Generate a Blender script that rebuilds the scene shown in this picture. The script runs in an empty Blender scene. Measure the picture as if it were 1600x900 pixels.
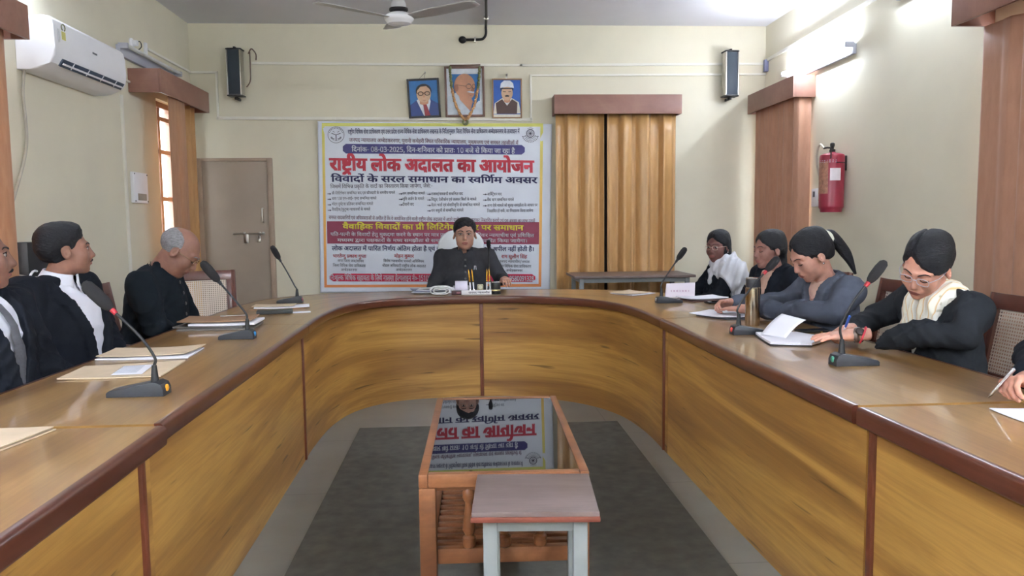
import bpy, bmesh, math, random
import numpy as np
from mathutils import Vector, Matrix, Euler

random.seed(7)
S = bpy.context.scene
COL = S.collection
PI = math.pi

# ------------------------------------------------------------------ camera, world, lights, exposure
def make_camera():
    yaw, pitch, roll = math.radians(3.571), math.radians(4.883), math.radians(-0.619)
    f = Vector((math.sin(yaw)*math.cos(pitch), math.cos(yaw)*math.cos(pitch), -math.sin(pitch)))
    r = f.cross(Vector((0, 0, 1))).normalized()
    u = r.cross(f)
    c, s = math.cos(roll), math.sin(roll)
    r2, u2 = c*r + s*u, -s*r + c*u
    cd = bpy.data.cameras.new('camera')
    cd.sensor_width = 36.0
    cd.lens = 36.0*1180.0/1600.0
    cd.clip_start = 0.05
    co = bpy.data.objects.new('camera', cd)
    co.matrix_world = Matrix(((r2.x, u2.x, -f.x, 0), (r2.y, u2.y, -f.y, 0), (r2.z, u2.z, -f.z, 1.29), (0, 0, 0, 1)))
    COL.objects.link(co)
    S.camera = co
make_camera()

S.view_settings.view_transform = 'Standard'
S.view_settings.look = 'None'
S.view_settings.gamma = 1.0
S.view_settings.use_curve_mapping = False
S.view_settings.exposure = 2.18

W = bpy.data.worlds.new('sky')
S.world = W
W.use_nodes = True
W.node_tree.nodes['Background'].inputs[0].default_value = (0.86, 0.92, 1.0, 1)
W.node_tree.nodes['Background'].inputs[1].default_value = 3.0

TUBE_GLOW = 62.0                # radiance of the lit tube lamps (fittings with their tubes are built further down)
TUBE_COLOR = (0.86, 0.972, 1.16, 1)
TUBE_SHARE = dict(far_right=.55, near_right=.32, near_left=.22, behind=2.5)   # strengths set to balance the light; the tubes behind the camera are added

# ------------------------------------------------------------------ small helpers
def lin(c):
    return tuple(((v/255.0)/12.92 if v/255.0 <= 0.04045 else ((v/255.0+0.055)/1.055)**2.4) for v in c)
def rgba(c):
    return lin(c) + (1.0,)

class NT:
    def __init__(s, name):
        s.m = bpy.data.materials.new(name)
        s.m.use_nodes = True
        s.t = s.m.node_tree
        s.b = s.t.nodes['Principled BSDF']
    def n(s, kind, **kw):
        nd = s.t.nodes.new('ShaderNode' + kind)
        for k, v in kw.items():
            if hasattr(nd, k) and k not in nd.inputs.keys():
                setattr(nd, k, v)
            else:
                nd.inputs[k].default_value = v
        return nd
    def l(s, a, b):
        s.t.links.new(a, b)
    def coords(s, kind='Object', scale=(1, 1, 1)):
        tc = s.n('TexCoord')
        mp = s.n('Mapping')
        mp.inputs['Scale'].default_value = scale
        s.l(tc.outputs[kind], mp.inputs['Vector'])
        return mp.outputs['Vector']
    def noise(s, vec, scale, detail=4, rough=0.55, dist=0.0):
        nd = s.n('TexNoise')
        nd.inputs['Scale'].default_value = scale
        nd.inputs['Detail'].default_value = detail
        nd.inputs['Roughness'].default_value = rough
        nd.inputs['Distortion'].default_value = dist
        s.l(vec, nd.inputs['Vector'])
        return nd.outputs['Fac']
    def ramp(s, fac, stops):
        nd = s.n('ValToRGB')
        e = nd.color_ramp.elements
        while len(e) < len(stops):
            e.new(0.5)
        for el, (p, c) in zip(e, stops):
            el.position = p
            el.color = rgba(c) if len(c) == 3 else c
        s.l(fac, nd.inputs['Fac'])
        return nd.outputs['Color']
    def mix(s, a, b, fac, mode='MIX'):
        nd = s.n('Mix')
        nd.data_type = 'RGBA'
        nd.blend_type = mode
        for sock, v in ((nd.inputs[6], a), (nd.inputs[7], b), (nd.inputs[0], fac)):
            if hasattr(v, 'is_output'):
                s.l(v, sock)
            elif isinstance(v, (int, float)):
                sock.default_value = v
            else:
                sock.default_value = rgba(v)
        return nd.outputs[2]
    def bump(s, h, strength=0.3, dist=0.01):
        nd = s.n('Bump')
        nd.inputs['Strength'].default_value = strength
        nd.inputs['Distance'].default_value = dist
        s.l(h, nd.inputs['Height'])
        s.l(nd.outputs['Normal'], s.b.inputs['Normal'])
    def base(s, c):
        if hasattr(c, 'is_output'):
            s.l(c, s.b.inputs['Base Color'])
        else:
            s.b.inputs['Base Color'].default_value = rgba(c)
    def set(s, **kw):
        for k, v in kw.items():
            s.b.inputs[k.replace('_', ' ')].default_value = v
        return s

def mat(name, c, rough=0.5, metal=0.0, var=0.08, scale=6.0, bump=0.0, bscale=60.0, coat=0.0, coords='Object', spec=0.5):
    m = NT(name)
    v = m.coords(coords)
    f = m.noise(v, scale)
    d = tuple(max(0, x*(1-var)) for x in c)
    h = tuple(min(255, x*(1+var)) for x in c)
    m.base(m.ramp(f, [(0.3, d), (0.7, h)]))
    m.set(Roughness=rough, Metallic=metal)
    m.b.inputs['Coat Weight'].default_value = coat
    m.b.inputs['Specular IOR Level'].default_value = spec
    if bump:
        m.bump(m.noise(v, bscale, 3), bump, 0.004)
    return m.m

def wood(name, light, mid, dark, rough=0.35, coat=0.0, coords='UV', sc=(0.55, 7.0), fleck=0.5, crough=0.06, spec=0.5):
    m = NT(name)
    big = m.noise(m.coords(coords, (sc[0], sc[1], sc[1])), 1.0, 5, 0.6, 0.6)
    fine = m.noise(m.coords(coords, (sc[0]*2.6, sc[1]*16.0, sc[1]*16.0)), 1.0, 5, 0.7, 0.2)
    fl = m.noise(m.coords(coords, (sc[0]*6.0, sc[1]*8.0, sc[1]*8.0)), 1.0, 2, 0.5, 0.3)
    c = m.ramp(big, [(0.28, dark), (0.46, mid), (0.56, light), (0.66, mid), (0.8, dark)])
    c = m.mix(c, dark, m.ramp(fine, [(0.36, (135, 135, 135)), (0.56, (0, 0, 0))]))
    c = m.mix(c, tuple(x*0.55 for x in dark), m.ramp(fl, [(0.66, (0, 0, 0)), (0.74, (int(255*fleck),)*3)]))
    m.base(c)
    m.set(Roughness=rough)
    m.b.inputs['Coat Weight'].default_value = coat
    m.b.inputs['Coat Roughness'].default_value = crough
    m.b.inputs['Specular IOR Level'].default_value = spec
    return m.m

def cloth(name, c, rough=0.85, weave=420.0, var=0.1, bump=0.25, sheen=0.0):
    m = NT(name)
    v = m.coords('Object')
    f = m.noise(v, 9.0, 5)
    m.base(m.ramp(f, [(0.3, tuple(x*(1-var) for x in c)), (0.7, tuple(min(255, x*(1+var)) for x in c))]))
    m.set(Roughness=rough)
    m.b.inputs['Specular IOR Level'].default_value = 0.12
    m.b.inputs['Sheen Weight'].default_value = sheen
    w = m.noise(v, weave, 2)
    f2 = m.noise(v, 16.0, 3)
    ad = m.n('Math', operation='MULTIPLY_ADD')
    m.l(f2, ad.inputs[0])
    ad.inputs[1].default_value = 2.2
    m.l(w, ad.inputs[2])
    m.bump(ad.outputs[0], bump, 0.004)
    return m.m

class MB:
    """collects shapes, then links them as ONE mesh object"""
    def __init__(s):
        s.bm = bmesh.new()
        s.uv = None
    def add(s, verts, faces, M=None):
        vs = [s.bm.verts.new(M @ Vector(v) if M else Vector(v)) for v in verts]
        out = []
        for f in faces:
            try:
                out.append(s.bm.faces.new([vs[i] for i in f]))
            except ValueError:
                pass
        return vs, out
    def box(s, c, d, rot=(0, 0, 0), bev=0.0, seg=2):
        M = Matrix.Translation(c) @ Euler(rot).to_matrix().to_4x4()
        x, y, z = d[0]/2, d[1]/2, d[2]/2
        vs, fs = s.add([(-x, -y, -z), (x, -y, -z), (x, y, -z), (-x, y, -z), (-x, -y, z), (x, -y, z), (x, y, z), (-x, y, z)],
                       [(0, 3, 2, 1), (4, 5, 6, 7), (0, 1, 5, 4), (1, 2, 6, 5), (2, 3, 7, 6), (3, 0, 4, 7)], M)
        if bev > 0:
            es = set(e for f in fs for e in f.edges)
            bmesh.ops.bevel(s.bm, geom=list(es), offset=bev, segments=seg, affect='EDGES', profile=0.6)
        return s
    def prism(s, poly, depth, M=None, bev=0.0, seg=2):
        """poly in local XY, extruded along +Z by depth"""
        n = len(poly)
        vs, fs = s.add([(p[0], p[1], 0) for p in poly] + [(p[0], p[1], depth) for p in poly],
                       [tuple(range(n))[::-1], tuple(range(n, 2*n))] + [(i, (i+1) % n, (i+1) % n + n, i+n) for i in range(n)], M)
        if bev > 0:
            es = set(e for f in fs[:2] for e in f.edges)
            bmesh.ops.bevel(s.bm, geom=list(es), offset=bev, segments=seg, affect='EDGES', profile=0.6)
        return s
    def lathe(s, prof, c=(0, 0, 0), axis=(0, 0, 1), seg=24, cap=True):
        """prof = [(radius, height)] turned round axis"""
        M = Matrix.Translation(c) @ Vector((0, 0, 1)).rotation_difference(Vector(axis)).to_matrix().to_4x4()
        vs = []; fs = []
        for r, h in prof:
            for i in range(seg):
                a = 2*PI*i/seg
                vs.append((r*math.cos(a), r*math.sin(a), h))
        for j in range(len(prof)-1):
            for i in range(seg):
                k = (i+1) % seg
                fs.append((j*seg+i, j*seg+k, (j+1)*seg+k, (j+1)*seg+i))
        if cap:
            fs.append(tuple(range(seg))[::-1])
            fs.append(tuple((len(prof)-1)*seg+i for i in range(seg)))
        s.add(vs, fs, M)
        return s
    def cyl(s, a, b, r, r2=None, seg=20):
        a, b = Vector(a), Vector(b)
        L = (b-a).length
        return s.lathe([(r, 0), (r if r2 is None else r2, L)], a, (b-a), seg)
    def tube(s, pts, r, seg=10, closed=False):
        pts = [Vector(p) for p in pts]
        rs = [float(q) for q in r] if isinstance(r, (list, tuple)) else [r]*len(pts)
        n = len(pts); vs = []; fs = []
        up = None
        for i, p in enumerate(pts):
            if closed:
                t = (pts[(i+1) % n]-pts[i-1])
            else:
                t = pts[min(i+1, n-1)]-pts[max(i-1, 0)]
            t.normalize()
            if up is None:
                up = Vector((0, 0, 1)) if abs(t.z) < 0.9 else Vector((1, 0, 0))
            x = up.cross(t)
            if x.length < 1e-4:
                x = Vector((0, 1, 0)).cross(t)
            x.normalize()
            y = t.cross(x); up = y
            for k in range(seg):
                a = 2*PI*k/seg
                vs.append(p + rs[i]*(math.cos(a)*x + math.sin(a)*y))
        m = n if closed else n-1
        for i in range(m):
            j = (i+1) % n
            for k in range(seg):
                l = (k+1) % seg
                fs.append((i*seg+k, i*seg+l, j*seg+l, j*seg+k))
        if not closed:
            fs.append(tuple(range(seg))[::-1]); fs.append(tuple((n-1)*seg+k for k in range(seg)))
        s.add(vs, fs)
        return s
    def sphere(s, c, r, seg=20, ring=12, rot=(0, 0, 0)):
        r = (r, r, r) if isinstance(r, (int, float)) else r
        M = Matrix.Translation(c) @ Euler(rot).to_matrix().to_4x4()
        vs = [(0, 0, r[2])]; fs = []
        for j in range(1, ring):
            p = PI*j/ring
            for i in range(seg):
                a = 2*PI*i/seg
                vs.append((r[0]*math.sin(p)*math.cos(a), r[1]*math.sin(p)*math.sin(a), r[2]*math.cos(p)))
        vs.append((0, 0, -r[2]))
        for i in range(seg):
            k = (i+1) % seg
            fs.append((0, 1+i, 1+k))
            for j in range(ring-2):
                fs.append((1+j*seg+i, 1+(j+1)*seg+i, 1+(j+1)*seg+k, 1+j*seg+k))
            fs.append((1+(ring-2)*seg+i, len(vs)-1, 1+(ring-2)*seg+k))
        s.add(vs, fs, M)
        return s
    def grid(s, nu, nv, fn, uvfn=None):
        vs = [fn(i/(nu-1), j/(nv-1)) for j in range(nv) for i in range(nu)]
        fs = [(j*nu+i, j*nu+i+1, (j+1)*nu+i+1, (j+1)*nu+i) for j in range(nv-1) for i in range(nu-1)]
        v2, f2 = s.add(vs, fs)
        if uvfn:
            if s.uv is None:
                s.uv = s.bm.loops.layers.uv.new('UVMap')
            ix = {v: k for k, v in enumerate(v2)}
            for f in f2:
                for lp in f.loops:
                    k = ix[lp.vert]
                    lp[s.uv].uv = uvfn((k % nu)/(nu-1), (k//nu)/(nv-1))
        return s
    def build(s, name, m, parent=None, smooth=True, angle=35, loc=None, solid=0.0, recalc=True, rot=None):
        me = bpy.data.meshes.new(name)
        if recalc:
            bmesh.ops.recalc_face_normals(s.bm, faces=s.bm.faces)
        s.bm.to_mesh(me); s.bm.free()
        return link_mesh(name, me, m, parent, smooth, angle, loc, solid, rot)

def link_mesh(name, me, m, parent=None, smooth=True, angle=35, loc=None, solid=0.0, rot=None):
    for x in (m if isinstance(m, (list, tuple)) else [m]):
        me.materials.append(x)
    if smooth:
        me.polygons.foreach_set('use_smooth', [True]*len(me.polygons))
        if angle < 180:
            try:
                me.set_sharp_from_angle(angle=math.radians(angle))
            except Exception:
                pass
    o = bpy.data.objects.new(name, me)
    COL.objects.link(o)
    if parent is not None:
        o.parent = parent
    if loc is not None:
        o.location = loc
    if rot is not None:
        o.rotation_euler = rot
    if solid:
        md = o.modifiers.new('thickness', 'SOLIDIFY')
        md.thickness = solid
        md.offset = 0
    return o

def tag(o, label, cat, group=None):
    o['label'] = label
    o['category'] = cat
    if group:
        o['group'] = group
    return o
def thing(name, label, cat, loc=(0, 0, 0), rz=0.0, group=None, rot=None):
    o = bpy.data.objects.new(name, None)
    o.empty_display_size = 0.1
    COL.objects.link(o)
    o.location = loc
    o.rotation_euler = rot if rot else (0, 0, rz)
    return tag(o, label, cat, group)
def structure(o):
    o['kind'] = 'structure'
    return o
def kids(o):
    return [c for c in bpy.data.objects if c.parent is o]
def copy_tree(o, parent=None):
    c = o.copy()
    COL.objects.link(c)
    if parent is not None:
        c.parent = parent
    for ch in kids(o):
        copy_tree(ch, c)
    return c
def catmull(pts, per=8):
    P = [np.array(p, float) for p in pts]
    P = [2*P[0]-P[1]] + P + [2*P[-1]-P[-2]]
    out = []
    for i in range(1, len(P)-2):
        for k in range(per):
            t = k/per
            out.append(0.5*(2*P[i] + (P[i+1]-P[i-1])*t + (2*P[i-1]-5*P[i]+4*P[i+1]-P[i+2])*t*t + (3*P[i]-P[i-1]-3*P[i+1]+P[i+2])*t**3))
    out.append(P[-2])
    return out
# ------------------------------------------------------------------ materials of the room
XL, XR, YB, YF, ZC = -2.68, 3.14, 7.80, -3.4, 3.285
M_wall = mat('cream_paint', (222, 215, 193), 0.75, var=0.025, scale=1.2, bump=0.12, bscale=35)
M_ceil = mat('ceiling_paint', (226, 226, 231), 0.85, var=0.02, scale=0.8)
def floor_mat():
    m = NT('grey_stone_floor')
    v = m.coords('Object')
    f = m.noise(v, 1.3, 6, 0.6)
    g = m.noise(v, 9.0, 5, 0.7, 0.4)
    c = m.ramp(f, [(0.3, (124, 124, 118)), (0.7, (144, 144, 138))])
    c = m.mix(c, (146, 147, 143), m.ramp(g, [(0.55, (0, 0, 0)), (0.8, (70, 70, 70))]))
    br = m.n('TexBrick', offset=0.0)
    br.inputs['Scale'].default_value = 1.0
    br.inputs['Mortar Size'].default_value = 0.004
    br.inputs['Brick Width'].default_value = 0.9
    br.inputs['Row Height'].default_value = 0.9
    br.inputs['Color1'].default_value = (0, 0, 0, 1); br.inputs['Color2'].default_value = (0, 0, 0, 1)
    br.inputs['Mortar'].default_value = (0.35, 0.35, 0.35, 1)
    m.l(v, br.inputs['Vector'])
    c = m.mix(c, (84, 83, 79), br.outputs['Color'])
    m.base(c)
    m.set(Roughness=0.38)
    return m.m
M_floor = floor_mat()
M_carpet = mat('grey_floor_mat', (94, 92, 85), 0.9, var=0.1, scale=14, bump=0.5, bscale=500)
M_white = mat('white_plastic', (236, 236, 240), 0.35, var=0.01)
M_white_rough = mat('white_conduit', (232, 228, 216), 0.5, var=0.02)
M_black = mat('black_plastic', (30, 31, 34), 0.42, var=0.05)
M_dark = mat('dark_metal', (38, 36, 36), 0.5, metal=0.4)
M_steel = mat('brushed_steel', (190, 186, 180), 0.28, metal=1.0, var=0.05)
M_chrome = mat('chrome', (215, 215, 218), 0.15, metal=1.0, var=0.02)
M_pelmet = wood('brown_pelmet_laminate', (150, 108, 92), (140, 98, 84), (122, 84, 72), 0.42, coords='Object', sc=(1.2, 1.2), fleck=0.05)
M_red = mat('extinguisher_red', (150, 42, 62), 0.35, var=0.06)
M_glass = None
def glass_mat():
    m = NT('window_glass')
    gl = m.n('BsdfGlossy'); gl.inputs['Roughness'].default_value = 0.02
    tr = m.n('BsdfTransparent'); tr.inputs['Color'].default_value = (0.93, 0.95, 0.96, 1)
    mx = m.n('MixShader')
    mx.inputs[0].default_value = .07; m.l(tr.outputs[0], mx.inputs[1]); m.l(gl.outputs[0], mx.inputs[2])
    m.l(mx.outputs[0], m.t.nodes['Material Output'].inputs['Surface'])
    return m.m
M_glass = glass_mat()
def glow(name, c, strength):
    m = NT(name)
    m.base((240, 240, 240))
    m.b.inputs['Emission Color'].default_value = c
    m.b.inputs['Emission Strength'].default_value = strength
    return m.m
M_tube = {k: glow('lit_tube_'+k, TUBE_COLOR, TUBE_GLOW*v) for k, v in TUBE_SHARE.items()}

# ------------------------------------------------------------------ room shell
T = 0.24
def slab(name, lo, hi, m):
    c = [(a+b)/2 for a, b in zip(lo, hi)]
    return structure(MB().box(c, [b-a for a, b in zip(lo, hi)]).build(name, m, smooth=False))
slab('floor', (XL-T, YF-T, -0.15), (XR+T, YB+T, 0.0), M_floor)
slab('ceiling', (XL-T, YF-T, ZC), (XR+T, YB+T, ZC+0.15), M_ceil)
slab('wall_front', (XL-T, YF-T, 0), (XR+T, YF, ZC), M_wall)

def wall_with_holes(name, axis, pos0, pos1, a0, a1, holes):
    """a wall slab between pos0 and pos1 across `axis`, running a0..a1, with window or door holes (s0, s1, z0, z1)"""
    mb = MB()
    cuts = sorted(set([a0, a1] + [h[0] for h in holes] + [h[1] for h in holes]))
    for s0, s1 in zip(cuts[:-1], cuts[1:]):
        hs = [h for h in holes if h[0] <= s0 and h[1] >= s1]
        zs = [(0, ZC)] if not hs else [(0, hs[0][2]), (hs[0][3], ZC)]
        for z0, z1 in zs:
            if z1-z0 < 1e-4:
                continue
            if axis == 'x':
                mb.box(((pos0+pos1)/2, (s0+s1)/2, (z0+z1)/2), (abs(pos1-pos0), s1-s0, z1-z0))
            else:
                mb.box(((s0+s1)/2, (pos0+pos1)/2, (z0+z1)/2), (s1-s0, abs(pos1-pos0), z1-z0))
    bmesh.ops.remove_doubles(mb.bm, verts=mb.bm.verts, dist=1e-5)
    return structure(mb.build(name, M_wall, smooth=False))
HL = [(6.92, 7.52, 0.95, 2.42), (3.0, 4.35, 0.95, 2.42)]
HR = [(6.75, 7.60, 0.95, 2.42), (3.0, 4.45, 0.95, 2.42)]
HB = [(-2.66, -1.96, 0.0, 1.95)]
wall_with_holes('wall_left', 'x', XL-.16, XL, YF, YB, HL)
wall_with_holes('wall_right', 'x', XR, XR+T, YF, YB, HR)
wall_with_holes('wall_back', 'y', YB, YB+T, XL-T, XR+T, HB)

# windows: wooden frame, bars, glass, built in the openings
M_winframe = mat('window_wood', (140, 104, 84), 0.45, var=0.06)
def window(n, axis, p, s0, s1, z0, z1):
    def pt(s, z):
        return (p, s, z) if axis == 'x' else (s, p, z)
    def bar(mb, s0, s1, z0, z1, d):
        c = pt((s0+s1)/2, (z0+z1)/2)
        mb.box(c, (d, s1-s0, z1-z0) if axis == 'x' else (s1-s0, d, z1-z0), bev=0.004)
    r = MB()
    for a, b, c, d in ((s0, s0+.05, z0, z1), (s1-.05, s1, z0, z1), (s0+.05, s1-.05, z0, z0+.05), (s0+.05, s1-.05, z1-.05, z1)):
        bar(r, a, b, c, d, 0.09)
    w = structure(r.build('window_%d' % n, M_winframe))
    q = MB()
    mid = (s0+s1)/2 if n != 1 else s0+.23
    bar(q, mid-.025, mid+.025, z0+.05, z1-.05, 0.06)
    for z in (1.55, 1.98, 2.28):
        bar(q, s0+.05, mid-.025, z-.02, z+.02, 0.05)
        bar(q, mid+.025, s1-.05, z-.02, z+.02, 0.05)
    q.build('window_bars', M_winframe, w)
    g = MB()
    bar(g, s0+.04, s1-.04, z0+.04, z1-.04, 0.004)
    g.build('window_pane', M_glass, w)
window(1, 'x', XL-0.10, *HL[0])
window(2, 'x', XL-0.10, *HL[1])
window(3, 'x', XR+0.15, *HR[0])
window(4, 'x', XR+0.15, *HR[1])
# dark boards added on the wall so the gold curtain's gap looks shaded
M_gap_board = mat('dark_gap_board', (52, 40, 34), .6, var=.08)
gap_mb = MB()
for x in (1.335, 1.865):
    gap_mb.box((x, YB-.012, 1.36), (.525, .022, 2.12), bev=.004)
structure(gap_mb.build('window_5', M_gap_board))

# door at the left of the back wall
M_door = mat('door_paint', (166, 150, 134), 0.5, var=0.03, scale=2.0)
M_doorframe = mat('door_frame_paint', (172, 150, 130), 0.55, var=0.04)
fr = MB()
for c, d in (((-2.63, YB+.02, .985), (.06, .10, 1.97)), ((-1.935, YB+.02, .985), (.05, .10, 1.97)), ((-2.28, YB+.02, 1.955), (.64, .10, .03))):
    fr.box(c, d, bev=.005)
door = structure(fr.build('door_1', M_doorframe))
MB().box((-2.28, YB+.012, .97), (.645, .04, 1.94), bev=.004).build('door_leaf', M_door, door)
bl = MB().cyl((-2.32, YB-.022, 1.215), (-2.005, YB-.022, 1.215), .0065)
bl.build('bolt_rod', M_steel, door)
bk = MB()
for x in (-2.21, -2.06, -2.02):
    bk.box((x, YB-.014, 1.215), (.022, .022, .034), bev=.003)
bk.build('bolt_bracket', M_steel, door)
MB().box((-2.19, YB-.024, 1.165), (.045, .008, .09), bev=.004).box((-2.19, YB-.029, 1.165), (.008, .004, .05)).build('hasp', M_steel, door)
pk = MB().box((-2.065, YB-.022, 1.145), (.035, .02, .035), bev=.006)
pk.tube([(-2.077, YB-.022, 1.16), (-2.077, YB-.022, 1.185), (-2.065, YB-.022, 1.195), (-2.053, YB-.022, 1.185), (-2.053, YB-.022, 1.16)], .004, 8)
pk.build('padlock', M_steel, door)
MB().tube([(-2.02, YB-.01, 1.47), (-2.02, YB-.045, 1.465), (-2.02, YB-.05, 1.40), (-2.02, YB-.045, 1.335), (-2.02, YB-.01, 1.33)], .008, 10).build('door_handle', M_steel, door)

# conduits fixed to the walls
def trim(n, pts, d=0.02, w=0.02):
    mb = MB()
    for a, b in zip(pts[:-1], pts[1:]):
        a, b = Vector(a), Vector(b)
        c = (a+b)/2
        e = [abs(x) for x in (b-a)]
        k = max(range(3), key=lambda i: e[i])
        if abs(c.y-(YB-d/2)) < 0.02:
            s = [w, d, w]
        else:
            s = [d, w, w]
        L = e[k]+w
        rot = (0, 0, 0)
        s[k] = L
        if k == 0:
            rot = (0, -math.atan2(b.z-a.z, b.x-a.x) if b.x > a.x else -math.atan2(a.z-b.z, a.x-b.x), 0)
        if k == 1:
            rot = (math.atan2(b.z-a.z, b.y-a.y) if b.y > a.y else math.atan2(a.z-b.z, a.y-b.y), 0, 0)
        mb.box(c, s, rot, bev=.002)
    return structure(mb.build('trim_%d' % n, M_white_rough))
yb = YB-.010
trim(1, [(-2.06, yb, 2.90), (.60, yb, 2.885), (3.13, yb, 2.905)], w=.024)
trim(2, [(.72, yb, 2.785), (3.13, yb, 2.80)], w=.02)
trim(3, [(.70, yb, 2.785), (.70, yb, 2.335)], w=.02)
trim(4, [(-2.42, yb, 2.365), (.70, yb, 2.345)], w=.03)
trim(5, [(-2.42, yb, 2.365), (-2.42, yb, 2.81)], w=.02)
trim(6, [(-2.67, yb, 2.81), (-2.42, yb, 2.81)], w=.02)
trim(7, [(XL+.010, 6.78, 2.805), (XL+.010, 7.79, 2.81)], w=.02)
trim(8, [(XR-.010, 7.79, 2.93), (XR-.010, 2.2, 3.0)], w=.03)
trim(9, [(XL+.010, 6.22, 0.9), (XL+.010, 6.22, 2.32)], w=.022)
trim(10, [(XL+.010, 5.95, 2.47), (XL+.010, 6.62, 2.45)], w=.016)
# mottled stains where the plaster was patched
M_box = mat('junction_grey', (120, 122, 150), 0.5)
j = structure(MB().box((XR-.02, 7.74, 2.875), (.04, .05, .12), bev=.006).build('trim_11', M_box))

# darker floor covering inside the table ring
cv = structure(MB().box((.145, 1.75, .004), (1.65, 6.0, .008)).build('floor_mat', M_carpet, smooth=False))
# ------------------------------------------------------------------ horseshoe of conference desks
M_top = wood('glossy_teak_top', (160, 122, 70), (144, 107, 60), (114, 79, 44), 0.34, coat=0.6, sc=(0.6, 6.0), fleck=0.25, crough=0.05)
M_panel = wood('teak_panel', (184, 140, 72), (156, 112, 55), (112, 75, 39), 0.42, coat=0.12, sc=(0.42, 5.0), fleck=0.85, crough=0.25)
M_rim = wood('mahogany_edge', (92, 50, 36), (82, 42, 30), (60, 30, 22), 0.3, coat=0.5, sc=(0.8, 30.0), fleck=0.2, crough=0.12)
M_strip = mat('mahogany_strip', (104, 54, 36), 0.4, var=0.12)
ZT = 0.76
inner_L = [(-.84, 2.06), (-.845, 2.6), (-.848, 3.1), (-.856, 3.6), (-.862, 4.10)]
outer_L = [(-1.50, 2.06), (-1.50, 2.6), (-1.50, 3.1), (-1.51, 3.6), (-1.52, 4.22)]
inner_C = [(-.862, 4.10), (-.866, 4.40), (-.838, 4.86), (-.735, 5.22), (-.50, 5.46), (-.13, 5.55), (.115, 5.555), (.44, 5.50), (.79, 5.26), (.985, 4.94), (1.065, 4.53), (1.082, 4.06)]
outer_C = [(-1.52, 4.22), (-1.52, 4.75), (-1.50, 5.27), (-1.37, 5.68), (-.97, 5.97), (-.35, 6.06), (.12, 6.07), (.62, 6.03), (1.18, 5.83), (1.57, 5.40), (1.705, 4.80), (1.735, 4.16)]
inner_R = [(1.082, 4.06), (1.088, 3.5), (1.094, 2.97), (1.108, 2.5), (1.119, 2.06)]
outer_R = [(1.735, 4.16), (1.75, 3.5), (1.76, 2.97), (1.765, 2.5), (1.765, 2.06)]
inner_LN = [(-.805, .25), (-.808, .9), (-.812, 1.5), (-.822, 2.04)]
outer_LN = [(-1.49, .25), (-1.49, .9), (-1.49, 1.5), (-1.50, 2.04)]
inner_RN = [(1.119, 2.04), (1.130, 1.6), (1.143, 1.2), (1.155, .25)]
outer_RN = [(1.765, 2.04), (1.765, 1.6), (1.765, 1.2), (1.765, .25)]
def arclen(P):
    d = [0.0]
    for a, b in zip(P[:-1], P[1:]):
        d.append(d[-1] + float(np.linalg.norm(np.array(b)-np.array(a))))
    return d
def offset_path(P, d):
    out = []
    for i in range(len(P)):
        a, b = np.array(P[max(i-1, 0)]), np.array(P[min(i+1, len(P)-1)])
        t = (b-a)/np.linalg.norm(b-a)
        out.append(np.array(P[i]) + d*np.array((t[1], -t[0])))
    return out
def ribbon(mb, P, z0, z1, u0=0.0):
    D = arclen(P)
    mb.grid(len(P), 2, lambda u, v: (P[round(u*(len(P)-1))][0], P[round(u*(len(P)-1))][1], z0 + v*(z1-z0)),
            lambda u, v: (u0 + D[round(u*(len(P)-1))], z0 + v*(z1-z0)))
def strip_between(mb, A, B, z, u0=0.0):
    D = arclen(A)
    n = len(A)
    mb.grid(n, 6, lambda u, v: tuple(A[round(u*(n-1))]*(1-v) + B[round(u*(n-1))]*v) + (z,), lambda u, v: (u0 + D[round(u*(n-1))], v*0.66))
def solid_band(A, B, z0, z1, u0):
    mb = MB()
    strip_between(mb, A, B, z1, u0)
    strip_between(mb, A, B, z0, u0)
    ribbon(mb, A, z0, z1, u0); ribbon(mb, B, z0, z1, u0)
    for q in (0, -1):
        a, b = A[q], B[q]
        mb.grid(2, 2, lambda u, v: tuple(a*(1-u)+b*u) + (z0+v*(z1-z0),), lambda u, v: (u*.6, v*.03))
    bmesh.ops.remove_doubles(mb.bm, verts=mb.bm.verts, dist=1e-5)
    return mb
def edging(P, side, u0):
    """rounded nosing along a path; side = +1 puts it on the right-hand side of travel"""
    prof = [(0.0, .706), (.010, .706), (.016, .709), (.018, .715), (.018, .749), (.0165, .755), (.012, .7595), (.005, .7612), (-.006, .7612), (-.006, .706)]
    rows = [offset_path(P, side*d) for d, z in prof]
    mb = MB()
    n = len(P); D = arclen(P)
    mb.grid(n, len(prof), lambda u, v: tuple(rows[round(v*(len(prof)-1))][round(u*(n-1))]) + (prof[round(v*(len(prof)-1))][1],),
            lambda u, v: (u0 + D[round(u*(n-1))], v*.06))
    for q in (0, -1):
        mb.add([tuple(r[q]) + (p[1],) for r, p in zip(rows, prof)], [tuple(range(len(prof)))])
    return mb
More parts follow.
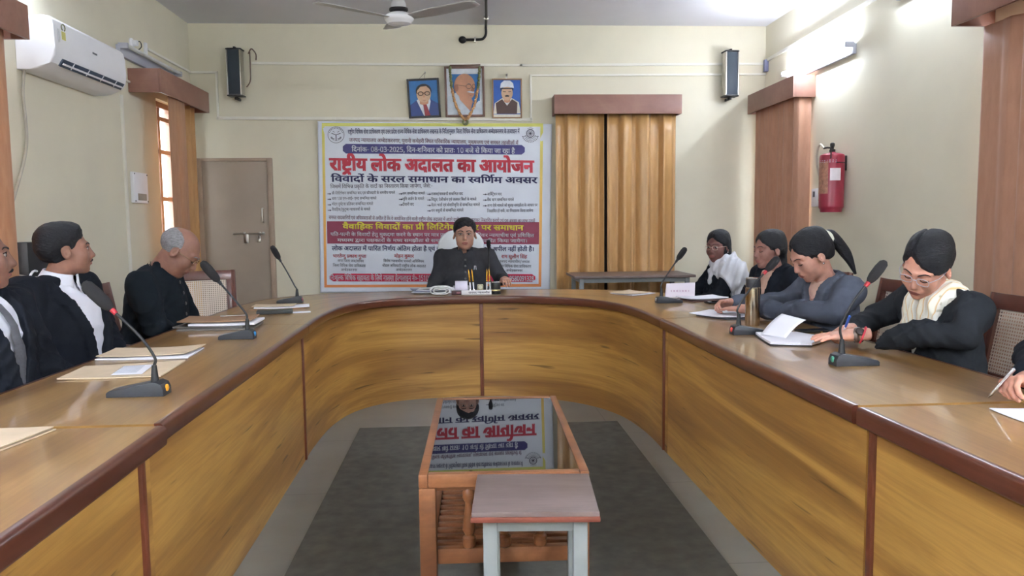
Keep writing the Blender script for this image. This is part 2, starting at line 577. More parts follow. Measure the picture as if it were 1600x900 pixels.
def desk(name, label, I, O, per, u0, seams, ends, panel_rot=0.0):
    A, B = catmull(I, per), catmull(O, per)
    for P in (A, B):                      # a hairline gap to the next desk
        for q, w in ((0, 1), (-1, -2)):
            d = P[w]-P[q]
            P[q] = P[q] + d/np.linalg.norm(d)*.0025
    c = (A[len(A)//2]+B[len(B)//2])/2
    r = thing('conference_desk', label, 'desk', (c[0], c[1], 0), group='desks of the horseshoe conference table')
    off = Matrix.Translation((-c[0], -c[1], 0))
    def put(mb, nm, m, angle=40):
        mb.bm.transform(off)
        return mb.build(nm, m, r, angle=angle)
    put(solid_band(A, B, .724, ZT, u0), 'tabletop', M_top)
    put(edging(A, 1, u0), 'edging', M_rim, 60)
    put(edging(B, -1, u0), 'edging', M_rim, 60)
    # front panels: from seam to seam
    Pn = offset_path(A, -.03); Pb = offset_path(A, -.048)
    cuts = [0] + seams + [len(A)-1]
    for a, b in zip(cuts[:-1], cuts[1:]):
        mb = MB()
        seg, sgb = Pn[a:b+1], Pb[a:b+1]
        ribbon(mb, seg, 0.0, .712, u0 + a*.37); ribbon(mb, sgb, 0.0, .712, u0)
        for q in (0, -1):
            mb.add([tuple(seg[q])+(0,), tuple(sgb[q])+(0,), tuple(sgb[q])+(.712,), tuple(seg[q])+(.712,)], [(0, 1, 2, 3)])
        put(mb, 'front_panel', M_panel)
    for a in seams + ends:
        p = Pn[a]
        if a == 0:
            p = p + (Pn[1]-Pn[0])/np.linalg.norm(Pn[1]-Pn[0])*.014
        t = np.array(Pn[min(a+1, len(Pn)-1)]) - np.array(Pn[max(a-1, 0)])
        put(MB().box((p[0], p[1], .355), (.026, .022, .70), (0, 0, math.atan2(t[1], t[0])), bev=.005), 'seam_strip', M_strip)
    # end boards under the top carry it
    for q in (2, len(A)-3):
        a, b = A[q]*.93+B[q]*.07, A[q]*.54+B[q]*.46
        d = b-a
        put(MB().box(((a[0]+b[0])/2, (a[1]+b[1])/2, .36), (float(np.linalg.norm(d)), .03, .72), (0, 0, math.atan2(d[1], d[0])), bev=.003), 'end_board', M_strip)
    return r
desk('left', 'straight glossy teak desk in front of the three men at left', inner_L, outer_L, 8, 3.1, [], [])
dC = desk('curve', 'curved glossy teak head desk below the banner', inner_C, outer_C, 8, 5.3, [int(6*8)], [1, -2])
desk('right', 'straight glossy teak desk in front of the women writing at right', inner_R, outer_R, 8, 11.4, [], [])
desk('left near', 'nearest left teak desk with a bare top and one brown folder', inner_LN, outer_LN, 8, 0.7, [], [-2])
desk('right near', 'nearest right teak desk beside the hand holding a silver pen', inner_RN, outer_RN, 8, 14.7, [], [0])
# ------------------------------------------------------------------ pelmets and curtains
def curtain_mat(name, c, c2, trans, rough=.5, spec=.4):
    m = NT(name)
    v = m.coords('Object')
    f = m.noise(m.coords('Object', (1, 1, .25)), 22.0, 5, 0.65)
    col = m.ramp(f, [(0.35, c), (0.65, c2)])
    m.base(col)
    m.set(Roughness=rough)
    m.b.inputs['Specular IOR Level'].default_value = spec
    m.b.inputs['Sheen Weight'].default_value = 0.2
    tr = m.n('BsdfTranslucent')
    m.l(col, tr.inputs['Color'])
    mx = m.n('MixShader')
    mx.inputs[0].default_value = trans
    m.l(m.b.outputs[0], mx.inputs[1]); m.l(tr.outputs[0], mx.inputs[2])
    m.l(mx.outputs[0], m.t.nodes['Material Output'].inputs['Surface'])
    m.bump(m.noise(v, 380, 2), 0.2, 0.003)
    return m.m
M_cur_gold = curtain_mat('gold_curtain', (190, 144, 86), (202, 156, 98), 0.03, .36, .7)
M_cur_amber = curtain_mat('amber_curtain', (188, 142, 88), (200, 156, 100), 0.12)
M_cur_orange = curtain_mat('orange_curtain', (200, 150, 112), (212, 166, 128), 0.28)
M_cur_tan = curtain_mat('tan_curtain', (178, 132, 106), (188, 142, 116), 0.12)

def pelmet(label, c, d, open_ax):
    """open-bottomed box of boards: front, two ends and a lid"""
    mb = MB(); t = .018
    x, y, z = c; w, l, h = d
    r = thing('curtain_pelmet', label, 'pelmet', (x, y, z-h/2), group='brown curtain pelmets')
    z0 = h/2
    if open_ax in ('+x', '-x'):
        s = 1 if open_ax == '+x' else -1
        mb.box((s*(w/2-t/2), 0, z0), (t, l, h), bev=.002)
        e = MB()
        for q in (-1, 1):
            e.box((-s*t/2, q*(l/2-t/2), z0), (w-t, t, h), bev=.002)
        e.box((-s*t/2, 0, h-t/2), (w-t, l-2*t, t))
    else:
        mb.box((0, -(l/2-t/2), z0), (w, t, h), bev=.002)
        e = MB()
        for q in (-1, 1):
            e.box((q*(w/2-t/2), t/2, z0), (t, l-t, h), bev=.002)
        e.box((0, t/2, h-t/2), (w-2*t, l-t, t))
    mb.build('front_board', M_pelmet, r)
    e.build('end_boards', M_pelmet, r)
    return r
pelmet('brown box pelmet over the window between the door and the air conditioner', (XL+.13, 6.955, 2.472), (.258, 1.16, .19), '+x')
pelmet('brown box pelmet at the upper left corner in front of the air conditioner', (XL+.11, 3.72, 2.462), (.218, 1.74, .19), '+x')
pelmet('brown box pelmet over the gold curtain on the back wall', (1.56, YB-.105, 2.468), (1.29, .208, .19), '-y')
pelmet('brown box pelmet under the lit tube lamp on the right wall', (XR-.105, 7.19, 2.478), (.208, 1.08, .19), '-x')
pelmet('brown box pelmet at the upper right corner nearest the camera', (XR-.13, 3.55, 2.512), (.258, 1.68, .19), '-x')

def curtain(label, path_fn, z0, z1, m, nu=160, group='window curtains'):
    mb = MB()
    def fn(u, v):
        p = path_fn(u, v)
        return (p[0], p[1], z0 + (z1-z0)*v)
    mb.grid(nu, 12, fn)
    o = mb.build('curtain', m, smooth=True, angle=180, solid=.004)
    return tag(o, label, 'curtain', group)
def folds(u, seed, n, A):
    """drape depth along a curtain: uneven rounded pleats"""
    r = random.Random(seed)
    ph = [r.uniform(0, 6.28) for _ in range(4)]
    w = u + 0.018*math.sin(2*PI*u*3+ph[0]) + 0.012*math.sin(2*PI*u*5+ph[1])
    a = math.sin(2*PI*n*w+ph[2])
    return A*(0.7*math.copysign(abs(a)**.7, a) + 0.22*math.sin(4*PI*n*w+ph[3]) + .14*math.sin(2*PI*n*.5*w+ph[0]))
def along_y(x, ya, yb, seed, n, A, flat=0.0):
    def fn(u, v):
        k = min(1.0, max(0.0, (u-flat)/0.06)) if flat else 1.0
        y = ya + (yb-ya)*u
        return (x + k*folds(u, seed, n, A)*(0.75+0.25*(1-v)), y)
    return fn
def along_x(y, xa, xb, seed, n, A):
    def fn(u, v):
        return (xa + (xb-xa)*u + 0.006*math.sin(u*n*9+seed), y + folds(u, seed, n, A)*(0.7+0.3*(1-v)))
    return fn
def door_side(u, v):
    if u > .86:
        k = (u-.86)/.14
        return (XL+.135+folds(.86/.86, 8, 3.6, .06)*(1-k) - .115*k, 7.44+.06*k)
    k = u/.86
    return (XL+.125 + folds(k, 8, 3.6, .06), 6.94+.50*k)
curtain('flat orange curtain panel beside the bright window strip', along_y(XL+.222, 6.60, 6.99, 3, 1.2, .006), .25, 2.40, M_cur_orange)
curtain('pleated gold curtain between the flat orange panel and the door', door_side, .25, 2.40, M_cur_amber)
curtain('orange curtain edge at the far left behind the nearest man', along_y(XL+.12, 2.95, 4.53, 5, 8, .03, 0), .25, 2.40, M_cur_orange)
curtain('left half of the gold curtain hanging right of the banner', along_x(YB-.095, .945, 1.432, 11, 2.6, .042), .2, 2.41, M_cur_gold)
curtain('right half of the gold curtain hanging right of the banner', along_x(YB-.11, 1.465, 2.175, 23, 3.4, .06), .2, 2.41, M_cur_gold)
def ret(u, v):
    if u < .16:
        k = u/.16
        return (XR-.02 + (-.115)*k, 6.69 + .006*math.sin(k*6))
    k = (u-.16)/.84
    return (XR-.135 + folds(k, 31, 6, .034), 6.69 + .98*k)
curtain('tan curtain under the lit tube lamp behind the women', ret, .25, 2.41, M_cur_tan)
curtain('tan curtain at the right edge behind the woman in a patterned scarf', along_y(XR-.075, 4.36, 2.78, 41, 6, .04, .1), .25, 2.41, M_cur_tan)

# ------------------------------------------------------------------ air conditioner on the left wall
def aircon():
    y0, y1 = 4.83, 5.80
    r = thing('air_conditioner', 'white split air conditioner on the left wall', 'air conditioner', (XL, (y0+y1)/2, 2.25))
    L = (y1-y0)
    # side profile (depth from the wall, height), front leaning, rounded belly
    prof = [(0, .31), (.16, .325), (.205, .318), (.222, .30), (.230, .26), (.234, .14), (.228, .085), (.205, .045), (.195, .04), (.12, .008), (.08, 0), (0, 0)]
    pr = [(a, b) for a, b in prof]
    def body(lo, hi, q):
        mb = MB()
        M = Matrix(((1, 0, 0, 0), (0, 0, -1, hi), (0, 1, 0, 0), (0, 0, 0, 1)))
        mb.prism(q, hi-lo, M, bev=.01, seg=3)
        return mb
    body(-L/2, L/2, pr).build('body', M_white, r, angle=30)
    # outlet recess seen as a dark slot with vanes
    M_slot = mat('outlet_dark', (62, 74, 92), 0.5)
    n = Vector((.195-.228, 0, .04-.085)).normalized()
    sl = MB().box((.2185, .02, .058), (.012, L*.86, .05), (0, math.radians(36), 0), bev=.002)
    so = sl.build('air_outlet', M_slot, r)
    vn = MB().box((.228, .02, .049), (.006, L*.85, .012), (0, math.radians(36), 0), bev=.002)
    for i in range(4):
        vn.box((.2235, .02 - L*.30 + i*L*.20, .058), (.012, .006, .044), (0, math.radians(36), 0))
    vn.build('louvre', M_white, so)
    MB().box((.2335, L*.02, .20), (.002, .06, .012), (0, math.radians(-2), 0)).build('logo_plate', mat('grey_print', (120, 122, 130), .5), r)
    MB().box((.2325, -L*.385, .222), (.002, .045, .05), (0, math.radians(-1), 0)).build('energy_label', mat('yellow_label', (206, 200, 120), .5), r)
    MB().tube([(.2325, -L*.385 + .022*math.cos(a), .292-.02 + .02*math.sin(a)) for a in [i*PI/6 for i in range(-2, 9)]], .004, 6).build('star_label', mat('olive_label', (110, 112, 86), .5), r)
    MB().tube([(.236, -L*.455, .25), (.238, -L*.455, .20), (.237, -L*.455, .17)], .004, 6).build('indicator', M_chrome, r)
    return r
aircon()
# pipe and cable hanging below it
cb = MB().tube(catmull([(XL+.03, 4.86, 2.255), (XL+.025, 4.84, 2.1), (XL+.02, 4.85, 1.8), (XL+.02, 4.70, 1.50), (XL+.025, 4.56, 1.30), (XL+.03, 4.545, 1.12), (XL+.05, 4.57, 1.03), (XL+.14, 4.63, 1.0), (XL+.15, 4.72, 1.0)], 8), .009, 8)
tag(cb.build('air_conditioner_cable', mat('grey_cable', (168, 162, 148), .5)), 'grey cable hanging from the air conditioner down the left wall', 'cable')
bx = thing('wall_box', 'black box on the left wall behind the second man', 'box', (XL, 4.72, .93))
MB().box((.06, 0, .13), (.12, .22, .30), bev=.008).build('case', M_black, bx)
MB().tube([(.125, -.06+.07*math.cos(a), .02+.09*math.sin(a)) for a in [i*PI/10 for i in range(4, 16)]], .007, 8).build('white_cord', M_white, bx)['label'] = 'white looped cord'

# ------------------------------------------------------------------ tube lamps
M_batten = mat('lamp_batten', (176, 178, 190), 0.45, var=0.02)
M_offtube = mat('unlit_tube', (226, 226, 224), 0.3)
def tube_light(label, x, y, z, side, lit, length=1.24):
    r = thing('tube_light', label, 'lamp', (x, y, z), group='tube lamps on the walls')
    MB().box((side*.017, 0, -.03), (.034, length, .085), bev=.006).build('batten', M_batten, r)
    for q in (-1, 1):
        MB().box((side*.055, q*(length/2-.012), .002), (.075, .026, .045), bev=.006).build('end_holder', M_batten, r)
    MB().cyl((side*.078, -length/2+.02, .006), (side*.078, length/2-.02, .006), .014, seg=14).build('tube', M_tube[lit] if lit else M_offtube, r)['label'] = 'glowing lamp tube' if lit else 'dark lamp tube'
    return r
tube_light('lit white tube lamp above the tan curtain on the right wall', XR, 6.58, 2.68, -1, 'far_right')
tube_light('lit tube lamp just above the top edge at the right', XR, 4.75, 2.92, -1, 'near_right')
tube_light('unlit tube lamp behind the air conditioner on the left wall', XL, 6.76, 2.70, 1, False, 1.15)
tube_light('lit tube lamp just above the top edge at the left', XL, 4.45, 2.88, 1, 'near_left')
for x, s in ((XL, 1), (XR, -1)):
    for y in (-.4, -2.4):  # unseen tubes added to light the room from behind the camera
        tube_light('added unseen tube lamp on the %s wall behind the camera, %s of the two' % ('left' if s > 0 else 'right', 'nearer' if y > -1 else 'farther'), x, y, 2.9, s, 'behind')
r = thing('lamp_holder', 'round white lamp holder with a curled wire above the unlit tube', 'lamp holder', (XL, 6.47, 2.785), rot=(0, PI/2, 0))
MB().lathe([(.04, 0), (.04, .012), (.026, .02), (.024, .05), (.02, .055)], seg=20).build('socket', M_white, r)
MB().tube(catmull([(-.01, .03, .02), (-.03, .08, .04), (.0, .13, .03), (.03, .11, .01), (.03, .07, .005)], 6), .004, 6).build('wire', M_dark, r)
tag(MB().box((XL+.012, 6.73, 2.79), (.024, .03, .115), bev=.004).build('conduit_stub', M_white), 'short white upright conduit piece beside the lamp holder', 'conduit')
# switch boards
r = thing('switch_board', 'white switch board on the left wall near the window', 'switch board', (XL, 6.455, 1.615))
MB().box((.015, 0, 0), (.03, .27, .25), bev=.006).build('plate', M_white, r)
MB().box((.031, .01, -.075), (.006, .16, .055), bev=.002).build('switch_row', mat('grey_switches', (150, 142, 132), .5), r)
sc = MB()
for a in (-.12, .12):
    for b in (-.11, .11):
        sc.lathe([(.006, 0), (.006, .003)], (.03, a, b), (1, 0, 0), 10)
sc.build('screw', M_dark, r)
r = thing('socket_plate', 'white socket plate half hidden behind the fire extinguisher', 'switch board', (XR, 6.56, 1.49))
MB().box((-.012, 0, 0), (.024, .17, .16), bev=.005).build('plate', M_white, r)
MB().box((-.026, .03, .03), (.008, .03, .05), bev=.003).build('switch', mat('dark_switch', (110, 104, 110), .5), r)

# ------------------------------------------------------------------ column speakers
M_grille = NT('speaker_grille')
_v = M_grille.coords('Object')
_c = M_grille.n('TexChecker'); _c.inputs['Scale'].default_value = 260
M_grille.l(_v, _c.inputs['Vector'])
_c.inputs['Color1'].default_value = rgba((58, 70, 82)); _c.inputs['Color2'].default_value = rgba((40, 48, 58))
M_grille.base(_c.outputs['Color']); M_grille.set(Roughness=.6)
M_grille = M_grille.m
def speaker():
    r = thing('column_speaker', 'black column speaker high on the back wall above the door', 'speaker', (-2.205, YB-.115, 2.56), group='column speakers on the back wall')
    MB().box((0, .01, .225), (.125, .10, .43), bev=.004).build('cabinet', mat('speaker_aluminium', (150, 150, 152), .45, metal=.3), r)
    MB().box((0, -.043, .225), (.108, .012, .42), bev=.002).build('grille', M_grille, r)
    for q in (-1, 1):
        MB().box((q*.064, -.005, .225), (.010, .10, .43), bev=.003).build('side_rail', M_steel, r)
    for z in (.003, .447):
        MB().prism([(-.075, .06), (-.075, -.045), (-.05, -.058), (.05, -.058), (.075, -.045), (.075, .06)], .012, Matrix.Translation((0, 0, z-.006)), bev=.003).build('end_cap', M_black, r)
    for z in (-.02, .462):
        MB().box((0, .045, z), (.02, .13, .025), bev=.004).box((0, .03, z), (.05, .03, .014), bev=.003).build('bracket', M_dark, r)
    return r
sp = speaker()
sp2 = copy_tree(sp)
sp2.location = (2.728, YB-.115, 2.555)
sp.rotation_euler = (0, 0, math.radians(-3)); sp2.rotation_euler = (0, 0, math.radians(5))
sp2['label'] = 'black column speaker high on the back wall right of the gold curtain'
wr = MB().tube(catmull([(-2.10, YB-.02, 2.99), (-2.06, YB-.05, 3.03), (-2.02, YB-.05, 2.98), (-2.03, YB-.012, 2.93)], 8), .006, 8)
wr.tube(catmull([(-2.08, YB-.04, 3.0), (-2.075, YB-.06, 2.85), (-2.08, YB-.06, 2.72), (-2.12, YB-.05, 2.66)], 8), .006, 8)
tag(wr.build('speaker_cable', mat('brown_cable', (112, 92, 80), .5)), 'brown cable looping beside the column speaker above the door', 'cable')

# ------------------------------------------------------------------ ceiling fan and black pipe
M_fan = mat('fan_grey', (176, 174, 172), 0.4, var=.02)
def fan():
    r = thing('ceiling_fan', 'white ceiling fan hanging near the back wall', 'fan', (-.446, 5.5, ZC))
    MB().lathe([(.02, 0), (.06, -.02), (.055, -.06), (.02, -.09)][::-1], seg=20).cyl((0, 0, -.05), (0, 0, -.47), .012).lathe([(.012, -.36), (.03, -.38), (.055, -.45), (.05, -.47)][::-1], seg=20).build('down_rod', M_fan, r)
    MB().lathe([(.065, -.47), (.068, -.485), (.05, -.50)][::-1], seg=24).build('rod_collar', M_dark, r)
    h = MB().lathe([(.03, -.585), (.066, -.583), (.084, -.575), (.090, -.562), (.098, -.556), (.104, -.545), (.104, -.530), (.098, -.524), (.09, -.515), (.06, -.500), (.03, -.495)], seg=36)
    h.build('motor', M_white, r)
    for i, a in enumerate((-28, 100, 214)):
        b = MB()
        n = 14
        def fn(u, v):
            x = .10 + u*.52
            w = (.045 + .03*min(1, u*3))*(1-.10*u)
            if u > .93:
                w *= 1-.35*((u-.93)/.07)**2
            y = (v-.5)*2*w
            return (x, y, -.535 - .16*y*(1-.3*u) + .035*u)
        b.grid(n, 7, fn)
        bl = b.build('blade', M_fan, r, solid=.004, angle=180)
        bl.rotation_euler = (0, 0, math.radians(a))
        # blade arm
    r.rotation_euler = (math.radians(4), math.radians(-1), 0)
    return r
fan()
pp = thing('black_conduit_pipe', 'black pipe bent from the ceiling onto the back wall above the portraits', 'pipe', (.25, YB-.03, 3.13))
MB().tube(catmull([(-.20, 0, 0), (-.06, 0, .004), (-.02, 0, .02), (0, 0, .06), (0, 0, .118), (0, -.02, .135), (-.005, -.3, .138), (-.03, -1.1, .138), (-.06, -2.4, .138)], 8), .013, 10).build('pipe', M_dark, pp)
MB().sphere((-.235, .0, .0), (.04, .028, .036)).build('pipe_end_cap', M_dark, pp)
for p, d in (((-.11, .0, 0), (.014, .05, .05)), ((-.005, -.3, .142), (.05, .014, .04)), ((-.03, -1.1, .142), (.05, .014, .04))):
    MB().box(p, d, bev=.004).build('pipe_clip', M_steel, pp)

# ------------------------------------------------------------------ fire extinguisher on the right wall
def extinguisher():
    r = thing('fire_extinguisher', 'dusty red fire extinguisher hanging on the right wall', 'fire extinguisher', (XR-.115, 6.09, 1.355))
    MB().lathe([(.082, 0), (.085, .012), (.085, .02), (.09, .03), (.097, .04), (.097, .05), (.097, .452), (.092, .466), (.07, .478), (.03, .484), (.025, .49)], seg=36).build('cylinder', M_red, r)
    MB().lathe([(.024, .484), (.024, .51), (.014, .515), (.014, .532), (.018, .536), (.018, .56), (.010, .566)], seg=18).build('valve', M_dark, r)
    MB().tube([(0, -.012, .522), (-.01, .06, .532), (-.03, .09, .53)], .008, 8).build('outlet', M_dark, r)
    MB().tube(catmull([(-.03, .085, .53), (-.04, .13, .565), (-.045, .17, .52), (-.03, .20, .40), (0, .21, .28), (-.02, .17, .16), (-.05, .11, .10)], 8), .009, 10).build('hose', mat('pale_hose', (196, 188, 172), .5), r)['label'] = 'pale rubber hose'
    MB().tube([(-.02, -.01, .48), (-.02, -.01, .53), (-.06, -.10, .53), (-.06, -.10, .43)], .005, 8).build('carry_frame', M_dark, r)
    def wrap(a0, a1, z0, z1, nm, m, rr=.0985):
        b = MB()
        b.grid(14, 2, lambda u, v: (rr*math.cos(math.radians(a0+(a1-a0)*u)), rr*math.sin(math.radians(a0+(a1-a0)*u)), z0+(z1-z0)*v))
        return b.build(nm, m, r, angle=180)
    wrap(228, 160, .15, .41, 'instruction_label', mat('worn_tan_label', (166, 118, 96), .6, var=.15, scale=40))
    wrap(236, 286, .255, .355, 'paper_label', mat('white_paper_label', (224, 214, 218), .7))
    k = MB()
    for i, (a, w) in enumerate(((182, 6), (196, 5), (209, 8), (222, 4), (234, 8), (248, 5), (262, 4))):
        for dz in (0, .014):
            aa = math.radians(a)
            k.box((.098*math.cos(aa), .098*math.sin(aa), .405+dz), (.0015, .097*math.radians(w), .007), (0, 0, aa))
    k.build('painted_marks', mat('faded_white_paint', (196, 170, 180), .6), r)
    MB().tube([(.0+.1*math.cos(a), .1*math.sin(a), .40+.0*a) for a in [math.radians(x) for x in range(262, 318, 6)]], .004, 6).box((.1, 0, .40), (.03, .05, .12), bev=.003).build('wall_bracket', M_dark, r)
    return r
extinguisher()

# ------------------------------------------------------------------ framed portraits (flat prints behind glass) and garland
def flat(poly, y, m, nm, parent, th=.0012):
    """flat print shape in the X-Z plane at depth y"""
    M = Matrix(((1, 0, 0, 0), (0, 0, 1, y-th), (0, 1, 0, 0), (0, 0, 0, 1)))
    return MB().prism(poly, th, M).build(nm, m, parent, smooth=False)
def ell(cx, cz, rx, rz, a0=0, a1=360, n=28):
    return [(cx+rx*math.cos(math.radians(a0+(a1-a0)*i/n)), cz+rz*math.sin(math.radians(a0+(a1-a0)*i/n))) for i in range(n if abs(a1-a0) == 360 else n+1)]
def print_mat(name, c):
    return mat(name, c, 0.45, var=.05, scale=18)
PM = {k: print_mat('print_'+k, c) for k, c in dict(blue=(44, 112, 178), deep=(36, 92, 184), suit=(38, 62, 126), white=(218, 222, 230), skin=(206, 168, 136), tan=(196, 142, 112), shade=(160, 104, 80), red=(146, 44, 54), black=(34, 32, 36), robe=(206, 216, 226), vest=(74, 46, 44), lip=(168, 96, 84), paper=(226, 220, 206), grey=(110, 104, 104)).items()}
def picture(label, cx, cz, w, h, fw, fm, tilt, lean, mount=None):
    r = thing('framed_portrait', label, 'picture', (cx, YB-.012, cz), group='portraits above the banner', rot=(math.radians(lean), math.radians(tilt), 0))
    f = MB()
    for x, z, a, b in ((-w/2+fw/2, h/2, fw, h), (w/2-fw/2, h/2, fw, h), (0, fw/2, w-2*fw, fw), (0, h-fw/2, w-2*fw, fw)):
        f.box((x, -.012, z), (a, .022, b), bev=.004)
    f.build('frame', fm, r)
    MB().box((0, -.005, h/2), (w-1.6*fw, .006, h-1.6*fw)).build('backing', mount or PM['paper'], r)
    return r
Mf_black = mat('black_frame', (34, 30, 30), .4); Mf_brown = mat('brown_frame', (112, 78, 66), .4); Mf_gold = mat('tan_frame', (150, 112, 76), .4)
# 1: man in glasses, blue suit, red tie
p = picture('small black-framed portrait of a bespectacled person in a blue suit and red tie', -.373, 2.362, .322, .385, .02, Mf_black, -2.5, 5)
def at(poly, ox, oz):
    return [(x+ox, z+oz) for x, z in poly]
flat([(-.141, .02), (.141, .02), (.141, .365), (-.141, .365)], -.009, PM['blue'], 'print_background', p)
flat([(-.141, .02), (-.141, .13), (-.075, .175), (-.05, .19), (.06, .19), (.08, .17), (.141, .135), (.141, .02)], -.0105, PM['suit'], 'print_suit', p)
flat([(-.075, .175), (-.05, .19), (.06, .19), (.065, .16), (.03, .02), (-.01, .02)], -.012, PM['white'], 'print_shirt', p)
flat([(-.012, .13), (.022, .13), (.055, .02), (0, .02)], -.0135, PM['red'], 'print_tie', p)
flat([(-.04, .20), (-.045, .14), (0, .12), (.04, .14), (.05, .20)], -.013, PM['tan'], 'print_neck', p)
flat(ell(.0, .235, .072, .085), -.0145, PM['skin'], 'print_face', p)
flat([(-.075, .235)] + ell(.002, .262, .078, .07, 180, 0, 20) + [(.078, .24), (.066, .275), (.03, .31), (-.03, .305), (-.062, .27)], -.016, PM['black'], 'print_hair', p)
g = MB()
for q in (-.03, .036):
    g.tube([(q+.024*math.cos(a), -.018, .238+.018*math.sin(a)) for a in [i*PI/9 for i in range(18)]], .0035, 6, closed=True)
g.tube([(-.006, -.018, .243), (.012, -.018, .243)], .003, 6).tube([(-.054, -.018, .243), (-.072, -.017, .248)], .003, 6)
g.build('print_glasses', PM['black'], p)
flat([(-.018, .178), (.004, .172), (.026, .178), (.004, .166)], -.016, PM['lip'], 'print_mouth', p)
flat([(.0, .222), (.012, .205), (.004, .198), (-.008, .202)], -.016, PM['tan'], 'print_nose', p)
# 2: bald man with round glasses and white wrap
p = picture('large middle portrait of a bald person in a white wrap', .031, 2.37, .40, .495, .022, Mf_brown, -.6, 5, PM['white'])
flat([(-.13, .05), (.15, .05), (.15, .42), (-.13, .42)], -.009, PM['blue'], 'print_background', p)
flat([(-.17, .03), (-.17, .20), (-.09, .24), (-.03, .20), (.05, .05), (.12, .14), (.14, .16), (.17, .14), (.17, .03)], -.0105, PM['robe'], 'print_wrap', p)
flat([(-.07, .26), (-.05, .17), (.05, .06), (.08, .15), (.06, .20)], -.0125, PM['tan'], 'print_neck', p)
flat(ell(.0, .305, .105, .118), -.0142, PM['tan'], 'print_head', p)
flat(ell(.035, .235, .062, .06), -.0145, PM['tan'], 'print_jaw', p)
flat(ell(-.083, .285, .022, .036), -.0158, PM['shade'], 'print_ear', p)
flat([(.075, .30), (.098, .262), (.082, .248), (.062, .255)], -.0158, PM['shade'], 'print_nose', p)
flat([(.02, .245), (.05, .256), (.098, .245), (.092, .232), (.05, .238)], -.017, PM['white'], 'print_moustache', p)
flat([(.028, .222), (.06, .214), (.088, .222), (.06, .206)], -.017, PM['lip'], 'print_mouth', p)
flat([(.018, .318), (.045, .33), (.07, .318), (.045, .322)], -.0158, PM['grey'], 'print_brow', p)
g = MB()
for q, w in ((.042, .026), (.092, .015)):
    g.tube([(q+w*math.cos(a), -.0185, .298+.022*math.sin(a)) for a in [i*PI/9 for i in range(18)]], .002, 6, closed=True)
g.tube([(.016, -.0185, .302), (-.075, -.0175, .315)], .002, 6)
g.build('print_glasses', PM['black'], p)
# 3: man in white cap and brown vest
p = picture('small tan-framed portrait of a person in a white cap and brown waistcoat', .455, 2.355, .302, .392, .014, Mf_gold, 0, 4)
flat([(-.137, .04), (.137, .04), (.137, .378), (-.137, .378)], -.009, PM['deep'], 'print_background', p)
flat([(-.137, .045), (-.125, .15), (-.05, .20), (.05, .20), (.12, .16), (.137, .05)], -.0105, PM['paper'], 'print_shirt', p)
flat([(-.105, .045), (-.115, .15), (-.05, .19), (0, .125), (.05, .19), (.105, .155), (.10, .045)], -.012, PM['vest'], 'print_waistcoat', p)
flat([(-.045, .20), (0, .13), (.045, .20)], -.0132, PM['white'], 'print_collar', p)
flat([(-.03, .21), (-.03, .165), (0, .15), (.032, .165), (.032, .21)], -.0142, PM['tan'], 'print_neck', p)
flat(ell(0, .248, .058, .072), -.0152, PM['skin'], 'print_face', p)
flat([(-.068, .30), (-.062, .262), (-.054, .29), (.05, .29), (.06, .262), (.068, .30)], -.016, PM['black'], 'print_hair', p)
flat([(-.07, .298), (-.062, .345), (-.03, .372), (.03, .372), (.062, .345), (.07, .298), (0, .312)], -.0172, PM['white'], 'print_cap', p)
flat([(-.026, .222), (0, .232), (.026, .222), (.016, .214), (-.016, .214)], -.0172, PM['black'], 'print_moustache', p)
flat([(-.042, .268), (-.012, .264), (-.012, .258), (-.042, .261)], -.0172, PM['black'], 'print_eyes', p)
flat([(.012, .264), (.042, .268), (.042, .261), (.012, .258)], -.0172, PM['black'], 'print_eyes', p)
# garland of beads looped over the middle frame
ga = thing('garland', 'faded orange garland looped over the middle portrait', 'garland', (.03, YB-.052, 2.36), rot=(math.radians(5), 0, 0))
Mg = mat('dry_garland', (196, 150, 104), .8, var=.25, scale=60); Mg2 = mat('green_tinsel', (120, 124, 84), .7, var=.2, scale=60)
path = catmull([(.15, -.006, .49), (.145, -.02, .40), (.13, -.025, .28), (.10, -.022, .14), (.045, -.015, .02), (0, -.01, -.02), (-.05, -.015, .03), (-.10, -.022, .15), (-.128, -.025, .28), (-.14, -.02, .40), (-.142, -.006, .49)], 9)
g1 = MB(); g2 = MB()
for i, q in enumerate(path):
    (g2 if 18 > i or i > 72 else g1).sphere(tuple(q + np.array([random.uniform(-.004, .004) for _ in range(3)])), random.uniform(.011, .016), 8, 6)
g1.build('flower_string', Mg, ga, angle=180); g2.build('green_string', Mg2, ga, angle=180)
t_ = MB()
for i in range(12):
    a = i*PI/6
    t_.sphere((.022*math.cos(a), -.01, -.045+.024*math.sin(a)), .012, 8, 6)
t_.build('tassel', Mg2, ga, angle=180)
tag(MB().tube([(-.115, YB-.022, 2.880), (.19, YB-.022, 2.886)], .007, 8).tube([(-.115, YB-.022, 2.880), (-.115, YB-.002, 2.875)], .005, 8).build('picture_rod', Mf_brown), 'thin brown rod along the top of the middle portrait', 'rod')
nl = thing('picture_nail', 'nail with two strings holding the black-framed portrait', 'nail', (-.366, YB, 2.81))
MB().cyl((0, 0, 0), (0, -.03, .004), .006, seg=10).build('nail', M_steel, nl)
MB().tube([(0, -.024, 0), (-.07, -.012, -.07)], .0022, 6).tube([(0, -.024, 0), (-.01, -.012, -.07)], .0022, 6).build('string', mat('twine', (140, 130, 118), .8), nl)
tag(MB().cyl((.456, YB, 2.79), (.456, YB-.03, 2.794), .008, seg=10).box((.454, YB-.014, 2.765), (.02, .01, .035), bev=.003).build('picture_hook', M_steel), 'small hook holding the tan-framed portrait', 'hook')
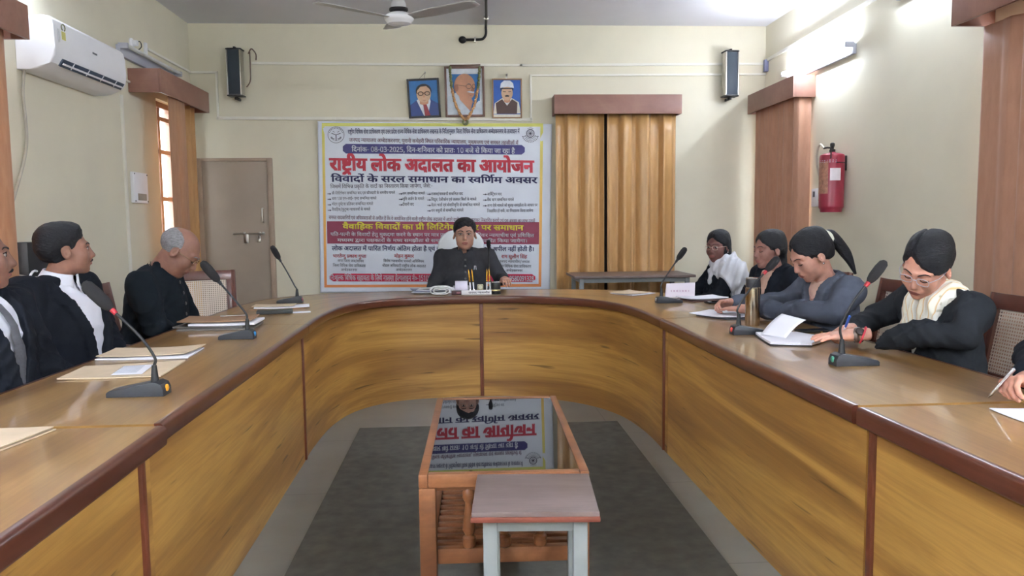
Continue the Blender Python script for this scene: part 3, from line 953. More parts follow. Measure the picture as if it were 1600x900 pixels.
# small nails left in the back wall
# ------------------------------------------------------------------ coffee table with dark glass top
M_tw = wood('orange_teak', (142, 90, 56), (124, 76, 44), (90, 52, 31), 0.4, coat=0.25, coords='Object', sc=(3.0, 3.0), fleck=.2)
def dark_glass():
    m = NT('dark_tinted_glass')
    m.base((22, 22, 24))
    m.set(Roughness=0.015)
    m.b.inputs['IOR'].default_value = 1.9
    m.b.inputs['Specular IOR Level'].default_value = 0.75
    return m.m
def coffee_table():
    w, l, h = .545, 1.07, .492
    r = thing('coffee_table', 'low wooden table with a dark mirror-like glass top in the middle of the floor', 'table', (.126, 2.875, .008), rz=math.radians(-1.2))
    fw = .03
    f = MB()
    for x, y, a, b in ((-w/2+fw/2, 0, fw, l), (w/2-fw/2, 0, fw, l), (0, -l/2+fw/2, w-2*fw, fw), (0, l/2-fw/2, w-2*fw, fw)):
        f.box((x, y, h-.0225), (a, b, .045), bev=.006)
    f.build('top_frame', M_tw, r)
    MB().box((0, 0, h-.008), (w-2*fw+.004, l-2*fw+.004, .008)).build('glass_top', dark_glass(), r)['label'] = 'dark mirror-like glass top'
    for x in (-1, 1):
        for y in (-1, 1):
            MB().box((x*(w/2-.027), y*(l/2-.027), (h-.046)/2), (.054, .054, h-.046), bev=.006).build('leg', M_tw, r)
    for y in (-1, 1):
        MB().box((0, y*(l/2-.03), h-.046-.007), (w-.11, .025, .014), bev=.003).build('apron', M_tw, r)
        MB().box((0, y*(l/2-.03), .215), (w-.11, .03, .05), bev=.004).build('shelf_rail', M_tw, r)
        for i in range(3):
            x = -.115 + i*.115
            MB().lathe([(.015, 0), (.021, .006), (.021, .035), (.013, .042), (.022, .06), (.019, .09), (.012, .135), (.011, .15), (.020, .165), (.020, .185), (.014, .197)], (x, y*(l/2-.03), .238), seg=14).build('spindle', M_tw, r)
    for x in (-1, 1):
        MB().box((x*(w/2-.03), 0, h-.046-.007), (.025, l-.11, .014), bev=.003).build('apron', M_tw, r)
        MB().box((x*(w/2-.03), 0, .215), (.03, l-.11, .05), bev=.004).build('shelf_rail', M_tw, r)
    for i in range(18):
        MB().box((0, -l/2+.09+i*.0525, .226), (w-.09, .027, .018), bev=.003).build('shelf_slat', M_tw, r)
    return r
coffee_table()

# ------------------------------------------------------------------ stool with a brown top
M_stool_top = wood('dusty_brown_board', (122, 106, 102), (112, 96, 92), (96, 78, 74), 0.4, coords='Object', sc=(2.0, 5.0), fleck=.1)
M_stool_edge = mat('red_brown_edge', (118, 62, 48), .4, var=.1)
M_greypaint = mat('grey_white_paint', (132, 135, 134), .5, var=.04)
def stool():
    w, d, h = .352, .318, .492
    r = thing('stool', 'small stool with a brown board top and grey metal frame before the low table', 'stool', (.194, 2.165, .008), rz=math.radians(-4))
    MB().box((0, 0, h-.008), (w, d, .016), bev=.003).build('seat', M_stool_top, r)
    MB().box((0, 0, h-.022), (w+.006, d+.006, .016), bev=.004).build('seat_edging', M_stool_edge, r)
    lw, ld = w-.06, d-.05
    for x in (-1, 1):
        for y in (-1, 1):
            MB().box((x*(lw/2-.02), y*(ld/2-.02), (h-.03)/2), (.04, .04, h-.03), bev=.003).build('leg', M_greypaint, r)
    for y in (-1, 1):
        MB().box((0, y*(ld/2-.02), h-.05), (lw-.08, .03, .035), bev=.002).build('rail', M_greypaint, r)
        MB().box((0, y*(ld/2-.02), .08), (lw-.08, .025, .025), bev=.002).build('rail', M_greypaint, r)
    for x in (-1, 1):
        MB().box((x*(lw/2-.02), 0, h-.05), (.03, ld-.08, .035), bev=.002).build('rail', M_greypaint, r)
    return r
stool()

# ------------------------------------------------------------------ side table before the gold curtain
def side_table():
    w, d, h = 1.15, .62, .79
    r = thing('side_table', 'narrow grey-legged table standing before the gold curtain', 'table', (1.60, 7.29, 0))
    MB().box((0, 0, h-.012), (w, d, .024), bev=.004).build('tabletop', M_stool_top, r)
    lw, ld = w-.14, d-.10
    for x in (-1, 1):
        for y in (-1, 1):
            MB().box((x*lw/2, y*ld/2, (h-.024)/2), (.04, .04, h-.024), bev=.003).build('leg', M_greypaint, r)
    for y in (-1, 1):
        MB().box((0, y*ld/2, h-.045), (lw-.04, .03, .04), bev=.002).build('rail', M_greypaint, r)
        MB().box((0, y*ld/2, .12), (lw-.04, .025, .03), bev=.002).build('rail', M_greypaint, r)
    for x in (-1, 1):
        MB().box((x*lw/2, 0, h-.045), (.03, ld-.04, .04), bev=.002).build('rail', M_greypaint, r)
    return r
side_table()

# ------------------------------------------------------------------ cane-backed wooden chairs
M_chairwood = mat('dark_red_chair_wood', (92, 48, 36), .35, var=.12, scale=10, coat=.3)
def cane_mat():
    """woven cane: pale strands with small dark holes that are really open"""
    m = NT('woven_cane')
    tc = m.n('TexCoord'); mp = m.n('Mapping'); mp.inputs['Scale'].default_value = (70, 70, 70)
    m.l(tc.outputs['UV'], mp.inputs['Vector'])
    sp = m.n('SeparateXYZ'); m.l(mp.outputs[0], sp.inputs[0])
    outs = []
    for ax in ('X', 'Y'):
        fr = m.n('Math', operation='FRACT'); m.l(sp.outputs[ax], fr.inputs[0])
        sb = m.n('Math', operation='SUBTRACT'); m.l(fr.outputs[0], sb.inputs[0]); sb.inputs[1].default_value = .5
        ab = m.n('Math', operation='ABSOLUTE'); m.l(sb.outputs[0], ab.inputs[0])
        outs.append(ab.outputs[0])
    mx = m.n('Math', operation='MAXIMUM'); m.l(outs[0], mx.inputs[0]); m.l(outs[1], mx.inputs[1])
    lt = m.n('Math', operation='GREATER_THAN'); m.l(mx.outputs[0], lt.inputs[0]); lt.inputs[1].default_value = .27
    m.base((222, 204, 186)); m.set(Roughness=.5)
    m.l(lt.outputs[0], m.b.inputs['Alpha'])
    return m.m
M_cane = cane_mat()
def make_chair(label):
    r = thing('cane_chair', label, 'chair', group='cane-backed chairs round the desks')
    # local: sitter faces +y
    for x in (-1, 1):
        MB().box((x*.235, .21, .215), (.042, .042, .43), bev=.006).build('leg', M_chairwood, r)
        MB().tube([(x*.235, -.21, 0), (x*.235, -.21, .42), (x*.235, -.235, .62), (x*.235, -.30, .965)], [.022, .022, .022, .02], 8).build('back_post', M_chairwood, r)
        ar = MB().tube(catmull([(x*.262, -.25, .645), (x*.285, -.05, .655), (x*.29, .16, .645), (x*.29, .22, .62)], 5), .02, 8)
        ar.cyl((x*.26, .19, .42), (x*.288, .19, .635), .016)
        ar.build('armrest', M_chairwood, r)
    sf = MB()
    for c, d in (((0, .215, .405), (.44, .04, .05)), ((0, -.205, .405), (.44, .04, .05)), ((-.23, 0, .405), (.04, .40, .05)), ((.23, 0, .405), (.04, .40, .05))):
        sf.box(c, d, bev=.006)
    sf.build('seat_frame', M_chairwood, r)
    st = MB().grid(2, 2, lambda u, v: (-.215+.43*u, -.19+.385*v, .425), lambda u, v: (u*.43, v*.385))
    st.build('seat', M_cane, r, recalc=False)
    def bp(x, z):
        return (x, -.235 - (z-.62)*.188, z)
    bf = MB()
    ang = math.atan2(.188, 1)
    for z, hgt in ((.93, .07), (.60, .055)):
        bf.box(bp(0, z), (.46, .032, hgt), (ang, 0, 0), bev=.008)
    for x in (-.205, .205):
        bf.box(bp(x, .765), (.035, .028, .30), (ang, 0, 0), bev=.004)
    bf.build('back_frame', M_chairwood, r)
    MB().grid(2, 2, lambda u, v: bp(-.19+.38*u, .62+.28*v), lambda u, v: (u*.38, v*.28)).build('cane_back', M_cane, r, recalc=False)
    return r
CH = [((-1.90, 2.85), -98, 'cane chair holding the man cut off at the left edge'),
      ((-1.95, 3.50), -96, 'cane chair holding the man with thick black hair and a white shirt'),
      ((-1.84, 4.38), -92, 'cane chair holding the grey-haired man looking down'),
      ((-1.86, 5.42), -160, 'empty cane chair in front of the door'),
      ((2.06, 5.60), 94, 'cane chair holding the woman in a white scarf'),
      ((2.06, 4.73), 96, 'cane chair holding the woman behind the steel flask'),
      ((2.03, 3.82), 90, 'cane chair holding the woman in the grey blazer'),
      ((2.03, 2.93), 90, 'cane chair with its woven back showing beside the patterned-scarf woman'),
      ((2.07, 1.98), 90, 'cane chair holding the person with the silver pen')]
c0 = make_chair(CH[0][2])
for i, (p_, a, lb) in enumerate(CH):
    c = c0 if i == 0 else copy_tree(c0)
    c.location = (p_[0], p_[1], 0)
    c.rotation_euler = (0, 0, math.radians(a))
    c['label'] = lb

# high white office chair of the man at the head desk
def office_chair():
    M_w = mat('white_leatherette', (226, 230, 232), .5, var=.02, bump=.1, bscale=120)
    r = thing('office_chair', 'high white office chair behind the man at the head desk', 'chair', (-.03, 6.66, 0.02))
    def fn(u, v):
        # rounded, padded backrest (local sitter faces -y)
        a = 2*PI*u
        z = .50 + .73*v
        wide = (.25 - .05*v)*math.sqrt(max(0, 1-max(0, (v-.78)/.22)**2.4)) if v < 1 else 0.0
        th = .055*math.sqrt(max(0.0, 1-abs(2*v-1)**6)) if v < 1 else 0.0
        c, s = math.cos(a), math.sin(a)
        p = lambda t: math.copysign(abs(t)**.6, t)
        return (wide*p(c), .17 + .10*v + th*p(s), z)
    b = MB().grid(41, 30, fn)
    bmesh.ops.remove_doubles(b.bm, verts=b.bm.verts, dist=1e-4)
    b.build('backrest', M_w, r, angle=180)
    MB().box((0, -.16, .385), (.50, .50, .10), bev=.04, seg=4).build('seat', M_w, r)
    MB().cyl((0, -.08, .10), (0, -.08, .42), .03).build('gas_column', M_chrome, r)
    for x in (-1, 1):
        MB().tube(catmull([(x*.25, .06, .44), (x*.31, .02, .55), (x*.31, -.02, .66), (x*.30, -.20, .67)], 6), .02, 10).build('armrest', M_black, r)
    for i in range(5):
        a = 2*PI*i/5
        MB().box((.15*math.cos(a), -.08+.15*math.sin(a), .085), (.30, .04, .03), (0, 0, a), bev=.008).build('foot', M_chrome, r)
        MB().cyl((.28*math.cos(a)-.015*math.sin(a), -.08+.28*math.sin(a)+.015*math.cos(a), .032), (.28*math.cos(a)+.015*math.sin(a), -.08+.28*math.sin(a)-.015*math.cos(a), .032), .032).build('castor', M_black, r)
    return r
office_chair()

# ------------------------------------------------------------------ gooseneck microphones
M_foam = mat('mic_foam', (34, 32, 34), .95, var=.1, bump=.6, bscale=700)
M_micbase = mat('mic_base_grey', (46, 48, 54), .4, var=.04)
MR = {k: mat('mic_button_'+k, c, .35) for k, c in dict(orange=(238, 164, 44), blue=(60, 150, 214), pink=(196, 120, 132), white=(222, 220, 216), red=(226, 84, 74), green=(74, 148, 124), grey=(110, 110, 114)).items()}
M_redring = mat('mic_ring_red', (176, 44, 54), .4)
def mic(label, base, yaw, button, head, bend, ring=False, sc=1.0, headlen=.085, hr=.019):
    """local: the front end with the button points along +x; head = head tip in world, bend = two world points on the neck"""
    r = thing('gooseneck_microphone', label, 'microphone', base, rz=math.radians(yaw), group='desk microphones')
    L, wd = .155*sc, .062*sc
    prof = [(-L*.62, 0), (-L*.62, .014), (-L*.58, .02), (L*.10, .042), (L*.24, .046), (L*.34, .038), (L*.38, .022), (L*.38, 0)]
    M = Matrix(((1, 0, 0, 0), (0, 0, -1, wd/2), (0, 1, 0, 0), (0, 0, 0, 1)))
    MB().prism(prof, wd, M, bev=.004).build('base', M_micbase, r)
    MB().sphere((L*.375, 0, .022), (.006, .012, .012), 14, 8).build('button', MR[button], r)['label'] = button + ' round button'
    M0 = Matrix.Translation(base) @ Matrix.Rotation(math.radians(yaw), 4, 'Z')
    inv = M0.inverted()
    s0 = Vector((L*.17, 0, .04))
    hd = inv @ Vector(head)
    pts = [s0, s0+Vector((0, 0, .05))] + [inv @ Vector(b) for b in bend]
    d = (hd - pts[-1]).normalized()
    h0 = hd - d*headlen
    MB().lathe([(.013, 0), (.012, .01), (.0075, .055)], s0, (0, 0, 1), 12).build('neck_sleeve', M_black, r)
    MB().tube(catmull([tuple(p) for p in pts] + [tuple(h0)], 10), .0048, 8).build('gooseneck', M_black, r)
    fo = MB().lathe([(.008, -.012), (hr*.75, 0), (hr*.95, headlen*.2), (hr, headlen*.6), (hr*.85, headlen*.88), (hr*.45, headlen*.99), (.002, headlen)], tuple(h0), d, 18)
    fo.build('foam_head', M_foam, r)
    MB().lathe([(.0075, -.03), (.0085, -.012), (.0085, 0)], tuple(h0), d, 12).build('head_collar', M_redring if ring else M_black, r)
    return r
# ------------------------------------------------------------------ printed banner
# letter outlines as plain x,y grid numbers (4 units per step), one list of closed outlines per letter
GLYPHS = [
[[99,10,85,-3,58,22,34,45,19,64,12,76,10,85,14,94,26,98,37,95,45,87,60,100,64,117,63,128,60,138,0,138,0,156,106,156,106,138,80,138,84,114,78,91,64,75,42,64,68,37]],
[[42,138,42,0,22,0,22,138,0,138,0,156,68,156,68,138]],
[[79,0,49,4,28,18,22,30,20,44,24,59,36,72,25,85,21,105,21,138,0,138,0,156,150,156,150,138,124,138,124,84,108,68,94,68,70,67,53,62,44,54,40,43,46,28,60,21,78,19,102,22,123,31,130,12,106,4],[104,89,104,138,55,138],[41,110,44,91,54,80,86,84,41,130],[17,-41,79,-3,89,-3,125,-48,110,-58,81,-21,28,-58]],
[[-46,154,-53,170,-55,187,-52,202,-44,214,-32,221,-15,224,10,217,27,195,41,156,68,156,68,138,42,138,42,0,22,0,22,138,0,138,0,156,22,156,15,178,7,194,-2,203,-14,206,-30,200,-35,183,-32,168,-26,154]],
[[149,156,149,138,123,138,123,0,102,0,102,45,86,37,63,33,43,37,27,48,16,66,10,88,32,97,40,114,37,127,31,138,0,138,0,156],[32,75,45,57,65,51,86,56,102,68,102,138,53,138,60,111,57,95,48,83]],
[[22,138,0,138,0,156,20,156,15,167,13,181,17,199,28,212,45,221,66,224,100,219,129,205,154,183,176,154,155,154,129,183,101,200,71,206,55,204,43,199,36,190,34,178,36,165,41,156,68,156,68,138,42,138,42,0,22,0]],
[[143,138,117,138,117,0,97,0,97,41,81,33,58,30,34,35,18,49,12,72,15,90,26,104,43,113,64,116,72,116,81,115,88,114,87,95,76,97,65,98,40,91,34,83,32,72,34,61,40,53,59,47,81,53,97,65,97,138,0,138,0,156,143,156]],
[[158,138,132,138,132,0,111,0,111,38,94,29,71,26,53,28,40,36,31,48,28,63,30,76,37,87,18,100,10,123,13,137,21,148,32,156,47,158,69,151,78,133,68,111,52,120,56,126,58,132,55,139,46,142,34,136,29,122,33,109,43,102,56,99,72,101,78,101,83,100,82,83,78,83,74,83,55,78,48,64,55,48,73,43,96,49,111,61,111,138,96,138,96,156,158,156]],
[[194,138,113,138,113,87,126,97,142,100,157,97,169,89,176,77,179,60,175,35,163,10,145,20,155,38,159,59,154,77,140,82,127,78,113,64,113,0,93,0,93,44,78,34,56,30,34,34,18,49,12,72,15,90,25,104,41,113,61,116,74,115,85,114,83,95,73,97,62,98,40,91,32,73,34,61,39,53,57,47,77,52,93,65,93,138,0,138,0,156,194,156]],
[[147,138,147,0,126,0,126,66,112,64,95,63,73,65,53,69,42,63,66,36,95,10,82,-3,55,22,33,45,18,64,11,76,10,85,14,94,26,98,37,95,45,88,52,100,54,114,53,128,50,138,0,138,0,156,173,156,173,138],[92,80,110,82,126,85,126,138,70,138,73,128,74,114,72,96,66,83]],
[[-42,154,-53,185,-64,201,-79,206,-88,205,-96,202,-102,220,-80,224,-56,218,-38,196,-24,154]],
[[11,13,54,38,32,48,23,64,20,90,20,138,0,138,0,156,146,156,146,138,120,138,120,0,100,0,100,48,23,-3],[100,138,40,138,40,92,41,76,43,66,48,60,66,54,84,59,100,70]],
[[158,138,158,0,138,0,138,138,105,138,105,80,103,62,96,50,83,40,63,36,43,40,28,51,22,66,20,88,20,138,0,138,0,156,184,156,184,138],[62,54,73,56,80,62,84,72,85,88,85,138,40,138,40,88,41,73,44,63,51,56]],
[[142,138,118,138,118,95,117,75,110,62,98,52,81,48,77,66,86,69,92,73,97,80,98,95,98,138,40,138,40,88,41,70,44,58,52,49,65,40,92,24,115,7,122,-13,117,-32,110,-46,92,-36,98,-25,101,-14,99,-5,91,3,72,14,51,26,34,38,24,53,20,79,20,138,0,138,0,156,142,156]],
[[-46,193,-42,203,-32,208,-23,203,-19,193,-23,183,-32,178,-42,183]],
[[0,156,141,156,141,138,113,138,121,116,116,96,102,82,118,63,125,38,119,17,104,4,82,0,55,8,30,32,7,78,25,84,40,50,59,27,80,18,97,23,102,30,104,40,98,59,82,75,66,74,65,91,81,93,92,98,99,105,101,116,97,129,88,138,0,138]],
[[85,-3,64,17,48,38,42,60,46,73,52,82,10,82,10,100,128,100,128,138,0,138,0,156,174,156,174,138,148,138,148,0,128,0,128,82,99,82,80,80,68,75,63,59,72,36,99,10]],
[[103,-14,93,3,86,18,79,17,72,17,51,20,31,28,17,44,12,68,15,87,26,100,46,111,72,114,74,114,74,138,0,138,0,156,134,156,134,138,94,138,94,96,82,96,58,94,43,89,35,79,32,66,34,53,41,44,54,37,72,35,75,35,78,35,76,44,82,56,93,60,110,54,115,40,112,28,102,22,110,9,120,-6]],
[[30,47,16,52,10,64,14,75,26,78,35,77,48,69,68,84,76,111,69,133,50,142,38,138,34,129,37,121,46,114,68,110,63,92,43,96,28,104,19,116,16,129,25,150,36,156,51,158,73,153,90,137,96,110,87,78,64,55,85,34,104,11,88,0,64,29,45,48],[148,138,148,0,128,0,128,138,105,138,105,156,174,156,174,138]],
[[0,156,147,156,147,138,0,138],[143,92,109,92,94,93,109,76,114,54,109,35,96,24,78,20,52,28,29,53,8,100,26,106,37,77,50,56,62,43,76,38,90,42,95,57,87,78,68,94,76,110,143,110]],
[[0,138,0,156,173,156,173,138,147,138,147,0,127,0,127,89,124,89,111,86,99,75,89,52,70,58,78,78,66,86,52,88,37,82,32,68,37,50,52,32,77,10,64,-3,37,21,18,44,11,69,17,90,33,103,51,106,71,103,88,92,105,103,125,106,127,106,127,138]],
[[182,138,182,0,162,0,162,11,143,4,122,2,96,5,70,15,46,33,21,60,12,74,10,84,14,94,26,98,37,95,45,88,52,100,54,114,53,127,50,138,0,138,0,156,208,156,208,138],[134,58,150,62,162,70,162,138,70,138,74,114,72,96,66,82,42,63,78,31,99,23,122,20,143,22,162,30,162,50,148,44,130,41,109,46,94,60,89,80,92,96,101,108,115,116,133,118,144,118,154,116,152,98,144,100,135,101,116,96,109,79,116,63]],
[[0,156,142,156,142,138,116,138,116,0,96,0,96,74,51,74,51,61,48,50,38,47,26,52,14,65,9,80,13,89,24,92,96,92,96,138,0,138]],
[[0,156,195,156,195,138,113,138,121,116,116,96,102,82,107,77,112,72,127,80,143,83,158,81,170,73,178,62,180,46,176,23,164,0,146,10,156,26,160,45,155,61,141,66,121,57,124,48,125,38,119,17,104,4,82,0,55,8,30,32,7,78,25,84,40,50,59,27,80,18,97,23,102,30,104,40,98,59,82,75,66,74,65,91,81,93,92,98,99,105,101,116,97,129,88,138,0,138]],
[[-42,154,-53,185,-64,201,-79,206,-88,205,-96,202,-102,220,-80,224,-60,220,-45,205,-34,219,-14,224,1,222,13,218,7,202,-2,205,-12,207,-27,201,-32,187,-32,182,-24,154]],
[[-62,-3,-34,3,-17,0,-5,-7,3,-18,6,-32,3,-46,-6,-57,-20,-65,-39,-67,-62,-64,-81,-56,-114,-25,-98,-14,-80,-34,-61,-45,-39,-49,-25,-47,-16,-41,-13,-30,-19,-18,-33,-14,-45,-16,-56,-20]],
[[163,138,163,0,143,0,143,92,109,92,94,93,109,76,114,54,109,35,96,24,78,20,52,28,29,53,8,100,26,106,37,77,50,56,62,43,76,38,90,42,95,57,87,78,68,94,76,110,143,110,143,138,0,138,0,156,189,156,189,138]],
[[118,54,115,39,106,28,93,22,78,20,58,24,40,36,23,57,7,89,25,96,48,54,62,42,76,38,92,43,98,57,93,73,80,87,65,85,64,103,78,104,88,109,95,124,89,136,76,140,59,138,43,131,36,148,53,155,74,158,92,156,104,148,112,137,115,124,111,106,98,94,103,89,122,88,136,88,148,91,148,138,130,138,130,156,195,156,195,138,169,138,169,0,148,0,148,72,137,70,124,70,114,70]],
[[52,80,107,80,107,62,52,62,52,53,48,41,40,38,30,41,20,49,13,59,10,70,13,77,25,80,32,80,32,138,0,138,0,156,91,156,91,138,52,138]],
[[146,138,120,138,120,0,100,0,100,41,84,33,60,30,35,35,18,49,12,72,15,90,27,104,44,113,66,116,75,116,85,115,92,114,91,96,80,98,67,99,58,98,91,56,100,64,100,138,0,138,0,156,146,156],[32,72,34,60,40,52,60,46,69,47,77,49,42,92,34,84]],
[[90,56,75,54,62,49,42,66,34,88,37,100,44,108,57,114,77,116,100,116,100,138,0,138,0,156,148,156,148,138,120,138,120,98,74,98,64,98,58,95,54,87,58,77,65,69,90,74,107,71,121,64,130,53,134,38,130,23,121,11,106,3,84,0,61,3,40,11,6,40,22,52,51,27,84,18,100,21,110,27,113,38,107,51]],
[[52,138,52,58,49,48,40,44,27,50,15,62,10,77,14,86,26,90,32,90,32,138,0,138,0,156,144,156,144,138,118,138,118,0,98,0,98,138]],
[[120,138,120,0,100,0,100,82,73,82,50,80,38,75,32,59,41,36,68,10,54,-3,33,17,17,38,11,60,15,76,23,88,41,97,68,100,100,100,100,138,0,138,0,156,146,156,146,138]],
[[0,156,91,156,91,138,0,138],[11,60,15,76,23,88,41,97,68,100,95,100,95,82,73,82,50,80,38,75,32,59,41,36,68,10,54,-3,33,17,17,38]],
[[127,138,127,0,107,0,107,62,52,62,52,53,48,41,40,38,30,41,20,49,13,59,10,70,13,77,25,80,32,80,32,138,0,138,0,156,153,156,153,138],[107,138,52,138,52,80,107,80]],
[[-42,154,-53,185,-64,201,-79,206,-88,205,-96,202,-102,220,-80,224,-56,218,-38,196,-24,154],[-28,205,-24,216,-14,220,-5,216,0,205,-5,195,-14,191,-24,195]],
[[120,138,120,0,100,0,100,48,84,40,64,36,45,40,32,48,23,64,20,90,20,138,0,138,0,156,146,156,146,138],[100,138,40,138,40,92,41,76,43,66,48,60,66,54,84,59,100,70]],
[[0,156,93,156,93,138,0,138],[51,74,51,61,48,50,38,47,26,52,14,65,9,80,13,89,24,92,96,92,96,74]],
[[12,-32,19,-1,24,29,48,29,50,26,40,-3,28,-32]],
[[162,138,136,138,136,0,116,0,116,41,101,33,79,30,62,32,48,40,38,53,35,69,38,82,46,93,10,92,10,110,83,110,92,110,97,110,96,92,88,92,64,86,57,79,55,68,62,52,79,47,101,52,116,65,116,138,0,138,0,156,162,156]],
[[80,17,95,24,101,37,94,52,84,56,70,57,55,55,44,50,37,42,34,31,37,16,49,0,76,-22,62,-36,27,-2,18,14,14,32,18,49,29,62,21,73,17,88,20,100,26,108,40,114,57,116,90,116,90,138,0,138,0,156,136,156,136,138,110,138,110,98,58,98,46,98,41,95,37,87,40,78,46,71,71,75,99,70,115,56,120,38,112,14,87,0]],
[[95,10,82,-3,55,22,33,45,18,64,11,76,10,85,14,94,26,98,37,95,45,88,52,100,54,114,53,128,50,138,0,138,0,156,124,156,138,158,158,154,173,140,179,117,176,100,169,87,140,68,154,55,174,51,196,56,213,69,213,138,192,138,192,156,259,156,259,138,233,138,233,0,213,0,213,45,196,37,172,33,142,41,121,65,95,63,73,65,53,69,42,63,66,36],[92,80,111,81,130,84,152,98,159,117,153,136,138,142,128,139,124,130,129,120,144,115,142,98,116,108,109,117,106,130,108,138,70,138,73,128,74,114,72,96,66,83]],
[[175,18,152,7,122,2,96,5,70,15,46,33,21,60,12,74,10,84,14,94,26,98,37,95,45,88,52,100,54,114,50,138,0,138,0,156,166,156,166,138,70,138,73,128,74,114,72,96,66,82,42,63,78,31,99,23,122,20,146,23,169,35],[168,54,152,45,130,41,109,46,94,60,89,80,92,96,101,108,115,116,133,118,144,118,154,116,152,98,144,100,135,101,116,96,109,79,116,63,134,58,150,62,162,70]],
[[92,80,106,81,120,83,122,65,109,63,95,63,73,65,53,69,42,63,66,36,95,10,82,-3,55,22,33,45,18,64,11,76,10,85,14,94,26,98,37,95,45,88,52,100,54,114,53,128,50,138,0,138,0,156,101,156,101,138,70,138,73,128,74,114,72,96,66,83]],
[[42,138,42,0,22,0,22,138,0,138,0,156,68,156,68,138],[22,154,12,185,1,201,-14,206,-24,205,-32,202,-38,220,-15,224,9,218,26,196,41,154],[36,205,41,216,50,220,60,216,64,205,60,195,50,191,41,195]],
[[12,84,73,84,73,64,12,64]],
[[69,-2,44,4,26,22,16,51,12,90,13,116,18,139,25,157,36,170,50,179,69,181,94,175,112,157,122,128,126,90,125,63,120,40,113,22,102,8,87,0],[69,16,85,21,96,34,102,57,104,90,102,121,96,144,85,158,69,162,53,158,42,144,36,121,34,90,36,58,42,35,53,21]],
[[69,-2,45,1,28,10,17,26,13,46,16,62,23,75,48,94,27,112,21,124,19,138,26,162,44,176,69,181,94,176,112,162,119,138,117,124,110,112,87,94,105,83,120,67,125,46,118,20,98,4],[69,104,89,117,95,126,98,138,96,148,90,156,69,163,48,156,42,148,40,138,43,125,49,117],[68,16,84,18,94,24,101,34,103,46,94,67,66,85,43,68,35,45,43,24,53,18]],
[[57,-2,32,0,10,7,10,28,33,19,57,16,76,19,90,26,97,37,100,52,97,66,88,76,73,81,54,83,37,83,37,102,54,102,71,104,84,111,92,122,94,135,92,147,86,155,64,162,41,158,22,148,11,163,34,176,64,181,87,178,104,168,114,154,117,137,115,121,107,108,94,99,79,94,79,93,98,89,112,80,120,67,123,51,119,29,107,12,86,1]],
[[12,19,54,66,75,89,89,110,94,132,92,145,86,154,65,162,44,158,26,146,14,160,36,175,65,181,86,178,102,168,113,153,116,133,110,107,95,83,73,58,39,21,39,20,123,20,123,0,12,0]],
[[60,-2,36,0,16,7,16,28,29,22,45,18,60,16,77,19,90,26,98,38,101,55,98,70,90,82,77,88,59,91,44,90,31,88,20,94,26,178,111,178,111,158,46,158,41,107,52,109,66,110,96,104,116,86,124,57,120,32,107,13,87,1]],
[[42,138,42,0,22,0,22,138,0,138,0,156,68,156,68,138],[22,154,12,185,1,201,-14,206,-24,205,-32,202,-38,220,-15,224,9,218,26,196,41,154]],
[[20,109,24,120,35,125,46,120,50,109,46,98,35,93,24,98],[20,30,24,41,35,46,46,41,50,30,46,18,35,14,24,18]],
[[65,0,65,112,66,135,66,156,59,149,52,142,34,127,22,142,68,178,87,178,87,0]],
[[-45,154,-57,168,-68,174,-80,176,-90,174,-100,170,-107,188,-95,192,-82,193,-62,188,-47,173,-46,174,-56,194,-66,204,-79,207,-89,206,-96,203,-102,220,-80,224,-56,218,-38,196,-24,154]],
[[118,54,115,39,106,28,93,22,78,20,58,24,40,36,23,57,7,89,25,96,48,54,62,42,76,38,92,43,98,57,93,73,80,87,65,85,64,103,78,104,88,109,95,124,89,136,76,140,59,138,43,131,36,148,53,155,74,158,92,156,104,148,112,137,115,124,111,106,98,94,103,89,122,88,136,88,148,91,148,138,130,138,130,156,260,156,260,138,234,138,234,0,213,0,213,138,169,138,169,0,148,0,148,72,137,70,124,70,114,70]],
[[-48,154,-56,172,-60,190,-57,205,-49,216,-36,222,-21,224,-6,222,5,218,0,202,-9,205,-20,207,-35,201,-40,187,-37,171,-27,154]],
[[44,158,60,155,73,146,80,133,83,109,83,80,133,80,133,138,100,138,100,156,179,156,179,138,154,138,154,0,133,0,133,62,83,62,83,53,79,41,71,38,61,41,51,49,44,59,41,70,44,77,56,80,63,80,63,106,62,124,58,134,42,142,32,139,28,130,34,120,54,115,52,97,36,100,23,106,14,116,12,130,14,143,21,151]],
[[38,59,26,64,14,76,9,91,13,100,24,104,111,104,111,138,0,138,0,156,158,156,158,138,132,138,132,0,111,0,111,64,78,36,85,28,90,17,85,8,71,4,62,6,53,8,45,14,41,23,43,30,51,38,72,55,111,85,111,86,51,86,51,72,48,62]],
[[7,-58,-8,-64,-26,-67,-43,-65,-56,-57,-64,-46,-66,-32,-64,-18,-55,-7,-42,1,-22,4,-20,-12,-42,-19,-48,-33,-42,-45,-28,-49,-14,-47,0,-41]],
[[37,104,26,108,21,120,26,134,37,138,48,134,52,120,48,108],[37,-4,26,0,21,14,26,27,37,30,48,27,52,14,48,0]],
[[130,138,93,138,93,87,79,87,59,85,45,80,35,68,32,54,37,34,51,22,71,18,94,22,114,30,120,12,97,3,72,0,41,6,19,25,12,55,20,82,42,99,72,105,72,105,72,138,0,138,0,156,130,156]],
[[230,138,204,138,204,0,183,0,183,38,166,29,143,26,125,28,112,36,103,48,100,63,102,76,109,87,90,100,82,123,85,137,93,148,104,156,119,158,141,151,150,133,140,111,124,120,128,126,130,132,127,139,118,142,106,136,101,122,105,109,115,102,128,99,144,101,150,101,155,100,154,83,150,83,146,83,127,78,120,64,127,48,145,43,168,49,183,61,183,138,168,138,168,156,230,156],[0,156,76,156,76,138,0,138],[51,74,51,61,48,50,38,47,26,52,14,65,9,80,13,89,24,92,95,92,95,74]],
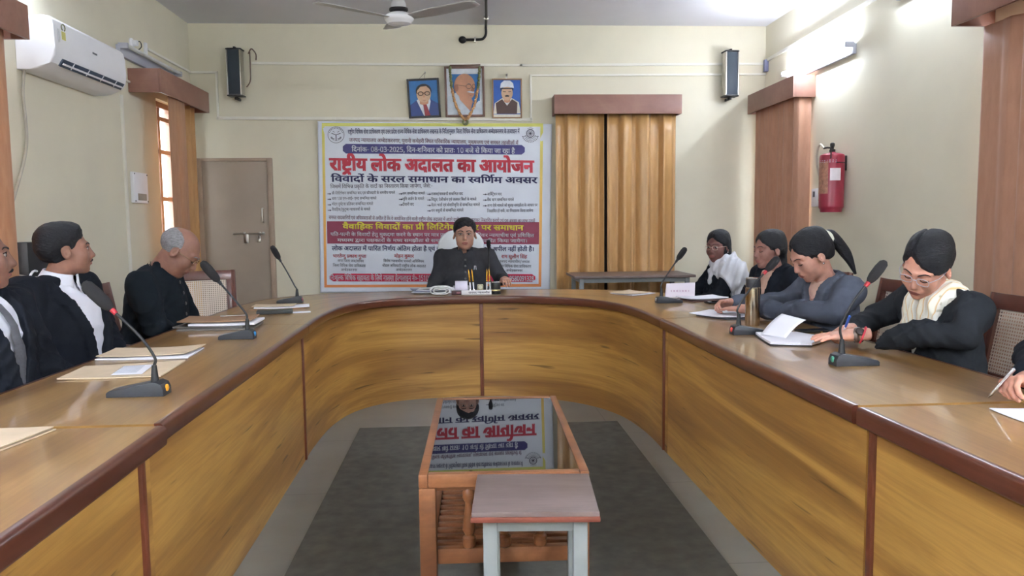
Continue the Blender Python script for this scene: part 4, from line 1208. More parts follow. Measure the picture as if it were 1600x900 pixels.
[[115,138,115,87,128,96,144,100,159,97,171,89,179,77,181,60,178,35,165,10,147,20,157,38,161,59,156,77,142,82,129,78,115,64,115,0,95,0,95,48,81,40,62,36,44,40,31,49,22,65,20,88,20,138,0,138,0,156,196,156,196,138],[40,138,40,90,42,70,47,60,62,54,80,58,95,70,95,138]],
[[42,138,42,0,22,0,22,138,0,138,0,156,68,156,68,138],[20,154,8,168,-3,174,-15,176,-26,174,-36,170,-42,188,-30,192,-17,193,3,188,18,173,19,174,9,194,-1,204,-14,207,-24,206,-32,203,-38,220,-15,224,9,218,26,196,41,154]],
[[69,30,43,37,25,54,19,80,25,106,43,124,68,130,95,124,112,106,119,80,113,54,95,36],[68,48,80,50,90,57,98,80,90,104,81,110,69,112,57,110,48,103,39,80,47,57,56,50]],
[[68,56,53,54,40,49,20,66,12,88,15,100,22,108,35,114,55,116,78,116,78,138,0,138,0,156,126,156,126,138,99,138,99,98,53,98,42,98,36,95,32,87,36,77,44,69,69,74,86,71,100,64,109,53,112,38,109,24,101,13,89,5,72,1,87,-5,104,-10,96,-28,68,-14,44,0,21,5,12,16,15,25,25,29,36,26,48,18,55,17,82,22,89,29,92,38,85,51],[73,154,64,172,61,190,64,205,72,216,84,222,100,224,114,222,126,218,120,202,112,205,101,207,86,201,81,187,84,171,94,154]],
[[154,138,113,138,113,84,125,90,142,92,158,92,158,74,145,74,127,72,113,63,113,0,93,0,93,44,78,34,56,30,34,34,18,49,12,72,15,90,25,104,41,113,61,116,74,115,85,114,83,95,73,97,62,98,40,91,32,73,34,61,39,53,57,47,77,52,93,65,93,138,0,138,0,156,154,156]],
[[74,-3,94,2,90,11,86,18,79,17,72,17,51,20,31,28,17,44,12,68,15,87,26,100,46,111,72,114,74,114,74,138,0,138,0,156,134,156,134,138,94,138,94,96,82,96,58,94,43,89,35,79,32,66,34,53,41,44,54,37,72,35,75,35,78,35,76,44,82,56,93,60,110,54,115,40,112,28,102,22,108,12,115,1,134,-11,142,-32,139,-46,130,-57,116,-65,97,-67,74,-64,55,-56,22,-25,38,-14,56,-34,75,-45,97,-49,111,-47,120,-41,123,-30,117,-18,103,-14,91,-16,80,-20]],
[[151,138,126,138,126,0,105,0,105,42,88,33,65,30,47,32,34,40,24,51,22,66,24,80,32,92,16,105,10,124,13,138,0,138,0,156,151,156],[42,67,49,52,67,47,89,52,105,65,105,138,36,138,31,124,36,109,50,103,66,105,77,104,76,87,72,87,68,87,49,82]],
[[76,208,97,208,31,-42,10,-42]],
[[61,10,49,27,112,64,86,71,64,78,42,64,19,50,7,68,27,78,46,88,27,107,22,126,25,138,33,148,45,156,62,158,77,156,89,149,97,138,100,125,94,106,80,90,106,82,134,78,134,138,115,138,115,156,180,156,180,138,154,138,154,0,134,0,134,58],[42,124,46,112,62,98,75,110,80,125,74,138,61,142,48,137]],
[[-16,-61,-29,-65,-43,-67,-60,-65,-73,-57,-81,-46,-83,-32,-80,-18,-72,-7,-58,0,-40,3,-8,-4,17,-23,36,-47,21,-57,-7,-25,-22,-17,-39,-14,-58,-19,-65,-32,-58,-45,-44,-49,-32,-48,-22,-44]],
[[66,-3,47,0,32,7,22,19,19,34,27,58,15,70,10,88,13,100,20,108,33,114,50,116,68,116,68,138,0,138,0,156,175,156,175,138,149,138,149,-3,128,-3,128,25,114,13,94,2],[128,138,88,138,88,98,51,98,40,98,34,95,30,87,34,77,42,69,69,75,77,75,86,74,93,72,92,54,82,56,70,57,47,51,40,35,47,20,66,15,85,17,101,25,128,53]],
[[130,138,93,138,93,87,79,87,59,85,45,80,35,68,32,54,37,34,51,22,71,18,94,22,114,30,120,12,97,3,72,0,41,6,19,25,12,55,20,82,42,99,72,105,72,105,72,138,0,138,0,156,130,156],[8,-41,70,-3,80,-3,116,-48,102,-58,72,-21,20,-58]],
[[-45,154,-57,168,-68,174,-80,176,-90,174,-100,170,-107,188,-95,192,-82,193,-62,188,-47,173,-46,174,-56,194,-66,204,-79,207,-89,206,-96,203,-102,220,-80,224,-56,218,-38,196,-24,154],[-28,204,-24,214,-14,218,-5,214,0,204,-5,194,-14,190,-24,194]],
[[32,16,20,33,82,70,63,89,45,95,31,93,14,86,7,104,24,111,45,114,63,111,78,101,96,82,96,138,0,138,0,156,217,156,217,138,116,138,116,82,132,84,146,86,144,97,149,109,160,112,175,107,181,93,178,82,169,76,176,64,182,54,180,46,161,39,155,26,161,13,175,9,189,11,204,18,210,0,195,-6,177,-8,160,-6,147,1,139,13,137,27,143,45,160,58,156,66,153,72,143,69,129,66,116,65,116,0,96,0,96,58]],
[[142,138,118,138,118,95,117,75,110,62,98,52,81,48,77,66,86,69,92,73,97,80,98,95,98,138,40,138,40,88,41,70,44,58,52,49,65,40,92,24,115,7,122,-13,117,-32,110,-46,92,-36,98,-25,101,-14,99,-5,91,3,72,14,51,26,34,38,24,53,20,79,20,138,0,138,0,156,142,156],[98,154,88,185,77,201,62,206,52,205,44,202,38,220,61,224,85,218,102,196,117,154]],
[[68,56,53,54,40,49,20,66,12,88,15,100,22,108,35,114,54,116,78,116,78,138,0,138,0,156,193,156,193,138,167,138,167,0,146,0,146,52,134,50,121,49,110,50,112,38,109,24,101,13,89,5,72,1,87,-5,104,-10,96,-28,68,-14,44,0,21,5,12,16,15,25,25,29,36,26,48,18,55,17,82,22,89,29,92,38,85,51],[120,67,146,71,146,138,99,138,99,98,53,98,42,98,36,95,32,87,36,77,44,69,69,74,88,70,103,68]],
[[118,54,115,39,106,28,93,22,78,20,58,24,40,36,23,57,7,89,25,96,48,54,62,42,76,38,92,43,98,57,93,73,80,87,65,85,64,103,78,104,88,109,95,124,89,136,76,140,59,138,43,131,36,148,53,155,74,158,92,156,104,148,112,137,115,124,111,106,98,94,103,89,122,88,136,88,148,91,148,138,130,138,130,156,260,156,260,138,234,138,234,0,213,0,213,138,169,138,169,0,148,0,148,72,137,70,124,70,114,70],[214,154,203,185,192,201,177,206,167,205,160,202,154,220,176,224,200,218,217,196,232,154]],
[[68,56,53,54,40,49,20,66,12,88,15,100,22,108,35,114,55,116,78,116,78,138,0,138,0,156,126,156,126,138,99,138,99,98,53,98,42,98,36,95,32,87,36,77,44,69,69,74,86,71,100,64,109,53,112,38,109,24,101,13,89,5,72,1,87,-5,104,-10,96,-28,68,-14,44,0,21,5,12,16,15,25,25,29,36,26,48,18,55,17,82,22,89,29,92,38,85,51]],
[[150,138,93,138,93,104,110,94,124,82,132,67,135,50,133,34,126,21,104,5,74,0,49,4,29,14,16,31,12,54,14,69,20,82,42,99,72,105,72,105,72,138,0,138,0,156,150,156],[73,18,103,26,112,36,114,50,107,72,86,87,77,87,60,86,47,80,36,69,32,52,34,37,43,26,57,20]],
[[32,16,20,33,82,70,63,89,45,95,31,93,14,86,7,104,24,111,45,114,63,111,78,101,96,82,96,138,0,138,0,156,142,156,142,138,116,138,116,0,96,0,96,58]],
[[138,138,138,0,118,0,118,45,101,37,77,33,57,36,41,45,28,60,21,80,41,86,54,94,61,104,64,117,58,136,43,142,32,139,28,130,34,120,49,115,47,98,21,108,14,117,12,130,14,142,21,151,43,158,63,154,78,140,84,117,82,100,74,87,46,68,58,55,78,51,101,56,118,69,118,138,98,138,98,156,164,156,164,138]],
[[156,138,156,0,136,0,136,81,119,75,98,73,75,76,56,82,38,68,32,52,34,42,44,33,62,30,67,30,66,39,71,51,82,54,98,48,103,34,100,23,91,16,100,6,112,-6,98,-16,85,-1,74,13,68,13,61,12,35,18,18,32,12,51,20,74,41,90,24,106,18,127,21,139,29,149,41,156,58,158,84,151,93,142,96,129,90,108,74,93,84,92,95,91,116,94,136,103,136,138,113,138,113,156,182,156,182,138],[38,126,44,111,57,100,71,113,76,126,72,137,57,142,44,137]],
[[120,44,100,31,71,26,53,28,40,36,31,48,28,63,30,76,37,87,18,100,10,123,13,137,21,148,32,156,47,158,69,151,78,133,68,111,52,120,56,126,58,132,55,139,46,142,34,136,29,122,33,109,43,102,56,99,72,101,78,101,83,100,82,83,78,83,74,83,55,78,48,64,55,48,73,43,96,49,111,61]],
[[57,-31,32,-26,16,-12,10,8,18,33,41,47,36,68,40,87,50,100,71,111,98,114,99,114,99,138,0,138,0,156,158,156,158,138,119,138,119,96,107,96,83,94,68,89,60,79,57,66,59,53,67,44,79,37,98,35,100,35,103,35,102,44,107,56,118,60,135,54,140,40,136,28,125,21,146,-34,129,-42,115,-2,91,-22,75,-29],[30,8,32,-2,38,-9,57,-14,77,-9,94,3,107,18,102,18,98,18,74,21,52,32,36,24]],
[[48,156,69,156,69,0,48,0]],
[[124,40,111,42,100,50,92,61,90,75,90,76,81,80,71,82,58,71,42,64,68,37,99,10,85,-3,58,22,34,45,19,64,12,76,10,85,14,94,26,98,37,95,45,87,60,100,64,117,63,128,60,138,0,138,0,156,200,156,200,138,80,138,84,114,81,98,94,93,107,105,128,109,154,102,175,84,191,58,175,50,153,82,128,92,112,87,107,74,112,61,125,58,132,58,140,60,146,44,134,40]],
[[189,-34,172,-42,158,-2,140,-21,116,-36,86,-41,66,-39,52,-32,43,-21,40,-8,41,1,45,10,20,22,12,33,10,46,12,59,20,70,31,77,44,79,65,73,74,55,71,45,64,34,50,44,54,54,52,60,44,64,33,58,28,45,33,33,45,26,60,23,78,26,83,26,88,26,86,9,84,9,81,9,65,5,60,-6,67,-19,84,-24,104,-21,121,-12,150,18,145,18,141,17,120,20,100,28,85,44,80,68,83,87,93,100,114,111,140,114,142,114,142,138,0,138,0,156,202,156,202,138,162,138,162,96,150,96,126,94,111,89,103,79,100,66,102,53,110,44,122,37,140,35,142,35,146,35,145,40,144,44,150,56,161,60,177,54,183,40,179,28,168,21]],
[[-46,154,-53,170,-55,187,-52,202,-44,214,-32,221,-15,224,10,217,27,195,41,156,68,156,68,138,42,138,42,0,22,0,22,138,0,138,0,156,22,156,15,178,7,194,-2,203,-14,206,-30,200,-35,183,-32,168,-26,154],[38,204,42,214,52,218,62,214,66,204,62,194,52,190,42,194]],
[[40,138,40,92,41,76,43,66,48,60,66,54,85,59,100,70,109,54,89,42,64,36,45,40,32,48,23,64,20,90,20,138,0,138,0,156,80,156,80,138]],
[[148,156,148,138,122,138,122,0,102,0,102,48,85,40,64,36,45,40,32,48,23,64,20,90,20,138,0,138,0,156],[102,138,51,138,102,72],[47,60,66,54,78,56,90,61,40,127,40,92,40,76,43,66]],
[[0,156,129,156,129,138,0,138],[134,87,124,89,111,86,99,75,89,52,70,58,78,78,66,86,52,88,37,82,32,68,37,50,52,32,77,10,64,-3,37,21,18,44,11,69,17,90,33,103,51,106,71,103,88,92,105,103,125,106,132,106,139,104]],
[[85,40,3,40,3,60,84,180,107,180,107,60,133,60,133,40,107,40,107,0,85,0],[85,60,85,104,86,123,86,142,87,156,86,156,81,145,75,134,24,60]],
[[103,158,11,158,11,178,126,178,126,161,58,0,34,0]],
[[48,-2,37,-2,26,0,26,19,36,16,47,16,74,22,91,37,100,60,103,88,101,88,87,73,64,67,43,70,27,81,16,98,13,121,17,146,28,165,45,177,67,181,97,172,109,162,118,146,124,127,126,102,124,72,117,43,103,20,81,3],[67,84,86,89,99,102,103,117,99,138,87,155,68,162,54,160,44,152,37,139,34,121,37,106,43,94,53,87]],
]
# print lines: ink, weight, x scale, z scale, slope (millionths), start x, start z, letters as [outline, x, y]
LINES = [
['navy',19,31,62,0,-1.1473,2.2035,[[0,0,0],[1,102,0],[2,167,0],[3,313,0],[4,378,0],[5,588,0],[6,652,0],[5,792,0],[7,856,0],[8,1010,0],[9,1266,0],[10,1434,0],[6,1434,0],[1,1574,0],[11,1703,0],[1,1845,0],[5,1910,0],[7,1975,0],[8,2128,0],[0,2319,0],[12,2421,0],[13,2667,0],[6,2805,0],[14,2944,0],[15,3009,0],[16,3146,0],[0,3316,0],[11,3484,0],[17,3626,0],[10,3742,0],[18,3756,0],[0,3991,0],[1,4093,0],[19,4158,0],[4,4301,0],[5,4511,0],[6,4576,0],[5,4714,0],[7,4779,0],[8,4933,0],[9,5188,0],[10,5358,0],[6,5358,0],[1,5496,0],[11,5626,0],[1,5768,0],[5,5833,0],[7,5898,0],[8,6052,0],[0,6242,0],[12,6344,0],[20,6590,0],[21,6760,0],[22,6964,0],[23,7103,0],[8,7359,0],[10,7494,0],[5,7614,0],[22,7679,0],[17,7818,0],[24,7934,0],[18,7948,0],[1,8118,0],[22,8183,0],[25,8322,0],[9,8322,0],[1,8490,0],[0,8555,0],[5,8722,0],[26,8787,0],[20,8973,0],[1,9142,0],[5,9272,0],[6,9337,0],[5,9476,0],[7,9540,0],[8,9694,0],[9,9950,0],[10,10119,0],[6,10119,0],[1,10258,0],[11,10388,0],[1,10530,0],[5,10594,0],[7,10659,0],[8,10813,0],[0,11003,0],[12,11106,0],[27,11351,0],[28,11542,0],[29,11630,0],[10,11772,0],[30,11772,0],[8,11917,0],[0,12107,0],[22,12210,0],[31,12348,0],[0,12489,0],[8,12656,0],[10,12792,0],[32,12912,0],[33,13054,0],[6,13142,0],[1,13280,0],[7,13345,0],[1,13499,0],[22,13564,0],[34,13768,0],[35,13917,0]]],
['maroon',13,45,55,-1,-1.1368,2.126,[[26,0,0],[22,186,0],[36,324,0],[17,466,0],[37,661,0],[4,751,0],[1,896,0],[4,960,0],[1,1106,0],[20,1170,0],[4,1340,0],[27,1550,0],[28,1741,0],[29,1828,0],[10,1971,0],[30,1971,0],[8,2115,0],[0,2306,0],[22,2408,0],[31,2547,0],[0,2688,0],[38,2790,0],[36,2922,0],[25,3064,0],[0,3064,0],[1,3166,0],[22,3231,0],[3,3370,0],[8,3499,0],[39,3690,0],[10,3848,0],[40,3848,0],[0,3981,0],[3,4083,0],[5,4213,0],[41,4278,0],[32,4533,0],[36,4741,0],[5,4883,0],[0,4948,0],[6,5050,0],[1,5189,0],[5,5254,0],[0,5318,0],[8,5420,0],[37,5676,0],[4,5766,0],[1,5910,0],[4,5975,0],[1,6120,0],[20,6185,0],[4,6354,0],[38,6500,0],[34,6632,0],[25,6781,0],[42,6781,0],[4,6943,0],[1,7088,0],[20,7153,0],[4,7322,0],[13,7532,0],[6,7670,0],[14,7810,0],[9,7874,0],[34,8044,0],[43,8193,0],[32,8290,0],[32,8498,0],[40,8640,0],[9,8773,0],[3,8942,0],[20,9007,0],[44,9176,0],[34,9306,0],[35,9456,0]]],
['white',22,64,70,-1,-1.1141,2.0279,[[5,0,0],[17,65,0],[22,195,0],[1,334,0],[14,398,0],[8,398,0],[45,589,0],[46,739,0],[47,876,0],[45,1014,0],[46,1099,0],[48,1237,0],[45,1375,0],[49,1460,0],[46,1598,0],[49,1735,0],[50,1873,0],[38,2011,0],[5,2143,0],[17,2208,0],[22,2338,0],[45,2476,0],[18,2561,0],[5,2731,0],[22,2796,0],[6,2935,0],[1,3074,0],[0,3138,0],[8,3306,0],[51,3496,0],[11,3626,0],[1,3768,0],[32,3833,0],[52,3975,0],[53,4108,0],[46,4246,0],[29,4449,0],[26,4592,0],[10,4777,0],[9,4842,0],[10,5011,0],[5,5076,0],[8,5141,0],[4,5331,0],[1,5476,0],[26,5606,0],[1,5792,0],[0,5921,0],[40,6024,0],[1,6156,0],[40,6286,0],[54,6419,0]]],
['red',48,174,185,-3,-1.3361,1.8441,[[0,0,0],[1,102,0],[2,167,0],[3,313,0],[4,378,0],[20,588,0],[51,757,0],[8,822,0],[27,1078,0],[17,1268,0],[1,1398,0],[20,1463,0],[32,1633,0],[8,1840,0],[1,2031,0],[55,2160,0],[4,2416,0],[51,2561,0],[26,2626,0],[22,2812,0]]],
['navy',32,135,93,-2,-1.3269,1.729,[[5,0,0],[6,65,0],[6,204,0],[1,343,0],[17,408,0],[44,538,0],[8,667,0],[10,802,0],[9,923,0],[0,1092,0],[20,1194,0],[9,1428,0],[34,1598,0],[1,1747,0],[7,1812,0],[1,1966,0],[22,2030,0],[8,2234,0],[1,2424,0],[43,2554,0],[6,2652,0],[5,2790,0],[12,2855,0],[56,3036,0],[34,3036,0],[27,3250,0],[6,3442,0],[9,3580,0],[0,3750,0]]],
['ink',10,46,54,0,-1.3386,1.6624,[[5,0,0],[26,65,0],[9,250,0],[34,419,0],[35,569,0],[5,634,0],[6,698,0],[5,838,0],[57,902,0],[58,1078,0],[11,1297,0],[8,1439,0],[59,1574,0],[5,1629,0],[32,1694,0],[8,1902,0],[10,2037,0],[6,2157,0],[1,2296,0],[17,2361,0],[44,2491,0],[8,2620,0],[1,2811,0],[5,2941,0],[22,3006,0],[43,3144,0],[32,3242,0],[1,3384,0],[0,3449,0],[12,3551,0],[5,3797,0],[8,3862,0],[4,4052,0],[1,4197,0],[26,4327,0],[1,4512,0],[4,4577,0],[10,4722,0],[31,4722,0],[1,4863,0],[38,4928,0],[26,5060,0],[54,5245,0],[9,5245,0],[10,5414,0],[60,5414,0],[45,5488,0]]],
['ink',10,30,39,0,-1.3245,1.602,[[11,0,0],[3,142,0],[45,207,0],[5,292,0],[20,356,0],[5,526,0],[61,591,0],[31,717,0],[10,858,0],[18,858,0],[22,1028,0],[9,1231,0],[28,1400,0],[29,1488,0],[5,1630,0],[62,1695,0],[32,1921,0],[6,2128,0],[1,2268,0],[17,2332,0],[13,2527,0],[6,2666,0],[14,2804,0],[63,2870,0],[64,3062,0],[26,3127,0],[17,3312,0],[1,3442,0],[0,3507,0],[3,3610,0],[8,3739,0],[10,3874,0],[18,3995,0],[34,4165,0],[22,4314,0],[3,4453,0],[4,4518,0],[34,4728,0],[1,4877,0],[34,4942,0],[20,5092,0],[10,5261,0]]],
['ink',10,29,39,0,-1.3261,1.5474,[[7,0,0],[1,154,0],[0,218,0],[1,321,0],[53,450,0],[48,588,0],[47,726,0],[13,929,0],[22,1067,0],[65,1206,0],[55,1344,0],[66,1599,0],[65,1722,0],[13,1925,0],[67,2063,0],[61,2214,0],[9,2405,0],[28,2574,0],[29,2661,0],[5,2804,0],[62,2869,0],[32,3094,0],[34,3302,0],[1,3452,0],[34,3516,0],[20,3666,0],[10,3835,0]]],
['ink',10,31,42,0,-1.3279,1.4914,[[34,0,0],[51,150,0],[61,214,0],[0,340,0],[68,508,0],[69,638,0],[56,785,0],[61,785,0],[22,911,0],[1,1050,0],[11,1180,0],[5,1322,0],[32,1386,0],[8,1529,0],[0,1720,0],[9,1887,0],[28,2056,0],[29,2143,0],[5,2286,0],[62,2351,0],[32,2576,0],[34,2784,0],[1,2934,0],[34,2998,0],[20,3148,0],[10,3317,0]]],
['ink',10,30,42,0,-1.3295,1.4367,[[6,0,0],[54,139,0],[6,139,0],[1,278,0],[5,343,0],[40,408,0],[8,540,0],[70,731,0],[8,838,0],[25,973,0],[61,1028,0],[25,1144,0],[28,1154,0],[29,1242,0],[37,1450,0],[4,1539,0],[1,1684,0],[4,1749,0],[1,1894,0],[20,1959,0],[4,2128,0],[44,2273,0],[8,2403,0],[10,2538,0],[34,2658,0],[1,2808,0],[34,2873,0],[20,3022,0],[10,3192,0]]],
['ink',10,31,40,0,-0.6183,1.5928,[[71,0,0],[34,177,0],[9,391,0],[28,560,0],[29,648,0],[5,790,0],[62,855,0],[32,1081,0],[34,1288,0],[1,1438,0],[34,1503,0],[20,1652,0],[10,1822,0]]],
['ink',10,30,41,0,-0.6196,1.5373,[[57,0,0],[72,176,0],[5,176,0],[34,240,0],[27,455,0],[26,646,0],[56,832,0],[22,832,0],[8,1035,0],[10,1170,0],[34,1291,0],[1,1440,0],[34,1505,0],[20,1654,0],[10,1824,0]]],
['ink',10,29,42,0,-0.6209,1.481,[[17,0,0],[3,130,0],[6,195,0],[1,334,0],[22,398,0],[3,537,0],[6,667,0],[1,806,0],[17,871,0]]],
['ink',10,29,42,0,-0.3271,1.5846,[[0,0,0],[1,102,0],[26,167,0],[43,352,0],[6,450,0],[70,589,0],[39,696,0],[8,854,0],[29,1045,0],[37,1188,0],[17,1277,0],[3,1407,0],[9,1537,0],[28,1706,0],[29,1794,0],[5,1936,0],[62,2001,0],[32,2227,0],[6,2434,0],[1,2573,0],[17,2638,0]]],
['ink',10,30,42,0,-0.3283,1.5276,[[5,0,0],[6,65,0],[73,204,0],[25,375,0],[32,375,0],[38,517,0],[61,649,0],[10,764,0],[20,775,0],[3,945,0],[63,1010,0],[51,1202,0],[22,1267,0],[13,1471,0],[6,1609,0],[14,1748,0],[26,1813,0],[20,1998,0],[8,2168,0],[0,2358,0],[5,2526,0],[29,2590,0],[20,2733,0],[44,2903,0],[8,3032,0],[10,3168,0],[34,3288,0],[1,3438,0],[34,3502,0],[20,3652,0],[10,3821,0]]],
['ink',10,31,42,0,-0.3294,1.4718,[[6,0,0],[10,139,0],[32,139,0],[22,282,0],[57,485,0],[16,661,0],[44,831,0],[13,961,0],[6,1099,0],[14,1238,0],[9,1303,0],[10,1472,0],[6,1472,0],[1,1611,0],[5,1676,0],[22,1741,0],[6,1880,0],[59,2018,0],[5,2018,0],[16,2083,0],[9,2318,0],[10,2488,0],[9,2552,0],[28,2722,0],[29,2809,0],[5,2952,0],[62,3016,0],[32,3242,0],[34,3450,0],[1,3599,0],[34,3664,0],[20,3814,0],[10,3983,0]]],
['ink',10,31,42,0,-0.3304,1.4172,[[7,0,0],[22,154,0],[6,358,0],[9,496,0],[72,666,0],[20,666,0],[3,835,0],[9,965,0],[10,1134,0],[9,1199,0],[28,1368,0],[29,1455,0],[5,1598,0],[62,1663,0],[32,1888,0],[34,2096,0],[1,2246,0],[34,2310,0],[20,2460,0],[10,2629,0]]],
['ink',10,29,42,0,0.24,1.5772,[[55,0,0],[5,256,0],[29,320,0],[56,463,0],[74,463,0],[10,578,0],[18,589,0],[22,759,0],[6,963,0],[1,1102,0],[17,1167,0]]],
['ink',10,30,42,0,0.2392,1.5206,[[29,0,0],[75,143,0],[8,143,0],[76,398,0],[12,612,0],[9,857,0],[28,1026,0],[29,1114,0],[5,1256,0],[62,1321,0],[32,1547,0],[34,1754,0],[1,1904,0],[34,1969,0],[20,2118,0],[10,2288,0]]],
['ink',10,30,42,0,0.2384,1.4626,[[27,0,0],[37,191,0],[4,280,0],[77,490,0],[9,629,0],[10,798,0],[34,863,0],[1,1012,0],[34,1077,0],[20,1226,0],[10,1396,0],[26,1461,0],[51,1646,0],[9,1776,0],[25,1945,0],[20,1945,0],[40,2115,0],[45,2248,0],[9,2332,0],[34,2502,0],[78,2651,0],[64,2840,0],[32,2905,0],[1,3047,0],[8,3177,0],[10,3312,0],[55,3432,0],[7,3688,0],[1,3842,0],[0,3907,0],[36,4074,0],[0,4216,0]]],
['ink',10,30,42,0,0.2377,1.4065,[[5,0,0],[22,65,0],[43,204,0],[32,301,0],[1,443,0],[5,508,0],[0,573,0],[32,675,0],[40,882,0],[51,1015,0],[9,1145,0],[8,1314,0],[35,1449,0],[38,1504,0],[8,1636,0],[1,1827,0],[5,1957,0],[22,2022,0],[43,2160,0],[32,2258,0],[1,2400,0],[0,2465,0],[12,2567,0],[5,2813,0],[8,2878,0],[4,3068,0],[1,3213,0],[26,3343,0],[1,3528,0],[4,3593,0],[10,3738,0],[31,3738,0],[1,3879,0]]],
['maroon',10,34,52,-1,-1.364,1.3551,[[9,0,0],[34,169,0],[43,318,0],[32,416,0],[6,623,0],[1,762,0],[17,827,0],[8,957,0],[1,1148,0],[5,1212,0],[0,1277,0],[4,1379,0],[44,1524,0],[13,1654,0],[6,1792,0],[14,1931,0],[27,1996,0],[5,2187,0],[7,2252,0],[6,2406,0],[67,2545,0],[32,2696,0],[1,2838,0],[79,2903,0],[14,3158,0],[9,3224,0],[10,3392,0],[27,3458,0],[36,3648,0],[3,3790,0],[20,3855,0],[40,4090,0],[54,4222,0],[5,4288,0],[8,4352,0],[6,4608,0],[10,4747,0],[55,4812,0],[4,5068,0],[51,5212,0],[5,5277,0],[26,5342,0],[32,5528,0],[40,5735,0],[51,5868,0],[22,5932,0],[10,6071,0],[6,6136,0],[1,6275,0],[20,6340,0],[3,6510,0],[0,6639,0],[1,6742,0],[2,6806,0],[3,6952,0],[4,7017,0],[20,7227,0],[51,7396,0],[8,7461,0],[27,7717,0],[17,7908,0],[1,8038,0],[20,8102,0],[32,8272,0],[34,8480,0],[35,8629,0],[27,8694,0],[36,8885,0],[22,9027,0],[10,9166,0],[6,9231,0],[1,9370,0],[17,9434,0],[44,9564,0],[8,9694,0],[51,9885,0],[5,10014,0],[22,10079,0],[4,10218,0],[32,10363,0],[8,10570,0],[0,10761,0],[1,10863,0],[8,10928,0],[0,11118,0],[5,11286,0],[22,11350,0],[43,11489,0],[32,11586,0],[1,11729,0],[5,11794,0],[0,11858,0],[32,11961,0],[8,12168,0],[0,12359,0],[1,12461,0],[4,12526,0],[35,12671,0],[13,12736,0],[6,12874,0],[14,13013,0],[80,13078,0],[9,13201,0],[27,13435,0],[6,13626,0],[9,13765,0],[0,13934,0],[8,14101,0],[1,14292,0],[20,14421,0],[1,14591,0],[57,14656,0],[15,14896,0],[81,15033,0],[1,15180,0],[4,15244,0],[35,15389,0]]],
['yellow',32,103,79,-2,-1.2261,1.254,[[6,0,0],[54,139,0],[6,139,0],[1,278,0],[5,343,0],[40,408,0],[8,540,0],[5,796,0],[6,860,0],[6,1000,0],[1,1138,0],[17,1203,0],[44,1333,0],[8,1463,0],[1,1654,0],[11,1783,0],[3,1925,0],[5,2055,0],[20,2120,0],[5,2289,0],[61,2354,0],[31,2480,0],[10,2621,0],[18,2621,0],[22,2791,0],[43,2994,0],[32,3092,0],[0,3234,0],[36,3402,0],[0,3544,0],[9,3711,0],[34,3880,0],[1,4029,0],[7,4094,0],[1,4248,0],[22,4312,0]]],
['white',19,56,50,-1,-1.352,1.1855,[[36,0,0],[5,142,0],[32,207,0],[45,349,0],[36,434,0],[33,576,0],[22,664,0],[3,802,0],[8,932,0],[10,1067,0],[5,1188,0],[6,1252,0],[6,1391,0],[1,1530,0],[17,1595,0],[44,1725,0],[40,1855,0],[10,1988,0],[32,1988,0],[25,2130,0],[34,2195,0],[25,2344,0],[8,2344,0],[17,2535,0],[34,2665,0],[1,2814,0],[8,2944,0],[0,3135,0],[22,3237,0],[10,3376,0],[8,3441,0],[10,3576,0],[41,3696,0],[1,3952,0],[22,4016,0],[36,4220,0],[0,4362,0],[34,4530,0],[1,4679,0],[82,4744,0],[11,4947,0],[1,5089,0],[83,5154,0],[56,5314,0],[22,5314,0],[1,5453,0],[36,5582,0],[82,5724,0],[17,5928,0],[10,6044,0],[22,6058,0],[10,6196,0],[9,6261,0],[10,6430,0],[36,6495,0],[5,6637,0],[0,6702,0],[6,6804,0],[1,6943,0],[0,7008,0],[37,7175,0],[4,7265,0],[1,7410,0],[4,7474,0],[1,7620,0],[7,7684,0],[3,7838,0],[18,7903,0],[13,8138,0],[6,8276,0],[14,8415,0],[11,8480,0],[5,8622,0],[18,8687,0],[5,8857,0],[84,8922,0],[32,9100,0]]],
['white',19,63,48,-1,-1.2845,1.125,[[34,0,0],[85,150,0],[4,240,0],[41,385,0],[86,706,0],[1,860,0],[0,925,0],[1,1028,0],[36,1157,0],[84,1299,0],[8,1477,0],[1,1668,0],[0,1732,0],[44,1835,0],[8,1964,0],[10,2100,0],[34,2220,0],[85,2370,0],[4,2460,0],[9,2670,0],[34,2839,0],[78,2988,0],[64,3178,0],[32,3242,0],[1,3385,0],[9,3514,0],[10,3684,0],[9,3748,0],[34,3918,0],[1,4067,0],[7,4132,0],[1,4286,0],[22,4350,0],[8,4554,0],[0,4744,0],[1,4847,0],[8,4912,0],[0,5102,0],[5,5269,0],[22,5334,0],[12,5473,0],[56,5654,0],[4,5654,0],[36,5864,0],[1,6006,0],[5,6070,0],[0,6135,0],[32,6237,0],[5,6445,0],[8,6510,0],[4,6700,0],[1,6845,0],[26,6975,0],[1,7160,0],[4,7225,0],[10,7370,0],[31,7370,0],[1,7511,0],[87,7576,0]]],
